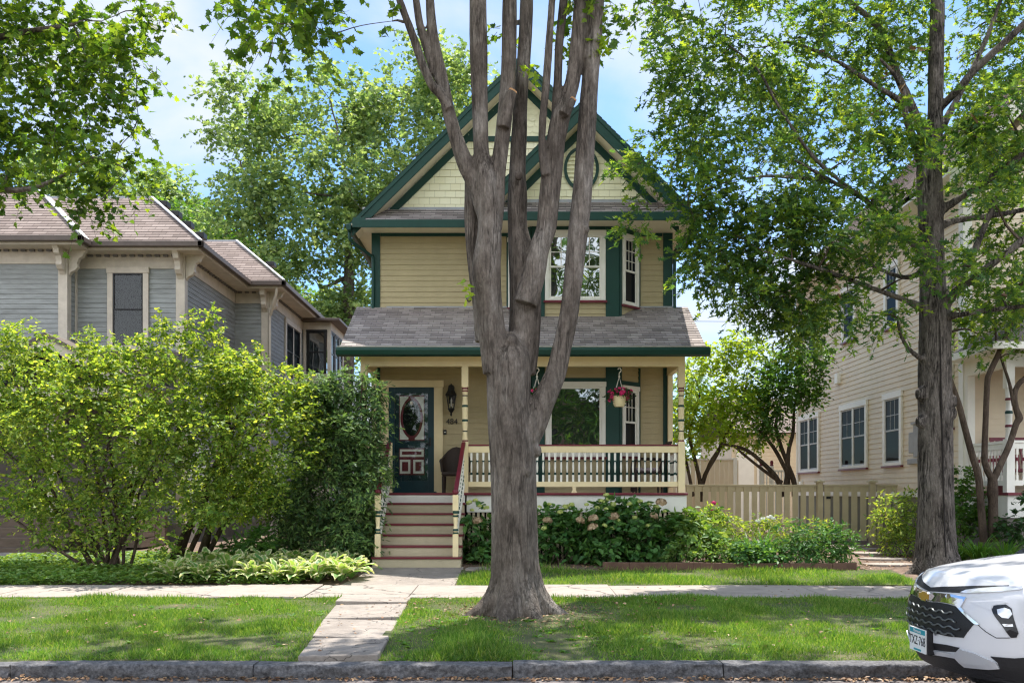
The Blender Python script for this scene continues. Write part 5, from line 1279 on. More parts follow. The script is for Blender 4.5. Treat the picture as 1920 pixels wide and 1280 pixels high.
limb(tb, Q(Y0 - .24, (1056, 215, 24), (1064, 202, 20), (1071, 193, 17), (1075, 187, 13)), 10, 4)
limb(tb, Q(Y0 - .14, (1026, 330, 24), (1018, 300, 17), (1016, 270, 15), (1018, 220, 15.5), (1024, 160, 15.5), (1029, 90, 15), (1034, 20, 13.5), (1038, -60, 12), (1046, -200, 8)), 10, 4, sk)
# right low limb
limb(tb, Q(Y0 + .02, (958, 880, 60), (975, 835, 62), (998, 795, 56), (1019, 750, 46), (1041, 702, 40), (1053, 652, 37), (1064, 605, 36), (1071, 558, 36), (1080, 470, 38), (1089, 390, 38), (1095, 315, 36), (1100, 240, 36), (1106, 160, 33), (1112, 80, 33), (1117, 0, 32), (1124, -120, 26), (1140, -300, 16)), 14, 4, sk)
# knots and cut collars
for (u, v, r, dy) in ((986, 884, 15, -.25), (924, 462, 12, -.15), (1005, 845, 16, -.1), (1000, 490, 14, -.1), (879, 560, 9, -.1), (1098, 430, 12, -.1), (972, 330, 12, -.1), (960, 640, 17, -.2), (908, 655, 12, -.05), (899, 150, 9, -.1)):
    c = P(u, v, Y0 + dy + .05); rr = r * .75 * Y0 / F
    tb.lathe([(rr * .3, -rr), (rr * .8, -rr * .7), (rr, 0), (rr * .8, rr * .7), (rr * .3, rr)], c, 8)
trunk_maple = remesh_trunk(tb, 'trunk', M['bark'], MT, voxel=.015, furrow=.0055, fs=14, zs=1.5, smooth=4)
mb = MB()
for (u, v, r, dx, dy, dz, yy) in ((961.5, 171, 8.4, .45, -.55, .6, Y0 - .2), (1075.5, 186, 6.2, .5, -.5, .6, Y0 - .24)):
    c = P(u, v, yy); d_ = Vector((dx, dy, dz)).normalized(); mb.tube([c - d_ * .02, c + d_ * .012], [r * Y0 / F, r * Y0 / F * .96], 12)
mb.build('cut_stub', M['cut'], MT)
# crown high above the frame, with a few sprays hanging into it
cr_el = []
for k in range(34):
    a = R.uniform(0, 2 * math.pi); rr = 4.6 * math.sqrt(R.random()); zz = R.uniform(9.6, 13.6)
    x, y = PX(985, Y0) + rr * math.cos(a) * 1.05, Y0 - .3 + rr * math.sin(a) * .75
    if y > 14.6 and zz < 11: continue
    cr_el.append((Vector((x, y, zz)), (1.1, 1.0, .7), 1))
low = [E(520, 45, 11.6, 75, 45, .5), E(610, 70, 11.9, 38, 42, .35, .7), E(560, -40, 11.8, 110, 50, .7), E(500, 128, 11.7, 40, 36, .3, .6), E(735, 40, 12.2, 26, 20, .25, .5), E(1120, -20, 12.6, 60, 50, .5, .6), E(1080, 60, 12.9, 26, 36, .3, .5), E(1230, 10, 13, 120, 26, .5, .6), E(945, 60, 13, 18, 30, .3, .4)]
hb = MB()
reach(None, sk, [e[0] for e in cr_el + low], .008, .5, 5, .1, .05, each=('limb', M['bark'], MT))
twm = MB()
leaves('crown', cr_el + [(e[0], e[1], e[2] * 3.2) for e in low], 2400, 7, .38, .115, MAPLE, M['leaf_maple'], MT, droop=.5, twigs=twm, twr=.004, out=.8)
twm.build('twig_sprays', M['bark_thin'], MT)
# a few epicormic leaf sprouts on the bark
leaves('leaf_sprays', [E(884, 540, 12.0, 9, 14, .05), E(1000, 130, 12.2, 10, 14, .05), E(1123, 80, 12.4, 12, 30, .1), E(1060, 95, 12.6, 12, 10, .1)], 26, 4, .1, .09, MAPLE, M['leaf_lime'], MT)
# ------------------------------------------------------------------ oak on the right
OT = thing('oak_tree', 'tall oak with deeply furrowed bark and a vertical seam, behind the white car', 'tree', (PX(1757, 16.6), 16.6, .25))
ob = MB(); so_ = []; YO = 16.6
limb(ob, Q(YO, (1757, 1095, 120), (1757, 1075, 98), (1756, 1055, 84), (1755, 1025, 74), (1755, 960, 66), (1754, 880, 63), (1754, 800, 62), (1753, 740, 61), (1753, 660, 59), (1753, 590, 57), (1749, 540, 48), (1747, 460, 45), (1745, 390, 46), (1742, 320, 46), (1748, 270, 38), (1753, 220, 29), (1755, 130, 29), (1757, 60, 27), (1758, -20, 25), (1762, -180, 18), (1770, -340, 10)), 18, 4, so_)
for ang in (190, 230, 275, 320, 355, 60, 120):
    a = rad(ang); c = Vector((PX(1757, YO), YO, .2)); dv = Vector((math.cos(a), math.sin(a), 0))
    limb(ob, [(c + dv * .18 + Vector((0, 0, .6)), .1), (c + dv * .3 + Vector((0, 0, .25)), .12), (c + dv * .5 + Vector((0, 0, .06)), .08), (c + dv * .8 + Vector((0, 0, -.02)), .03)], 8, 3)
for (u, v, r) in ((1728, 738, 13), (1781, 752, 14), (1727, 790, 12), (1783, 775, 12)):
    c = P(u, v, YO - .1); rr = r * YO / F; ob.lathe([(rr * .4, -rr), (rr * .9, -rr * .6), (rr, 0), (rr * .9, rr * .6), (rr * .4, rr)], c, 8)
oak_limbs = [
    [(1742, 300, 30), (1728, 245, 24, .1), (1705, 190, 21, .1), (1682, 140, 19, .2), (1656, 66, 17, .3), (1625, 30, 15, .3), (1580, -10, 13, .4), (1540, -90, 9, .5)],
    [(1730, 310, 26), (1712, 260, 19, -.2), (1698, 215, 16, -.4), (1690, 160, 12, -.5), (1650, 110, 9, -.7)],
    [(1752, 262, 24), (1789, 197, 15, .2), (1829, 118, 13, .3), (1872, 13, 11, .5), (1890, -80, 7, .6)],
    [(1760, 205, 20), (1795, 170, 18, -.3), (1824, 135, 18, -.4), (1870, 92, 17, -.6), (1925, 40, 15, -.8), (1990, -30, 9, -1)],
    [(1752, 402, 28), (1800, 372, 17, -.1), (1872, 324, 17, -.3), (1930, 280, 15, -.5), (2010, 220, 10, -.8)],
    [(1760, 425, 24), (1795, 413, 15, .3), (1850, 406, 14, .5), (1925, 392, 12, .8), (2010, 370, 8, 1)],
    [(1765, 575, 36), (1795, 545, 20, -.3), (1837, 512, 18, -.6), (1880, 480, 17, -.8), (1930, 440, 15, -1), (2000, 380, 10, -1.2)],
    [(1768, 570, 30), (1800, 525, 18, .2), (1824, 477, 17, .3), (1850, 415, 15, .5), (1885, 332, 13, .6), (1925, 240, 10, .8)],
    [(1770, 592, 26), (1800, 590, 14, -.4), (1850, 582, 13, -.6), (1930, 572, 11, -.8), (2000, 560, 8, -1)],
    [(1735, 480, 26), (1700, 445, 15, -.4), (1667, 415, 14, -.7), (1618, 372, 12, -1), (1560, 340, 10, -1.3), (1490, 300, 7, -1.6)],
    [(1735, 580, 24), (1690, 560, 14, -.4), (1610, 531, 12, -.8), (1560, 512, 11, -1.1), (1505, 494, 9, -1.4), (1430, 470, 6, -1.6)],
    [(1742, 500, 20), (1700, 520, 13, .4), (1640, 500, 11, .7), (1570, 460, 9, .9), (1500, 430, 6, 1)],
    [(1738, 680, 16), (1705, 655, 10, -.3), (1690, 630, 9, -.5), (1682, 596, 7, -.6)],
    [(1700, 195, 16, .2), (1640, 160, 12, 0), (1560, 110, 10, -.2), (1480, 80, 8, -.4), (1420, 90, 6, -.6), (1385, 75, 5, -.6)],
    [(1618, 372, 11, -1), (1530, 300, 10, -1), (1460, 200, 8, -1.1), (1420, 130, 7, -1.1), (1360, 80, 5, -1.1)],
    [(1560, 340, 10, -1.3), (1450, 330, 8, -1.5), (1370, 340, 6, -1.4), (1290, 370, 4, -1.4)]]
for rows in oak_limbs: limb(ob, Q(YO, *[(r_[0], r_[1], r_[2] * .84) + tuple(r_[3:]) for r_ in rows]), 8, 4, so_)
remesh_trunk(ob, 'trunk', M['bark_oak'], OT, voxel=.023, furrow=.010, fs=16, zs=2.6)
mb = MB()   # dark seam down the trunk: a narrow raised fold of black bark
sp = [P(u, v, YO - w_ * YO / F) for u, v, w_ in ((1762, 600, 28), (1764, 700, 30), (1766, 800, 31), (1768, 880, 31.5), (1770, 960, 33), (1772, 1020, 36), (1775, 1062, 42))]
limb(mb, [(p, .013 if 0 < i < 6 else .006) for i, p in enumerate(sp)], 6, 5, rough=.5); mb.build('bark_seam', mat('black_seam', (.02, .016, .014), 1, .2, 20), OT)
oel = [E(1230, 55, 15.6, 55, 60, .7, .8), E(1300, 150, 15.6, 85, 80, .8), E(1320, 60, 16.2, 90, 60, .9), E(1330, 250, 15.8, 95, 75, .9), E(1250, 300, 15.3, 80, 40, .7, .8), E(1225, 395, 15.0, 50, 40, .4, 1), E(1290, 385, 15.2, 95, 55, .6, 1.1), E(1195, 310, 15.1, 40, 22, .3, .8),
       E(1430, 60, 16.2, 120, 90, 1.1), E(1450, 200, 16.6, 130, 90, 1.2), E(1430, 330, 15.4, 120, 80, .9, 1.2), E(1370, 440, 15.3, 95, 55, .7, 1.3), E(1340, 480, 15.6, 60, 60, .5, 1), E(1480, 450, 15.5, 105, 70, .9, 1.2), E(1420, 545, 15.7, 85, 40, .6, 1.2), E(1510, 560, 16, 95, 50, .7, 1.2), E(1590, 580, 16.1, 70, 45, .6, 1.1), E(1480, 610, 16.4, 70, 32, .5, 1),
       E(1560, 120, 17.2, 110, 100, 1.2), E(1590, 300, 15.6, 120, 90, 1.1), E(1570, 440, 15.0, 110, 70, .9, 1.2), E(1660, 60, 17, 90, 80, 1.2, .9), E(1650, 230, 17.8, 70, 80, 1, .8), E(1670, 480, 15.6, 60, 60, .7, 1), E(1660, 590, 15.9, 50, 40, .5, .9),
       E(1820, 60, 17.6, 90, 90, 1.1, .9), E(1900, 180, 17.8, 80, 80, 1, .9), E(1840, 300, 18.2, 60, 60, .9, .8), E(1890, 420, 17.6, 70, 60, .8, .8), E(1830, 470, 18, 50, 50, .6, .7), E(1880, 560, 16.4, 70, 45, .7, .8), E(1960, 320, 17, 80, 120, 1.2, .8), E(1840, 630, 17, 50, 40, .5, .5),
       E(1300, -60, 16.3, 140, 60, 1, .6), E(1480, -90, 16.6, 160, 80, 1.4, .6), E(1680, -110, 16.6, 150, 90, 1.6, .6), E(1880, -80, 17, 130, 90, 1.4, .6), E(1990, 60, 17, 80, 100, 1.2, .6), E(1750, -240, 16.6, 200, 90, 1.8, .5)]
oel += [E(u, v, y, ru, rv, .6, w_) for u, v, y, ru, rv, w_ in ((1690, 310, 15.4, 50, 60, 1.2), (1850, 370, 15.6, 70, 50, 1.4), (1890, 470, 15.4, 50, 40, 1.3), (1800, 500, 15.6, 45, 40, 1), (1820, 250, 15.8, 50, 50, 1.3), (1890, 300, 16, 60, 60, 1.4), (1870, 200, 16, 60, 50, 1.2), (1700, 520, 15.6, 40, 40, .7), (1640, 380, 15.2, 60, 50, .9), (1620, 520, 15.4, 70, 40, .9))]
oelr = roughen(oel, 2, .5, .1)
hb = MB(); reach(None, so_, [e[0] for e in oel], .007, .5, 5, .1, .035, each=('limb', M['bark_thin'], OT))
tg = []
for e in oel:
    for _ in range(2):
        c, _d = ell_pts([e], 1, .6); tg.append(Vector(c[0]))
reach(hb, so_, tg, .005, .5, 4, .12, .018)
twm = MB()
leaves('crown', oelr, 7000, 6, .3, .145, OAK, M['leaf_oak'], OT, droop=.55, twigs=twm, twr=.003, gap=.31, gs=1.1, out=.9)
leaves('dry_leaves', [E(1660, 190, 16, 200, 150, 1), E(1840, 560, 16.5, 60, 50, .6), E(1560, 520, 15.6, 80, 40, .5)], 16, 4, .12, .13, OAK, M['litter'], OT, droop=1)
hb.build('twig_sprays', M['bark_thin'], OT); twm.build('twig_sprays', M['bark_thin'], OT)
# ------------------------------------------------------------------ street tree at the left, trunk outside the picture
LT = thing('street_maple', 'leafy maple boughs reaching in over the blue-grey house at upper left', 'tree', (-9.2, 12.6, .1))
lb = MB(); sl_ = []
limb(lb, [(Vector((-9.2, 12.6, -.1)), .42), (Vector((-9.2, 12.6, .5)), .33), (Vector((-9.15, 12.6, 2.5)), .3), (Vector((-9.1, 12.6, 5)), .27), (Vector((-9.0, 12.5, 8)), .2), (Vector((-8.9, 12.5, 11)), .1)], 14, 4, sl_)
for rows in ([(Vector((-9.1, 12.6, 4.6)), .12), (Vector((-8.2, 12.4, 5.4)), .08), (Vector((-7.0, 12.2, 5.5)), .05), (Vector((-6.0, 12, 5.45)), .03), (Vector((-5.2, 11.9, 5.8)), .012)],
             [(Vector((-9.0, 12.5, 6)), .12), (Vector((-7.9, 12.2, 7)), .08), (Vector((-6.6, 12, 7.3)), .05), (Vector((-5.4, 11.8, 7.4)), .02)],
             [(Vector((-9.0, 12.5, 7)), .12), (Vector((-7.9, 12.9, 8.6)), .08), (Vector((-6.4, 13, 9.3)), .05), (Vector((-5, 12.8, 9.6)), .02)],
             [(Vector((-9.05, 12.5, 5.5)), .12), (Vector((-8.4, 11.6, 6.6)), .08), (Vector((-7.4, 10.8, 7.2)), .05), (Vector((-6.4, 10.4, 7.5)), .02)]): limb(lb, rows, 8, 4, sl_)
lel = [E(60, 60, 12.4, 120, 70, 1), E(190, 40, 12.2, 110, 70, .9), E(160, 130, 12, 120, 50, .8), E(250, 120, 11.8, 60, 45, .5), E(265, 20, 12.2, 60, 35, .5, .8), E(60, 230, 12.2, 95, 65, .8), E(170, 215, 12, 90, 50, .7), E(260, 220, 11.9, 42, 35, .4), E(130, 290, 12, 115, 55, .7), E(240, 320, 11.9, 68, 52, .5), E(190, 375, 11.9, 34, 30, .3), E(20, 320, 12.2, 60, 45, .6), E(-60, 200, 12.3, 90, 130, 1), E(-60, 20, 12.5, 120, 100, 1.2)]
lel += [(Vector((R.uniform(-11.5, -5.4), R.uniform(10.6, 14.5), R.uniform(8.5, 12.5))), (1.1, 1, .6), 1) for _ in range(16)]
hb = MB(); reach(lb, sl_, [e[0] for e in lel], .008, .5, 5, .1, .04)
twm = MB()
leaves('crown', roughen([(e[0] - Vector((.18, 0, 0)), e[1], e[2]) for e in lel], 2, .5, 0), 5000, 7, .3, .092, MAPLE, M['leaf_maple'], LT, droop=.5, twigs=twm, twr=.0035, gap=.2, gs=1.3)
lb.build('trunk', M['bark'], LT); twm.build('twig_sprays', M['bark_thin'], LT)
# ------------------------------------------------------------------ trees beyond the houses
def far_tree(name, label, base, H, ells, n, size, group=None, trunk_r=.3, m='leaf_far', lim=(), per=7, L=.9):
    t = thing(name, label, 'tree', base, group)
    b = Vector(base); mb = MB(); s_ = []
    limb(mb, [(b + Vector((0, 0, -.2)), trunk_r * 1.3), (b + Vector((0, 0, H * .25)), trunk_r), (b + Vector((.3, 0, H * .55)), trunk_r * .6), (b + Vector((.2, 0, H * .9)), trunk_r * .15)], 10, 4, s_)
    for rows in lim: limb(mb, rows, 8, 3, s_)
    reach(mb, s_, [e[0] for e in ells], .03, .6, 6, .1, .14)
    tg = []
    for e in ells:
        for _ in range(3):
            c, _d = ell_pts([e], 1, .6); tg.append(Vector(c[0]))
    reach(mb, s_, tg, .015, .5, 4, .12, .05)
    mb.build('trunk', M['bark_grey'], t)
    leaves('crown', roughen(ells, 4, .42, .25, 1.05), n, per, L, size, CLUMP, M[m], t, droop=.35, gap=.48, gs=.8, p=.5, up=.8)
    return t
Yb = 38
bel = [E(u, v, Yb + dy, ru, rv, 1.6) for u, v, ru, rv, dy in ((470, 200, 55, 45, 0), (530, 260, 80, 60, 1), (450, 300, 50, 55, -1), (620, 190, 70, 60, 0), (690, 215, 60, 60, 1), (760, 180, 70, 80, 0), (830, 140, 55, 60, 1), (830, 260, 60, 70, 0), (480, 390, 70, 55, -1), (570, 360, 90, 60, -1), (670, 330, 80, 60, -1), (750, 320, 70, 60, 0), (420, 440, 60, 45, 0), (520, 470, 80, 50, -1), (620, 440, 80, 50, -1), (690, 410, 60, 50, -1), (600, 540, 80, 45, 0), (660, 580, 60, 40, 0), (880, 210, 60, 90, 2), (560, 620, 70, 60, 1), (640, 640, 60, 50, 1))]
far_tree('shade_tree', 'large pale green shade tree rising between the two houses', (PX(640, Yb), Yb, .5), 15, bel, 10500, .165, trunk_r=.42, L=.75)
far_tree('shade_tree', 'dull green tree top behind the left end of the brown roof', (-21, 46, .5), 17, [E(u, v, 46, ru, rv, 2) for u, v, ru, rv in ((30, 330, 90, 40), (120, 350, 80, 40), (220, 350, 70, 45), (300, 365, 45, 40), (330, 390, 25, 26), (60, 420, 120, 60), (260, 430, 80, 50))], 3400, .19, trunk_r=.35)
far_tree('shade_tree', 'low dark tree between the brown roof and the large shade tree', (-13.8, 42, .5), 9, [E(u, v, 42, ru, rv, 1.6) for u, v, ru, rv in ((370, 420, 45, 34), (410, 470, 60, 40), (350, 440, 30, 26), (450, 530, 60, 60), (540, 600, 60, 50))], 2200, .17, trunk_r=.25, m='leaf_mid')
far_tree('shade_tree', 'leafy tree filling the gap behind the cream yard fence', (PX(1330, 44), 44, .5), 6, [E(u, v, 44, ru, rv, 1.4) for u, v, ru, rv in ((1280, 740, 40, 60), (1310, 800, 50, 60))], 600, .2, trunk_r=.2)
# trees across the street: seen in the window and paint reflections
def across(x, y, label, s=1):
    ells = [(Vector((x + R.uniform(-3, 3) * s, y + R.uniform(-2, 2), R.uniform(3.5, 15) * s)), (1.9, 1.7, 1.5), 1) for _ in range(26)]
    far_tree('street_tree', label, (x, y, 0), 14 * s, ells, 1300, .32, 'trees across the street, seen as reflections', .3, 'leaf_mid')
for x in (-15, -9.5, -4, 1.5, 7.5, 13): across(x, -11 - R.random() * 3, 'green street tree reflected in the glass of the windows')
ow = MB(); limb(ow, [(Vector((X_, 46, z_)), .013) for X_, z_ in ((-30, 10.6), (-5, 10.0), (8, 9.85), (20, 9.9), (40, 10.6))], 5, 6); tag(ow.build('overhead_wire', M['black'], None), 'thin dark overhead wire crossing the sky behind the houses', 'wire')
AH = thing('brown_house', 'dark gabled house across the street, seen only as a reflection in the picture window', 'house', (1, -20, 0))
mb = MB(); mb.box(-4, 6, -28, -20, 0, 6); mb.prism([(-4, 6), (6, 6), (1, 10.5)], 'y', -28, -20); mb.build('wall', M['brown'], AH)
mb = MB(); mb.prism([(-4.6, 5.6), (1, 10.7), (6.6, 5.6), (6.6, 5.9), (1, 11), (-4.6, 5.9)], 'y', -28.4, -19.5); mb.build('roof', M['roof'], AH)
for x in (-2.5, 1, 4.2): win_unit(AH, 'window', x - .6, x + .6, 1.4, 3.2, (0, -19.98, 0), (1, 0, 0), (0, 1, 0), cas=.12)
# ------------------------------------------------------------------ small trees behind the fence and by the right-hand porch
def small_tree(name, label, y, stems, ells, n, size, m, tmpl=OVATE, per=6, L=.28, gap=.2, extra=2, bark='bark_thin', twr=.0025, droop=.35):
    b0 = P(stems[0][0][0], stems[0][0][1], y)
    t = thing(name, label, 'tree', (b0.x, y, g(y))); mb = MB(); s_ = []
    for rows in stems: limb(mb, Q(y, *rows), 8, 4, s_)
    reach(mb, s_, [e[0] for e in ells], .006, .55, 5, .1, .03)
    tg = []
    for e in ells:
        for _ in range(extra):
            c, _d = ell_pts([e], 1, .6); tg.append(Vector(c[0]))
    reach(mb, s_, tg, .004, .55, 4, .1, .012)
    twm = MB(); leaves('crown', ells, n, per, L, size, tmpl, M[m], t, droop=droop, gap=gap, gs=1.6, twigs=twm, twr=twr)
    mb.build('trunk', M[bark], t); twm.build('twig_sprays', M['bark_thin'], t)
    return t
small_tree('serviceberry_tree', 'slender multi-stemmed tree with yellow-green leaves beside the porch corner post', 25,
    [[(1313, 940, 9), (1312, 900, 8), (1300, 850, 7), (1293, 815, 6), (1300, 780, 5), (1312, 740, 4)], [(1313, 930, 9), (1322, 890, 8), (1345, 850, 7), (1358, 820, 6), (1385, 770, 5), (1400, 720, 4)],
     [(1300, 930, 7), (1292, 890, 6), (1284, 850, 5), (1278, 800, 4)], [(1311, 930, 8), (1330, 870, 6), (1352, 830, 5), (1340, 790, 4), (1330, 750, 3)]],
    [E(u, v, 25 + dy, ru, rv, ry) for u, v, ru, rv, dy, ry in ((1300, 700, 32, 32, 0, .6), (1345, 665, 34, 28, .3, .6), (1310, 770, 40, 36, 0, .7), (1360, 730, 42, 40, 0, .7), (1400, 700, 36, 40, .3, .7), (1340, 810, 46, 28, -.2, .6), (1395, 770, 40, 36, 0, .6), (1415, 660, 28, 26, .4, .5), (1380, 640, 20, 16, .3, .3), (1285, 830, 20, 30, -.1, .4), (1400, 820, 32, 16, 0, .4), (1430, 740, 30, 34, .2, .5))], 1600, .10, 'leaf_lime')
small_tree('crabapple_tree', 'dark-stemmed leaning tree with green leaves against the beige house wall', 24.6,
    [[(1470, 930, 12), (1462, 908, 11), (1448, 885, 9), (1410, 850, 7), (1385, 838, 6), (1352, 832, 4)], [(1470, 925, 12), (1476, 890, 9), (1468, 870, 8), (1450, 838, 7), (1425, 808, 5)],
     [(1490, 930, 12), (1488, 900, 10), (1475, 865, 8), (1462, 830, 8), (1455, 795, 6), (1462, 760, 4)], [(1478, 910, 9), (1478, 850, 8), (1487, 810, 7), (1489, 770, 5), (1496, 730, 4)], [(1466, 905, 9), (1430, 880, 6), (1395, 852, 5), (1375, 835, 4)]],
    [E(u, v, 24.6 + dy, ru, rv, ry) for u, v, ru, rv, dy, ry in ((1430, 770, 34, 26, 0, .5), (1465, 740, 34, 34, 0, .6), (1500, 720, 34, 34, -.1, .6), (1470, 690, 36, 30, .2, .6), (1520, 690, 34, 26, -.2, .5), (1440, 710, 30, 30, .2, .5), (1540, 665, 22, 20, -.3, .4), (1500, 660, 34, 22, 0, .5), (1525, 745, 22, 14, -.3, .3), (1450, 800, 26, 16, .1, .4), (1420, 800, 24, 14, 0, .3))], 1000, .10, 'leaf_mid')
YM = 17.7
small_tree('ornamental_tree', 'dark crooked multi-stemmed tree in front of the right-hand white porch', YM,
    [[(1846, 1015, 17), (1843, 995, 15), (1838, 930, 14), (1834, 890, 14), (1822, 850, 13), (1806, 790, 12), (1797, 755, 11), (1783, 715, 10), (1774, 680, 7), (1768, 640, 4)],
     [(1863, 1015, 21), (1862, 990, 19), (1862, 940, 18), (1861, 925, 21), (1861, 900, 18), (1860, 892, 17)],
     [(1861, 898, 14), (1851, 880, 13), (1846, 855, 12), (1848, 790, 11), (1851, 720, 11), (1855, 700, 11), (1874, 660, 11), (1890, 620, 10), (1905, 560, 9), (1925, 500, 7), (1940, 420, 5)],
     [(1862, 900, 14), (1875, 872, 13), (1892, 835, 12), (1905, 795, 12), (1911, 783, 14), (1905, 765, 11), (1902, 740, 11), (1910, 720, 10), (1930, 700, 10), (1960, 650, 7)],
     [(1901, 760, 8), (1893, 720, 6), (1880, 680, 5), (1868, 640, 4), (1866, 590, 4)]],
    [E(u, v, YM + dy, ru, rv, ry) for u, v, ru, rv, dy, ry in ((1800, 600, 24, 26, 0, .3), (1830, 620, 30, 26, .1, .4), (1870, 600, 36, 30, .1, .4), (1910, 560, 40, 50, 0, .5), (1900, 660, 12, 10, 0, .2), (1860, 540, 40, 30, 0, .4), (1950, 480, 50, 60, 0, .6), (1930, 640, 30, 26, 0, .3))], 330, .10, 'leaf_maple', MAPLE, extra=1)
# ------------------------------------------------------------------ shrubs
def shrub(name, label, base, nst, ells, n, size, tmpl, m, per=6, L=.25, gap=.12, droop=.3, extra=2, group=None, twr=.002, cat='shrub', spread=.25, up=.9, stems=True, rst=.014, part='foliage', out=1.0, jit=.5, p=.45):
    t = thing(name, label, cat, base, group); b = Vector(base)
    if stems:
        mb = MB(); s_ = []
        for k in range(nst):
            e = ells[k % len(ells)]; c = Vector(e[0]); a = 2 * math.pi * k / nst
            b2 = b + Vector((math.cos(a), math.sin(a), 0)) * spread * R.uniform(.4, 1)
            mid = b2.lerp(c, .45) + Vector((R.gauss(0, .08), R.gauss(0, .08), R.uniform(-.1, .05)))
            limb(mb, [(b2 - Vector((0, 0, .1)), rst * R.uniform(.8, 1.4)), (mid, rst * .8), (c, rst * .4)], 6, 3, s_)
        tg = []
        for e in ells:
            for _ in range(extra):
                c, _d = ell_pts([e], 1, .6); tg.append(Vector(c[0]))
        reach(mb, s_, tg, .003, .6, 4, .15, .012)
        mb.build('stems', M['bark_thin'], t)
    twm = MB() if twr else None
    leaves(part, ells, n, per, L, size, tmpl, M[m], t, droop=droop, gap=gap, gs=2.0, twigs=twm, twr=twr or .002, up=up, out=out, jit=jit, p=p)
    if twr: twm.build('twig_sprays', M['bark_thin'], t)
    return t
YL = 16.9
lil = [E(u, v, YL + dy, ru, rv, ry) for u, v, ru, rv, dy, ry in (
    (30, 690, 80, 60, .2, .7), (90, 760, 90, 70, -.2, .8), (20, 800, 80, 70, 0, .8), (150, 690, 60, 50, .3, .6), (200, 740, 70, 60, 0, .7), (310, 660, 60, 45, .2, .6), (390, 635, 34, 26, .3, .4), (280, 730, 70, 60, -.2, .8), (360, 720, 80, 60, .1, .8), (440, 720, 70, 60, .3, .7), (500, 735, 60, 55, .4, .7), (545, 780, 48, 50, .3, .6), (470, 800, 80, 60, 0, .8), (380, 800, 80, 60, -.3, .8), (290, 810, 80, 60, -.4, .8), (200, 830, 80, 60, -.3, .8), (110, 860, 80, 60, -.2, .8), (50, 910, 60, 50, 0, .7), (180, 920, 60, 40, -.2, .6), (270, 900, 70, 50, -.3, .6), (360, 880, 70, 45, -.2, .6), (540, 850, 45, 40, .2, .5), (-50, 760, 80, 100, .3, .9), (330, 620, 24, 16, .3, .25), (230, 690, 50, 40, .2, .5), (440, 880, 60, 40, .3, .5), (40, 950, 60, 36, -.1, .5), (120, 960, 60, 34, -.3, .5), (210, 965, 60, 34, -.4, .5), (300, 960, 60, 34, -.4, .5), (370, 940, 50, 36, -.3, .5), (30, 640, 50, 30, .2, .5), (170, 660, 40, 30, .2, .4), (430, 690, 40, 40, .3, .5))]
lil += [E(u, v, YL + dy, ru, rv, .14, 2.2) for u, v, ru, rv, dy in ((395, 604, 9, 26, .3), (352, 612, 8, 22, .2), (308, 622, 10, 26, .2), (262, 655, 9, 24, .2), (222, 672, 10, 24, .1), (20, 645, 11, 26, .2), (62, 676, 9, 22, .1), (110, 690, 9, 22, 0), (482, 678, 10, 28, .4), (520, 704, 9, 22, .4), (560, 745, 12, 18, .4), (588, 790, 20, 9, .3), (592, 840, 20, 9, .3), (440, 668, 9, 22, .3), (165, 640, 9, 24, .2))]
lil += [E(u, v, YL + dy, ru, rv, .5) for u, v, ru, rv, dy in ((460, 940, 50, 30, .5), (530, 925, 40, 30, .5), (400, 960, 44, 24, .3), (90, 1000, 50, 22, -.2), (290, 1005, 44, 22, -.4), (180, 1010, 40, 18, -.4))]
LI = thing('lilac_shrub', 'broad sunlit yellow-green lilac with fanning bare stems at the left', 'shrub', (PX(215, YL - .2), YL - .2, .27))
mb = MB(); sL = []
bL = Vector((PX(215, YL), YL - .2, .2))
for (u, v, w_, dy) in ((20, 690, 13, .3), (-40, 800, 13, 0), (60, 830, 11, -.3), (110, 760, 12, .2), (150, 700, 12, .4), (200, 740, 12, -.2), (215, 800, 10, -.4), (270, 730, 12, 0), (310, 680, 13, .3), (300, 850, 10, -.4), (350, 760, 12, .1), (90, 900, 10, .1), (250, 880, 11, -.3), (-20, 920, 11, .1), (170, 850, 10, .5)):
    T_ = P(u, v, YL + dy); b2 = bL + Vector((R.uniform(-.22, .28), R.uniform(-.15, .25), -.05))
    m1 = b2.lerp(T_, .35) + Vector((R.gauss(0, .06), R.gauss(0, .06), -.12)); m2 = b2.lerp(T_, .7) + Vector((R.gauss(0, .1), R.gauss(0, .08), -.04)); r_ = w_ / 2 * YL / F * .55
    limb(mb, [(b2, r_ * 1.25), (m1, r_), (m2, r_ * .7), (T_, r_ * .3)], 7, 4, sL)
bL2 = Vector((PX(365, 18.3), 18.3, .3))
reach(mb, sL, [e[0] for e in lil if e[0].x < PX(420, YL)], .006, .6, 5, .14, .02)
tg = []
for e in lil:
    if e[0].x > PX(420, YL): continue
    for _ in range(7):
        c, _d = ell_pts([e], 1, .6); tg.append(Vector(c[0]))
reach(mb, sL, tg, .003, .6, 4, .2, .012)
mb.build('stems', M['bark_thin'], LI); twm = MB()
lilR = roughen([e for e in lil if e[0].x < PX(420, YL)], 3, .38, .15, 1.0)
leaves('foliage', lilR, 5300, 7, .24, .075, OVATE, M['leaf_lilac'], LI, droop=.15, gap=.18, gs=1.7, twigs=twm, twr=.0022, out=.7, jit=.6); twm.build('twig_sprays', M['bark_thin'], LI)
mb = MB(); fl = []
for (u, v) in ((308, 617), (485, 672), (395, 612)):
    pass
lil2 = [Vector(e[0]) for e in lil if e[0].x >= PX(420, YL)]
LI2 = thing('lilac_shrub', 'second lilac with several dark upright trunks, between the broad lilac and the evergreen', 'shrub', (bL2.x, bL2.y, .32))
mb = MB(); s2 = []
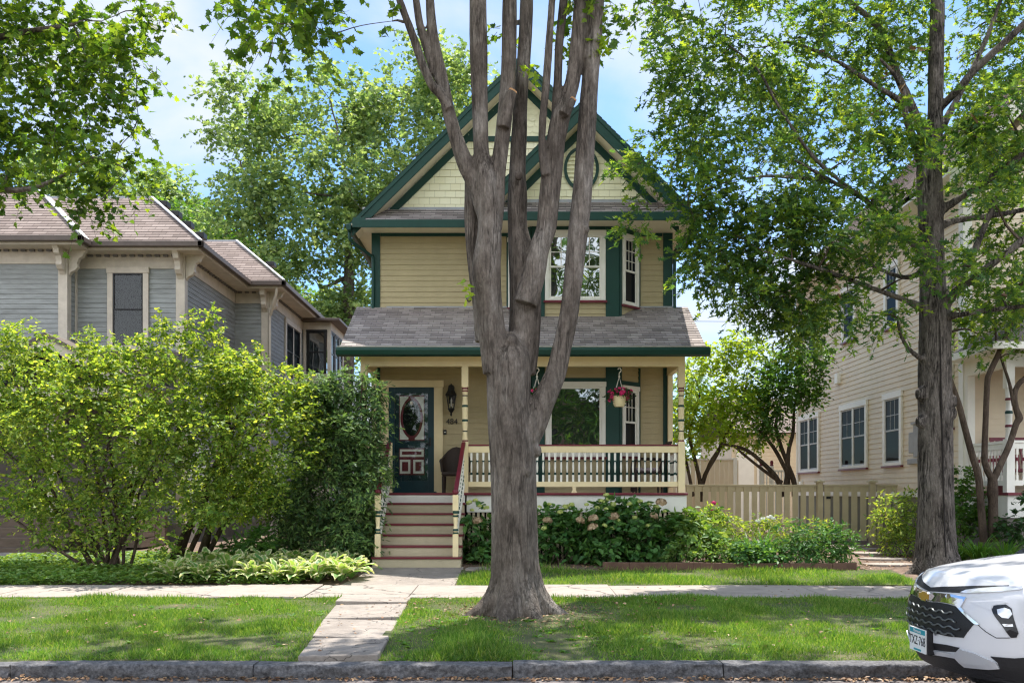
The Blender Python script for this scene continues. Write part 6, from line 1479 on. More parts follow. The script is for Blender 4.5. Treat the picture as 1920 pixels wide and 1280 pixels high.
for k in range(9):
    T_ = lil2[k % len(lil2)] + Vector((R.gauss(0, .2), .5, R.gauss(0, .2))); b2 = bL2 + Vector((R.uniform(-.5, .55), R.uniform(-.2, .2), -.05))
    limb(mb, [(b2, .055), (b2.lerp(T_, .3) + Vector((0, 0, .25)), .045), (b2.lerp(T_, .7) + Vector((R.gauss(0, .1), 0, .15)), .03), (T_, .01)], 7, 4, s2)
reach(mb, s2, lil2, .006, .6, 5, .15, .02)
mb.build('stems', M['bark_thin'], LI2); twm = MB()
el2 = [e for e in lil if e[0].x >= PX(420, YL)] + [E(u, v, 18.2, ru, rv, .6, .8) for u, v, ru, rv in ((430, 900, 60, 40), (350, 930, 50, 30), (520, 890, 40, 40), (420, 945, 60, 30), (470, 930, 40, 30))]
leaves('foliage', roughen(el2, 3, .38, .15, 1.0), 2400, 7, .24, .075, OVATE, M['leaf_lilac'], LI2, droop=.15, gap=.15, gs=1.7, twigs=twm, twr=.0022, out=.7, jit=.6); twm.build('twig_sprays', M['bark_thin'], LI2)
# evergreen with flat feathery sprays, left of the steps
YE_ = 17.9
eel = [E(u, v, YE_ + dy, ru, rv, ry) for u, v, ru, rv, dy, ry in ((640, 725, 40, 30, 0, .4), (690, 730, 28, 24, -.1, .35), (600, 730, 30, 26, .1, .4), (620, 780, 50, 36, 0, .5), (680, 790, 40, 34, -.2, .5), (590, 840, 46, 36, -.1, .5), (650, 845, 56, 36, -.3, .6), (690, 860, 28, 30, -.3, .5), (610, 900, 60, 34, -.1, .6), (670, 915, 44, 34, -.3, .5), (590, 960, 60, 34, 0, .6), (650, 975, 56, 34, -.3, .5), (610, 1020, 60, 28, -.1, .5), (672, 1025, 34, 26, -.4, .4), (540, 900, 34, 40, .3, .5), (550, 980, 36, 40, .3, .5), (520, 1020, 40, 26, .3, .4))]
shrub('evergreen_shrub', 'tall dark evergreen with flat feathery sprays, left of the porch steps', (PX(635, YE_), YE_, .34), 9, roughen(eel, 3, .5, -.1, 1.1), 5600, .095, FEATHER, 'leaf_yew', per=6, L=.28, gap=.2, droop=.5, extra=3, spread=.35, rst=.03, up=1.1, out=1.0, jit=.35, p=.6)
# hydrangeas under the porch
BLOOM = None
def bloom(mb_mat, r, n, sq=1.0):
    """a mophead: many small petals on a ball"""
    d = unit(rng.normal(size=(n, 3))); d[:, 2] = np.abs(d[:, 2]) * 1.0 - .25; d = unit(d)
    pos = d * r * np.array([1, 1, .8]) * rng.uniform(.8, 1, (n, 1)); ax = np.cross(d, rng.normal(size=(n, 3))); Mx = frames(ax, d + rng.normal(size=(n, 3)) * .3)
    tv = [(-.5, -.5, 0), (.5, -.5, 0), (.5, .5, .05), (-.5, .5, .1)]
    return pos, Mx, tv
def bloom_obj(name, m, r, n, s, parent):
    pos, Mx, tv = bloom(None, r, n)
    o = np_mesh(name, tv, [(0, 1, 2, 3)], pos, Mx, s * rng.uniform(.7, 1.3, n), M[m], None, at=(0, 0, 0)); o.parent = parent; return o
protos = {}
def add_blooms(t, kind, pts, parts='flower_head'):
    for p_ in pts:
        if kind not in protos:
            o = bloom_obj(parts, kind, .085 if kind == 'tanbloom' else .05, 130 if kind == 'tanbloom' else 80, .035 if kind == 'tanbloom' else .022, t); protos[kind] = o
        else: o = copy_obj(protos[kind], t)
        s = R.uniform(.75, 1.2); o.scale = (s, s, s); o.rotation_euler = (R.uniform(-.4, .2), R.uniform(-.3, .3), R.uniform(0, 6)); o.location = Vector(p_) - Vector(t.location)
YH = 17.85
def hydrangea(label, ells, n, tan, lime, bu):
    t = shrub('hydrangea', label, (PX(bu, YH), YH, .36), 10, ells, n, .135, OVATE, 'leaf_dark' if False else 'leaf_mid2', per=5, L=.2, gap=.05, droop=.5, extra=3, spread=.3, rst=.008, twr=.003, up=1.0, group='hydrangeas along the porch')
    add_blooms(t, 'tanbloom', [P(u, v, YH - dy) for u, v, dy in tan]); add_blooms(t, 'limebloom', [P(u, v, YH - dy) for u, v, dy in lime])
M['leaf_mid2'] = leaf_mat('hydrangea_leaf', [(.03, .10, .028), (.05, .14, .035), (.08, .19, .05), (.12, .25, .07)], .32)
hydrangea('dark green hydrangea between the steps and the big trunk', [E(u, v, YH, ru, rv, .35) for u, v, ru, rv in ((890, 965, 24, 20), (910, 990, 26, 24), (895, 1020, 22, 18), (880, 1045, 24, 12), (925, 1030, 20, 24))], 120, [(895, 976, .4)], [(880, 942, .2), (891, 938, .25), (900, 948, .3), (885, 956, .3), (912, 952, .3)], 900)
hydrangea('hydrangea with a single tan dried head just right of the big trunk', [E(u, v, YH, ru, rv, .4) for u, v, ru, rv in ((1025, 975, 34, 26), (1060, 985, 36, 30), (1030, 1020, 40, 26), (1075, 1020, 36, 28))], 230, [(1027, 976, .4)], [(1012, 950, .2), (1030, 945, .2), (1060, 950, .25), (1072, 946, .2), (1050, 960, .4), (1020, 990, .5)], 1045)
hydrangea('full hydrangea with the most tan dried heads, below the rail foot', [E(u, v, YH - .1, ru, rv, .45) for u, v, ru, rv in ((1110, 965, 34, 24), (1150, 960, 36, 26), (1120, 1000, 44, 30), (1160, 1010, 40, 30), (1130, 1030, 44, 22))], 290, [(1089, 977, .5), (1112, 972, .6), (1111, 988, .6), (1088, 974, .5), (1151, 968, .5)], [(1065, 948, .2), (1100, 946, .3), (1128, 940, .2), (1140, 936, .2), (1137, 928, .1), (1150, 945, .3), (1136, 954, .5), (1120, 952, .4), (1148, 990, .6), (1160, 975, .5), (1134, 985, .6)], 1135)
hydrangea('hydrangea with pale green heads at the right end of the porch', [E(u, v, YH - .1, ru, rv, .4) for u, v, ru, rv in ((1200, 960, 34, 26), (1235, 975, 34, 26), (1210, 1005, 40, 28), (1250, 1010, 30, 26), (1225, 1035, 40, 16))], 250, [(1226, 967, .5), (1240, 942, .3)], [(1180, 945, .3), (1200, 940, .2), (1218, 945, .2), (1230, 950, .3), (1246, 958, .4), (1190, 970, .5), (1215, 985, .5)], 1220)
# ------------------------------------------------------------------ hostas
def hosta_proto(seed, nl=22, s=1.0):
    r2 = random.Random(seed); mb = MB()
    for k in range(nl):
        a = k * 2.4 + r2.uniform(-.3, .3); tier = k / nl; ln = (.30 - .08 * tier) * r2.uniform(.85, 1.15); wd = ln * .55; el = rad(18 + 52 * tier) + r2.uniform(-.1, .15)
        ca, sa = math.cos(a), math.sin(a); st = Vector((0, 0, .02)); r0 = .10 * (1 - .5 * tier)
        pts = []
        nseg = 6
        for i in range(nseg + 1):
            t = i / nseg; e = el - t * t * 1.15
            if i == 0: pos = Vector((r0, 0, r0 * math.tan(el) * .9 + .05))
            else: pos = pos + Vector((math.cos(e), 0, math.sin(e))) * ln / nseg
            w_ = wd * .5 * (math.sin(math.pi * min(1, .06 + t * .94) ** .75)) if i < nseg else .004
            row = []
            for c, up in ((-1, .02), (-.62, .03), (0, 0), (.62, .03), (1, .02)):
                y = c * w_; z = up * abs(c) * 1.0 + .012 * math.sin(i * 2 + c * 3) * abs(c)
                p = pos + Vector((0, 0, z)); x_ = p.x; row.append((ca * x_ - sa * y, sa * x_ + ca * y, p.z))
            pts.append(row)
        vs = [p for row in pts for p in row]; fs = []; ms = []
        for i in range(nseg):
            for j in range(4):
                fs.append((i * 5 + j, i * 5 + j + 1, (i + 1) * 5 + j + 1, (i + 1) * 5 + j)); ms.append(1 if j in (0, 3) or i == nseg - 1 else 0)
        mb.add(vs, fs, ms, smooth=True)
        mb.tube([(0, 0, 0), (ca * r0 * .6, sa * r0 * .6, r0 * math.tan(el) * .45 + .03), (ca * r0, sa * r0, r0 * math.tan(el) * .9 + .05)], [.006] * 3, 4)
    return mb.build('leaves', [M['hosta_in'], M['hosta_edge']], None, flip=False)
hp = [hosta_proto(3 + k) for k in range(4)]
used = set()
def put_hosta(x, y, s, label, group, k):
    t = thing('hosta', label, 'hosta', (x, y, g(y)), group)
    o = hp[k] if k not in used else hp[k].copy()
    if k in used: COL.objects.link(o)
    used.add(k); o.parent = t; o.location = (0, 0, 0); t.rotation_euler = (0, 0, R.uniform(0, 6)); t.scale = (s, s, s)
k = 0
for u in (322, 385, 470, 515, 560, 600, 640): put_hosta(PX(u, 15.55) + R.uniform(-.05, .05), 15.55 + R.uniform(-.06, .1), R.uniform(1.0, 1.2), 'variegated cream-edged hosta in the sunny front row beside the sidewalk', 'front row of hostas', k % 4); k += 1
for u in (350, 430, 490, 540, 585, 625, 662): put_hosta(PX(u, 16.05) + R.uniform(-.08, .08), 16.05 + R.uniform(-.1, .1), R.uniform(1.05, 1.3), 'variegated hosta in the middle of the bed between sidewalk and evergreen', 'middle row of hostas', k % 4); k += 1
for u in (400, 450, 500, 555, 610, 650): put_hosta(PX(u, 16.6) + R.uniform(-.08, .08), 16.6 + R.uniform(-.1, .1), R.uniform(1.05, 1.3), 'shaded hosta at the back of the bed under the evergreen', 'back row of hostas', k % 4); k += 1
# ------------------------------------------------------------------ strap-leaved clumps, perennials
def strap_clump(x, y, s, n, label, group=None, m='strap', cat='daylily', name='daylily', w=.022):
    t = thing(name, label, cat, (x, y, g(y)), group); r2 = R; mb = MB()
    for k in range(n):
        a = r2.uniform(0, 6.28); ln = s * r2.uniform(.6, 1.1); el = rad(r2.uniform(58, 88)); bend = r2.uniform(.9, 2.1); ca, sa = math.cos(a), math.sin(a)
        pos = Vector((r2.uniform(0, .1) * s, 0, 0)); rows = []; ns = 6
        for i in range(ns + 1):
            tt = i / ns; e = el - bend * tt * tt; ww = w * (.7 + .5 * tt if tt < .4 else max(.03, 1.25 * (1 - (tt - .4) / .6) ** .7)) * .5
            if i: pos = pos + Vector((math.cos(e), 0, math.sin(e))) * ln / ns
            for c in (-1, 1): rows.append((x + ca * pos.x - sa * c * ww, y + sa * pos.x + ca * c * ww, g(y) + pos.z))
        mb.add(rows, [(2 * i, 2 * i + 1, 2 * i + 3, 2 * i + 2) for i in range(ns)], 0, smooth=True)
    mb.build('leaves', M[m], t, flip=False); return t
YG = 17.6
strap_clump(PX(1405, YG), YG, .75, 130, 'arching daylily clump left of the dark perennials in the right bed'); strap_clump(PX(1440, YG), YG + .2, .8, 150, 'larger daylily clump in front of the fence, with white flowers above it'); strap_clump(PX(1378, YG), YG + .3, .62, 90, 'small daylily clump beside the pale broad-leaved plant')
strap_clump(PX(1835, 17.0), 17.0, .75, 170, 'bright daylily clump right of the oak trunk'); strap_clump(PX(1885, 16.9), 16.9, .75, 150, 'daylily clump at the right edge behind the car hood'); strap_clump(PX(1800, 17.4), 17.4, .6, 100, 'low daylily clump against the oak trunk')
def bed_plant(label, cat, u, v0, y, ells, n, size, m, tmpl=OVATE, name='perennial', **k):
    return shrub(name, label, (PX(u, y), y, g(y)), 5, [E(a, b, y, c, d, e_) for a, b, c, d, e_ in ells], n, size, tmpl, m, per=5, L=.2, droop=.3, extra=2, rst=.006, spread=.1, cat=cat, **k)
bed_plant('dark leafy perennial clump at the front of the right bed', 'perennial', 1510, 1050, 17.2, ((1485, 1015, 30, 30, .3), (1520, 1010, 36, 28, .35), (1500, 1040, 46, 20, .4), (1545, 1025, 30, 28, .3)), 330, .10, 'leaf_mid2', NARROW)
bed_plant('dark leafy perennial clump at the right end of the bed, beside the stepping stones', 'perennial', 1580, 1050, 17.3, ((1570, 1010, 28, 24, .3), (1590, 1035, 24, 24, .3), (1560, 1045, 34, 16, .3)), 220, .10, 'leaf_mid2', NARROW)
bed_plant('pale green broad-leaved plant at the corner of the porch', 'perennial', 1290, 1030, 17.7, ((1285, 985, 22, 24, .25), (1310, 1000, 34, 22, .3), (1330, 1012, 26, 16, .25)), 130, .15, 'cover')
bed_plant('bright yellow-green perennial below the pink peony', 'perennial', 1340, 1020, 18.2, ((1330, 975, 26, 24, .3), (1355, 985, 30, 22, .3), (1375, 1000, 24, 20, .25)), 260, .075, 'leaf_lilac', NARROW)
bed_plant('low grey-green plant at the front edge beside the hydrangeas', 'perennial', 1275, 1040, 17.2, ((1275, 1030, 24, 10, .2), (1330, 1035, 26, 10, .2), (1365, 1030, 20, 12, .2)), 150, .08, 'cover')
bed_plant('dark low foliage at the foot of the daylilies', 'perennial', 1420, 1045, 17.05, ((1400, 1038, 30, 14, .2), (1440, 1040, 30, 14, .2)), 200, .09, 'leaf_mid2')
t = bed_plant('feathery white-flowered plant behind the daylilies', 'perennial', 1440, 990, 18.4, ((1430, 985, 26, 14, .2), (1460, 990, 20, 14, .2), (1530, 990, 24, 14, .2)), 160, .08, 'leaf_lilac', NARROW)
protos['whitebloom'] = None; del protos['whitebloom']
add_blooms(t, 'whitebloom', [P(u, v, 18.3) for u, v in ((1421, 977), (1431, 973), (1440, 970), (1449, 972), (1436, 976), (1445, 968))])
M['pinkbloom'] = mat('peony_pink', (.55, .03, .14), .6, .3, 20)
t = bed_plant('deep pink peony with two blooms in front of the fence', 'peony', 1338, 990, 18.6, ((1335, 965, 14, 14, .15), (1342, 985, 18, 14, .2)), 60, .09, 'leaf_mid')
add_blooms(t, 'pinkbloom', [P(1338, 943, 18.5), P(1333, 955, 18.45)])
bed_plant('yellow-green bush between the gate and the oak', 'shrub', 1690, 1030, 19.2, ((1680, 950, 34, 26, .4), (1700, 980, 30, 30, .4), (1660, 985, 26, 24, .35), (1690, 1015, 40, 22, .4), (1720, 940, 24, 20, .35)), 560, .085, 'leaf_lilac', NARROW, name='bush')
bed_plant('green bush between the oak trunk and the crooked stems', 'shrub', 1810, 1000, 18.6, ((1805, 900, 16, 20, .3), (1815, 940, 24, 26, .3), (1800, 980, 24, 24, .3), (1835, 965, 20, 20, .3)), 330, .085, 'leaf_mid', name='bush')
bed_plant('dark shrub at the right edge beside the porch foundation', 'shrub', 1905, 1000, 17.2, ((1905, 985, 24, 24, .3), (1930, 960, 24, 30, .3)), 150, .10, 'leaf_dark', name='bush')
# fern and shade plants behind the hostas
bed_plant('feathery ferns in the shade behind the hostas', 'fern', 520, 1020, 17.2, ((490, 1015, 34, 16, .3), (440, 1035, 34, 10, .25)), 120, .16, 'leaf_mid', FEATHER, name='fern')
# bed edging
eb = MB(); pts = [P(1130, 1051, 16.95), P(1180, 1048, 16.9), P(1250, 1047, 16.9), P(1300, 1050, 16.9), P(1340, 1056, 16.85), P(1400, 1061, 16.82), P(1480, 1064, 16.8), P(1560, 1064, 16.8), P(1605, 1060, 16.9)]
pts = [Vector((p.x, p.y, g(p.y))) for p in pts]
for a, b in zip(pts[:-1], pts[1:]): eb.bar(a + Vector((0, 0, .04)), b + Vector((0, 0, .04)), .07, .16)
tag(eb.build('bed_edging', M['edging'], None, bev=.01), 'dark brown timber edging along the front of the flower bed', 'edging')
mb = MB(); mb.prism([(-.83, 16.62), (-.32, 16.6), (-.28, 16.95), (-.55, 17.02), (-.8, 16.95)], 'z', .26, .335); tag(mb.build('flagstone', M['slab'], None, bev=.01), 'single flat flagstone lying right of the bottom step', 'flagstone')
# ------------------------------------------------------------------ grass, ground cover, litter
def blades(name, regions, h, w_, label, m='grass', maskf=None, lean=.5):
    P_ = []
    for x0, x1, y0, y1, dens in regions:
        n = int((x1 - x0) * (y1 - y0) * dens); q = np.stack([rng.uniform(x0, x1, n), rng.uniform(y0, y1, n)], 1)
        if maskf: q = q[np.array([rng.random() < maskf(a, b) for a, b in q])]
        P_.append(q)
    q = np.concatenate(P_); n = len(q)
    z = np.array([g(b) + lump(a, b, .025) - .01 for a, b in q]); pos = np.column_stack([q, z])
    hv = np.array([.55 + .9 * max(0, noise.noise(Vector((a * 1.3, b * 1.3, 5))) + .35) for a, b in q])
    ax = np.column_stack([rng.normal(size=n) * lean, rng.normal(size=n) * lean, np.ones(n)]); ang = rng.uniform(0, 6.28, n)
    nr = np.column_stack([np.cos(ang), np.sin(ang), np.zeros(n)]); Mx = frames(ax, nr)
    s = h * rng.uniform(.55, 1.25, n) * hv
    tv = np.array(BLADE[0]) * np.array([w_, 1, .6])
    o = np_mesh(name, tv, BLADE[1], pos, Mx, s, M[m]); o['kind'] = 'stuff'; o['label'] = label; o['category'] = 'grass'
    return o
tcx, tcy = PX(967, Y0), Y0
def vm(a, b):
    d = math.hypot((a - tcx) * .9, (b - tcy + .2)); k = max(0, min(1, (d - .55) / .7))
    nn = noise.noise(Vector((a * .9, b * .9, 1))) + .5 * noise.noise(Vector((a * 2.7, b * 2.7, 4)))
    k *= max(.1, min(1, 1.0 + 1.7 * nn))
    e = min(b - 9.44, 13.7 - b); k *= max(.2, min(1, e / .22 + .2))
    if a < 0 and abs(a + 2.2) < .35: k *= .5
    if 0 < a < 2.4 and b < 10.6: k *= .75
    return k
def slab_mask(a, b):
    t = (b - 9.44) / 4.25; xl, xr = -2.13 - .31 * t, -1.33 - .12 * t
    return 0 if xl < a < xr else vm(a, b)
blades('grass', [(-7.6, 7.6, 9.46, 13.68, 4600)], .075, .11, 'green lawn grass with bare worn patches on the verge', maskf=slab_mask)
def sm_(a, b):
    d = math.hypot((a - tcx) * .9, (b - tcy + .2)); return 0 if (slab_mask(a, b) == 0 or d < .5) else (.35 if d < 1.1 else .9)
blades('grass', [(-7.6, 7.6, 9.46, 13.68, 3600)], .036, .2, 'fine short grass and clover between the longer tufts', maskf=sm_, lean=.9)
def fm(a, b):
    nn = noise.noise(Vector((a * .9, b * .9, 11))); k = max(.1, min(1, .8 + 1.2 * nn))
    if a < -.2 and b > 16.2: k *= .2
    if b > 16.2 and a > 1.5: k *= .9
    return k
blades('grass', [(-.9, 6.5, 15.22, 16.72, 3600)], .09, .11, 'bright grass strip in front of the right flower bed', maskf=fm)
blades('grass', [(-.6, 3.5, 16.45, 16.8, 900)], .16, .06, 'longer tufts of grass along the bed edge')
blades('grass', [(-10, -7.3, 15.25, 18.3, 1200)], .08, .085, 'sunny grass left of the broad lilac')
# weeds in the verge
wl_ = []
for (x, y) in [(R.uniform(-6, 6), R.uniform(9.55, 13.3)) for _ in range(90)] + [(.9 + R.gauss(0, .5), 9.8 + R.uniform(0, 1.2)) for _ in range(25)] + [(-.6 + R.gauss(0, .4), 10 + R.uniform(0, 2.5)) for _ in range(25)]:
    if slab_mask(x, y) == 0 and -2.7 < x < -1.2: continue
    wl_ += [(x, y)] * 9
wl_ = np.array(wl_); n = len(wl_); ang = rng.uniform(0, 6.28, n)
pos = np.column_stack([wl_, np.array([g(b) + lump(a, b, .025) for a, b in wl_])]); ax = np.column_stack([np.cos(ang), np.sin(ang), rng.uniform(.2, .9, n)])
o = np_mesh('weeds', NARROW[0], NARROW[1], pos, frames(ax, np.tile([0, 0, 1.0], (n, 1)) + .01), .075 * rng.uniform(.5, 1.3, n), M['strap']); o['kind'] = 'stuff'; o['label'] = 'broad-leaved weeds scattered through the verge grass'; o['category'] = 'weeds'
# ground cover at left
q = np.column_stack([rng.uniform(-9.6, -3.4, 22000), rng.uniform(15.25, 18.9, 22000)]); q = q[[noise.noise(Vector((a * 1.2, b * 1.2, 3))) > -.35 and (a < -5.6 or b < 16.3 or b > 16.9) and not (a < -8.4 and b > 18.5) for a, b in q]]; n = len(q)
pos = np.column_stack([q, np.array([g(b) for a, b in q]) + rng.uniform(.02, .13, n)]); ang = rng.uniform(0, 6.28, n)
o = np_mesh('ground_cover', OVATE[0], OVATE[1], pos, frames(np.column_stack([np.cos(ang), np.sin(ang), rng.uniform(-.3, .5, n)]), np.column_stack([rng.normal(size=n) * .4, rng.normal(size=n) * .4, np.ones(n)])), .075 * rng.uniform(.6, 1.3, n), M['cover']); o['kind'] = 'stuff'; o['label'] = 'low pale green ground cover under the lilac'; o['category'] = 'ground cover'
# dry litter: along the gutter, round the trunk, in the beds
L_ = []
L_ += [(R.uniform(-6, 6), 9.19 - abs(R.gauss(0, .06)), -.138) for _ in range(1500)]
for _ in range(900):
    a, r_ = R.uniform(0, 6.28), abs(R.gauss(0, .7)) + .4; L_.append((tcx + r_ * math.cos(a), tcy + r_ * math.sin(a) * .9, None))
for _ in range(700): L_.append((R.uniform(5.6, 8.6), R.uniform(16.8, 22), None))
for _ in range(700): L_.append((R.uniform(-6.5, -2.8), R.uniform(15.25, 18.5), None))
for _ in range(500): L_.append((R.uniform(-.9, 6.5), R.uniform(16.7, 17.6), None))
for _ in range(500): L_.append((R.uniform(-6.5, 6.5), R.uniform(9.5, 13.6), None))
for _ in range(60): L_.append((R.uniform(-6.5, 5), R.uniform(13.75, 15.1), None))
L_ = [p for p in L_ if p[1] > 9.45 or p[2] is not None]
pos = np.array([(x, y, (g(y) + lump(x, y, .025) + (.012 if math.hypot(x - tcx, y - tcy) < 1.2 or y > 13.7 else .05)) if z is None else z + .008 + R.uniform(0, .02)) for x, y, z in L_]); n = len(pos); ang = rng.uniform(0, 6.28, n)
o = np_mesh('leaf_litter', OVATE[0], OVATE[1], pos, frames(np.column_stack([np.cos(ang), np.sin(ang), rng.normal(size=n) * .2]), np.column_stack([rng.normal(size=n) * .3, rng.normal(size=n) * .3, np.ones(n)])), .038 * rng.uniform(.4, 1.5, n), M['litter']); o['kind'] = 'stuff'; o['label'] = 'dry brown leaf litter along the gutter and around the trunk'; o['category'] = 'leaf litter'
# fallen twigs
for (a, b, lab) in (((.42, 11.75), (.78, 12.05), 'pale bent twig beside the right root of the big tree'), ((-5.3, 13.0), (-4.3, 13.25), 'dry fallen stick on the verge below the lilac'), ((-1.72, 9.95), (-1.6, 10.2), 'small dark stick on the slab nearest the kerb')):
    mb = MB(); a3 = Vector((*a, g(a[1]) + .045)); b3 = Vector((*b, g(b[1]) + .05)); limb(mb, [(a3, .008), (a3.lerp(b3, .5) + Vector((.04, -.03, .02)), .008), (b3, .005)], 5, 3)
    tag(mb.build('twig', M['bark_grey'], None, at=tuple(a3)), lab, 'twig')
# ------------------------------------------------------------------ white crossover at the kerb (front end in the picture)
XN, YCc, HW = 3.44, 8.05, .9
def fdx(s): s = max(-1.0, min(1.0, s)); return .25 * s * s + .15 * s ** 6
FZ = [.02, .10, .20, .32, .42, .60, .72, .82, .88, .93]
FPp = [.30, .20, .10, .03, .0, .0, .015, .045, .08, .14]
def fpx(z): return float(np.interp(z, FZ, FPp))
def fpt(s, z, off=0.0):
    x = XN + fdx(s) + fpx(z)
    e = 1e-3; tx = Vector((fdx(s + e) - fdx(s - e), 2 * e * HW, 0)); tz = Vector((fpx(z + .01) - fpx(z - .01), 0, .02)); nn = tx.cross(tz).normalized()
    if nn.x > 0: nn = -nn
    return Vector((x, YCc + s * HW, z)) + nn * off
def px2sz(u, v):
    best = None; pf = None
    for y in np.arange(7.1, 9.0, .004):
        x, z = (u - CU) * y / F, EYE - (v - CV) * y / F; s = (y - YCc) / HW
        f_ = x - (XN + fdx(s) + fpx(z))
        if pf is not None and (f_ > 0) != (pf > 0): return s, z
        if best is None or abs(f_) < best[0]: best = (abs(f_), s, z)
        pf = f_
    return best[1], best[2]
def zoomed(x, y): return px2sz(1640 + x / 4.571, 1000 + y / 4.571)
CAR = thing('white_car', 'white crossover parked at the kerb at right, only its front end in view', 'car', (5.6, YCc, -.14))
M['carwhite'] = mat('white_car_paint', (.66, .66, .68), .12, .01, 2, spec=.6)
M['carblack'] = mat('black_plastic', (.014, .014, .016), .5, .15, 20, .2, 90)
M['gloss'] = mat('gloss_black', (.01, .01, .012), .12, .1, 5)
M['chrome'] = mat('chrome', (.75, .76, .78), .08, .03, 3, metal=1)
M['silver'] = mat('silver_paint', (.62, .64, .67), .3, .04, 4, metal=.5)
M['lens'] = mat('clear_lamp_lens', (.7, .71, .72), .08, .1, 9, metal=.4)
M['rubber'] = mat('tyre_rubber', (.02, .02, .02), .8, .2, 20)
# body shell: fascia, hood, fenders, doors, tail
ns = 36; S = np.linspace(-1, 1, ns + 1)
mb = MB()
rows = [[fpt(s, z) for s in S] for z in np.linspace(.20, .93, 24)]
HB = [(.17, .965), (.30, 1.005), (.55, 1.05), (.9, 1.095), (1.25, 1.125)]
def hoodz(z, s): return z - .055 * abs(s) ** 4 - .02 * (1 - abs(s)) * 0
for dxh, zh in HB:
    t = dxh / 1.25
    rows.append([Vector((XN + .14 + (fdx(s) * (1 - t * .75)) + dxh - .14, YCc + s * HW * (1 - .0 * t), hoodz(zh, s) - .035 * (abs(s) > .93))) for s in S])
vs = [p for r_ in rows for p in r_]; q = ns + 1
mb.add(vs, [(j * q + i, j * q + i + 1, (j + 1) * q + i + 1, (j + 1) * q + i) for j in range(len(rows) - 1) for i in range(ns)], 0, smooth=True)
xb = XN + 4.35
for sd in (-1, 1):   # sides from the fascia edge back, with arches cut by skipping the wheel zones
    y = YCc + sd * HW; x0 = XN + fdx(1)
    prof = [(.12, -.05), (.25, .0), (.5, .012), (.72, .01), (.88, -.01), (1.03, -.06)]
    xs_ = [x0 + fpx(.5)] + list(np.linspace(x0 + .12, xb, 44))
    vs = []
    for x in xs_:
        for z, o_ in prof:
            zz = z
            for wc in (XN + .98, XN + 3.62):
                d_ = abs(x - wc)
                if d_ < .40: zz = max(zz, .19 + math.sqrt(.40 ** 2 - d_ * d_) + (z - .12) * .08)
            top = min(zz, np.interp(x, [x0, XN + 1.3, xb], [.90, 1.06, 1.10]) if z > 1 else zz)
            if x <= x0 + .08: top = min(top, .93)
            vs.append((x, y + sd * o_, top))
    k = len(prof); mb.add(vs, [(i * k + j, (i + 1) * k + j, (i + 1) * k + j + 1, i * k + j + 1) for i in range(len(xs_) - 1) for j in range(k - 1)], 0, smooth=True)
# roof, pillars, tail
rs = [(XN + 1.25, .84, 1.10), (XN + 1.95, .64, 1.60), (XN + 2.6, .62, 1.66), (XN + 3.6, .60, 1.62), (XN + 4.1, .62, 1.5), (XN + 4.4, .78, 1.08), (XN + 4.42, .86, .4), (XN + 4.3, .84, .15)]
roofv = []
for x, hw_, z in rs[1:]: roofv += [(x, YCc - hw_, z - .03), (x, YCc - hw_ * .5, z), (x, YCc + hw_ * .5, z), (x, YCc + hw_, z - .03)]
mb.add(roofv, [(4 * i + j, 4 * i + j + 1, 4 * i + 5 + j, 4 * i + 4 + j) for i in range(len(rs) - 2) for j in range(3)], 0, smooth=True)
mb.build('body', M['carwhite'], CAR, flip=False, sharp=35)
gm = MB()
W0 = [(XN + 1.2, YCc - .84, 1.09), (XN + 1.2, YCc + .84, 1.09), (XN + 1.95, YCc + .64, 1.565), (XN + 1.95, YCc - .64, 1.565)]
gm.add(W0, [(0, 1, 2, 3)])
for sd in (-1, 1): gm.add([(XN + 1.2, YCc + sd * .84, 1.09), (XN + 1.95, YCc + sd * .64, 1.565), (XN + 3.6, YCc + sd * .60, 1.585), (XN + 4.1, YCc + sd * .62, 1.465), (XN + 4.4, YCc + sd * .8, 1.09)], [(0, 1, 2, 3, 4)])
gm.build('window_glass', M['glass'], CAR, flip=False)
for wc in (XN + .98, XN + 3.62):
    for sd in (-1, 1):
        y = YCc + sd * .80; mb = MB(); n = 28
        prof = [(.20, -.09), (.33, -.10), (.345, -.06), (.345, .06), (.33, .10), (.20, .09)]
        vs = [(wc + r_ * math.cos(2 * math.pi * k / n), y + o_ * 1.0, .205 + r_ * math.sin(2 * math.pi * k / n)) for k in range(n) for r_, o_ in prof]
        k_ = len(prof); mb.add(vs, [(i * k_ + j, ((i + 1) % n) * k_ + j, ((i + 1) % n) * k_ + j + 1, i * k_ + j + 1) for i in range(n) for j in range(k_ - 1)], 0, smooth=True)
        wh = mb.build('wheel', M['rubber'], CAR)
        mb = MB()
        for k in range(5):
            a = 2 * math.pi * k / 5; mb.bar((wc, y + sd * .07, .205), (wc + .2 * math.cos(a), y + sd * .075, .205 + .2 * math.sin(a)), .05, .03, up=(0, 1, 0))
        mb.prism([(wc + .215 * math.cos(2 * math.pi * k / n), .205 + .215 * math.sin(2 * math.pi * k / n)) for k in range(n)], 'y', y - sd * .03, y + sd * .055); mb.build('rim', M['silver'], wh)
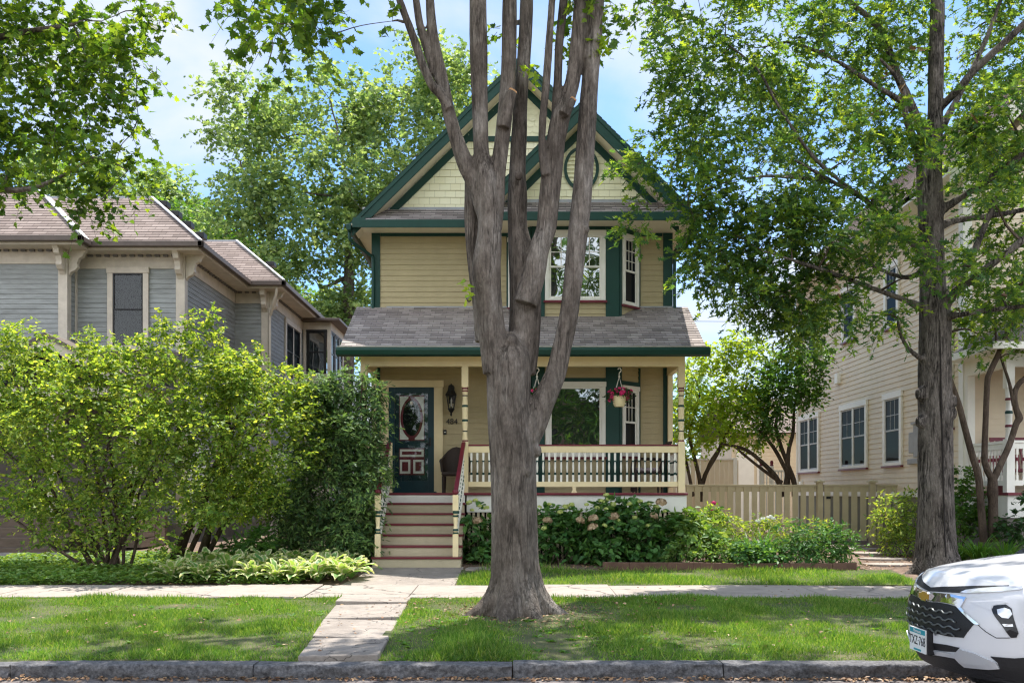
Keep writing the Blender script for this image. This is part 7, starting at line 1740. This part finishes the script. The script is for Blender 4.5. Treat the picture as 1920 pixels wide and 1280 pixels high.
def patch(name, poly, off, m, parent=None, skirt=.02, mirror=True, sub=3, extra=None):
    """panel lying on the curved front: outline in (s, z), its own raised edge"""
    objs = []; touch = any(abs(s - .004) < 1e-6 for s, z in poly)
    mbb = MB()
    for mir in ((1, -1) if mirror else (1,)):
        bm = bmesh.new(); vs = [bm.verts.new((s * mir, z, 0)) for s, z in poly]; f = bm.faces.new(vs)
        bmesh.ops.triangulate(bm, faces=[f])
        for _ in range(sub): bmesh.ops.subdivide_edges(bm, edges=[e for e in bm.edges if e.calc_length() > .05], cuts=1, use_grid_fill=True)
        bmesh.ops.triangulate(bm, faces=bm.faces)
        be = [e for e in bm.edges if len(e.link_faces) == 1]
        r_ = bmesh.ops.extrude_edge_only(bm, edges=be); nv = {v for v in r_['geom'] if isinstance(v, bmesh.types.BMVert)}
        bm.verts.index_update()
        if not touch: mbb = MB()
        vs = [fpt(v.co.x, v.co.y, off - (skirt if v in nv else 0)) for v in bm.verts]
        mbb.add(vs, [tuple(v.index for v in f.verts) for f in bm.faces], 0, smooth=False); bm.free()
        if not touch: objs.append(mbb.build(name, m, parent or CAR, flip=True))
    return objs[0] if objs else mbb.build(name, m, parent or CAR, flip=True)
Zp = lambda pts: [zoomed(*p) for p in pts]
def clip0(pts, far):
    """outline traced on the near side only; close it on the car's centre line"""
    return pts
# main grille: near half traced, mirrored about the centre
def half(pts):
    return [(min(s, 0.004), z) for s, z in Zp(pts)]
gtop = [(470, 590), (560, 590), (640, 605), (700, 622), (750, 665), (860, 770), (765, 890), (640, 880), (520, 850), (430, 825)]
G = half(gtop); G[0] = (.004, G[0][1]); G[-1] = (.004, G[-1][1])
grille = patch('grille', G, .006, M['carblack'], sub=3)
zt, zb_ = G[0][1], G[-1][1]
gb = MB()
for r_ in range(4):
    z0 = zt - (zt - zb_) * (r_ + .75) / 4.3; pts = []
    smax = .46 + .05 * r_ if r_ < 3 else .5
    for k in range(61):
        s = -smax + 2 * smax * k / 60; ph = (s * 7.0 + .25) % 1; w_ = 0 if ph < .3 else (1 if .5 < ph < .8 else ((ph - .3) / .2 if ph < .5 else (1 - ph) / .2)); pts.append(fpt(s, z0 - .016 * w_, .016))
    gb.tube(pts, [.0075] * 61, 5)
gb.build('grille_bar', mat('dark_chrome', (.2, .21, .22), .45, .05, 5, metal=.8), grille)
cb_ = half([(450, 500), (560, 512), (660, 522), (795, 548), (745, 632), (700, 610), (600, 590), (450, 578)]); cb_[0] = (.004, cb_[0][1]); cb_[-1] = (.004, cb_[-1][1])
patch('chrome_bar', cb_, .014, M['chrome'])
patch('chrome_trim', half([(700, 612), (750, 632), (905, 775), (885, 780), (860, 772), (752, 668)]), .012, M['chrome'])
us = half([(460, 455), (600, 455), (750, 452), (1000, 445), (1150, 440), (1150, 492), (1000, 500), (740, 508), (600, 500), (460, 490)]); us[0] = (.004, us[0][1]); us[-1] = (.004, us[-1][1])
patch('hood_gap', us, .005, M['carblack'])
patch('daylight_lamp', half([(740, 505), (790, 485), (1000, 465), (1270, 440), (1270, 480), (1100, 500), (800, 512)]), .011, M['lens'])
hl = patch('headlight', half([(1010, 650), (1025, 615), (1130, 605), (1175, 640), (1205, 740), (1235, 850), (1225, 888), (1175, 890), (1100, 790), (1020, 680)]), .006, M['gloss'])
patch('lens', half([(1060, 650), (1120, 635), (1170, 650), (1185, 690), (1160, 725), (1100, 718), (1065, 690)]), .016, M['lens'], hl)
patch('reflector_strip', half([(1100, 772), (1190, 772), (1198, 795), (1118, 795)]), .013, M['lens'], hl)
lg = half([(500, 945), (620, 950), (730, 975), (700, 1010), (600, 1005), (500, 998)]); lg[0] = (.004, lg[0][1]); lg[-1] = (.004, lg[-1][1])
patch('lower_intake', lg, .006, M['carblack'])
sk_ = half([(510, 1000), (690, 1025), (740, 985), (870, 1020), (1050, 1100), (1080, 1150), (990, 1155), (780, 1135), (700, 1062), (510, 1030)]); sk_[0] = (.004, sk_[0][1]); sk_[-1] = (.004, sk_[-1][1])
patch('skid_plate', sk_, .018, M['silver'])
lo_ = half([(430, 1022), (690, 1060), (770, 1135), (1000, 1160), (1085, 1160), (900, 1025), (1060, 1055), (1200, 1066), (1290, 1070), (1290, 1400), (900, 1330), (600, 1240), (430, 1180)])
lo_ = [(.004, lo_[0][1])] + half([(690, 1062), (770, 1137), (1000, 1158), (1085, 1155), (1060, 1100)]) + half([(1000, 1050), (1200, 1066)]) + [(-.985, .42), (-.985, .205), (.004, .205)]
patch('lower_bumper', lo_, .009, M['carblack'])
# shoulder crease of the near fender reads as a soft fold: raised facet above the headlight
patch('fender_facet', half([(830, 585), (1100, 575), (1150, 590), (1010, 618), (1000, 660)]), .003, M['carwhite'], skirt=.006)
gl_ = half([(890, 782), (960, 840), (1045, 892), (1190, 892)]); pp = []
for (s0, z0), (s1, z1) in zip(gl_[:-1], gl_[1:]): pp += [fpt(s0 + (s1 - s0) * k / 6, z0 + (z1 - z0) * k / 6, .0005) for k in range(6)]
mb = MB(); mb.tube(pp, [.003] * len(pp), 5); mb.build('panel_gap', M['carblack'], CAR)
# emblem: a plain gold cross-shaped badge
mb = MB(); ez = fpt(0, (cb_[0][1] + cb_[-1][1]) / 2, 0); bx_ = XN + fpx(ez.z) - .022
pl = [(-.085, -.014), (-.085, .028), (-.035, .028), (-.03, .042), (.06, .042), (.056, .028), (.095, .028), (.085, -.014), (.035, -.014), (.03, -.03), (-.055, -.03), (-.05, -.014)]
mb.prism([(YCc - a, ez.z + b) for a, b in pl], 'x', bx_ - .012, bx_ + .02); mb.build('emblem', mat('gold_badge', (.55, .33, .06), .3, .1, 9, metal=.6), CAR, bev=.002)
mb = MB(); pl2 = [(a * 1.1, (b - .006) * 1.18 + .006) for a, b in pl]; mb.prism([(YCc - a, ez.z + b) for a, b in pl2], 'x', bx_ - .006, bx_ + .02); mb.build('emblem_rim', M['chrome'], CAR)
# licence plate on its bracket
pz1, pz0 = PZ(1178, 8.0), PZ(1222, 8.0); xp = XN - .05
mb = MB(); mb.box(xp + .012, XN + .05, YCc - .17, YCc + .16, pz0 - .005, pz1 + .005); mb.build('plate_bracket', M['carblack'], CAR, bev=.004)
mb = MB(); pw = .155; mb.box(xp, xp + .011, YCc - pw, YCc + pw, pz0, pz1, 0); mb.box(xp - .001, xp, YCc - pw + .006, YCc + pw - .006, pz1 - .045, pz1 - .006, 1); mb.box(xp - .001, xp, YCc - .07, YCc + .07, pz0 + .008, pz0 + .024, 1)
M['plate'] = mat('plate_white', (.75, .77, .76), .4, .05, 30); M['plateteal'] = mat('plate_teal', (.02, .28, .36), .4, .1, 20); M['ink'] = mat('plate_ink', (.02, .02, .03), .5, .1, 9)
pt = mb.build('license_plate', [M['plate'], M['plateteal']], CAR)
rot = (rad(90), 0, rad(-90))
text_obj('plate_number', 'TXZ\u00b7768', .105, M['ink'], pt, (xp - .0015, YCc, (pz0 + pz1) / 2 - .008), rot, .0008, .80)
text_obj('plate_state', 'Minnesota', .036, M['plate'], pt, (xp - .0025, YCc, pz1 - .026), rot, .0006)
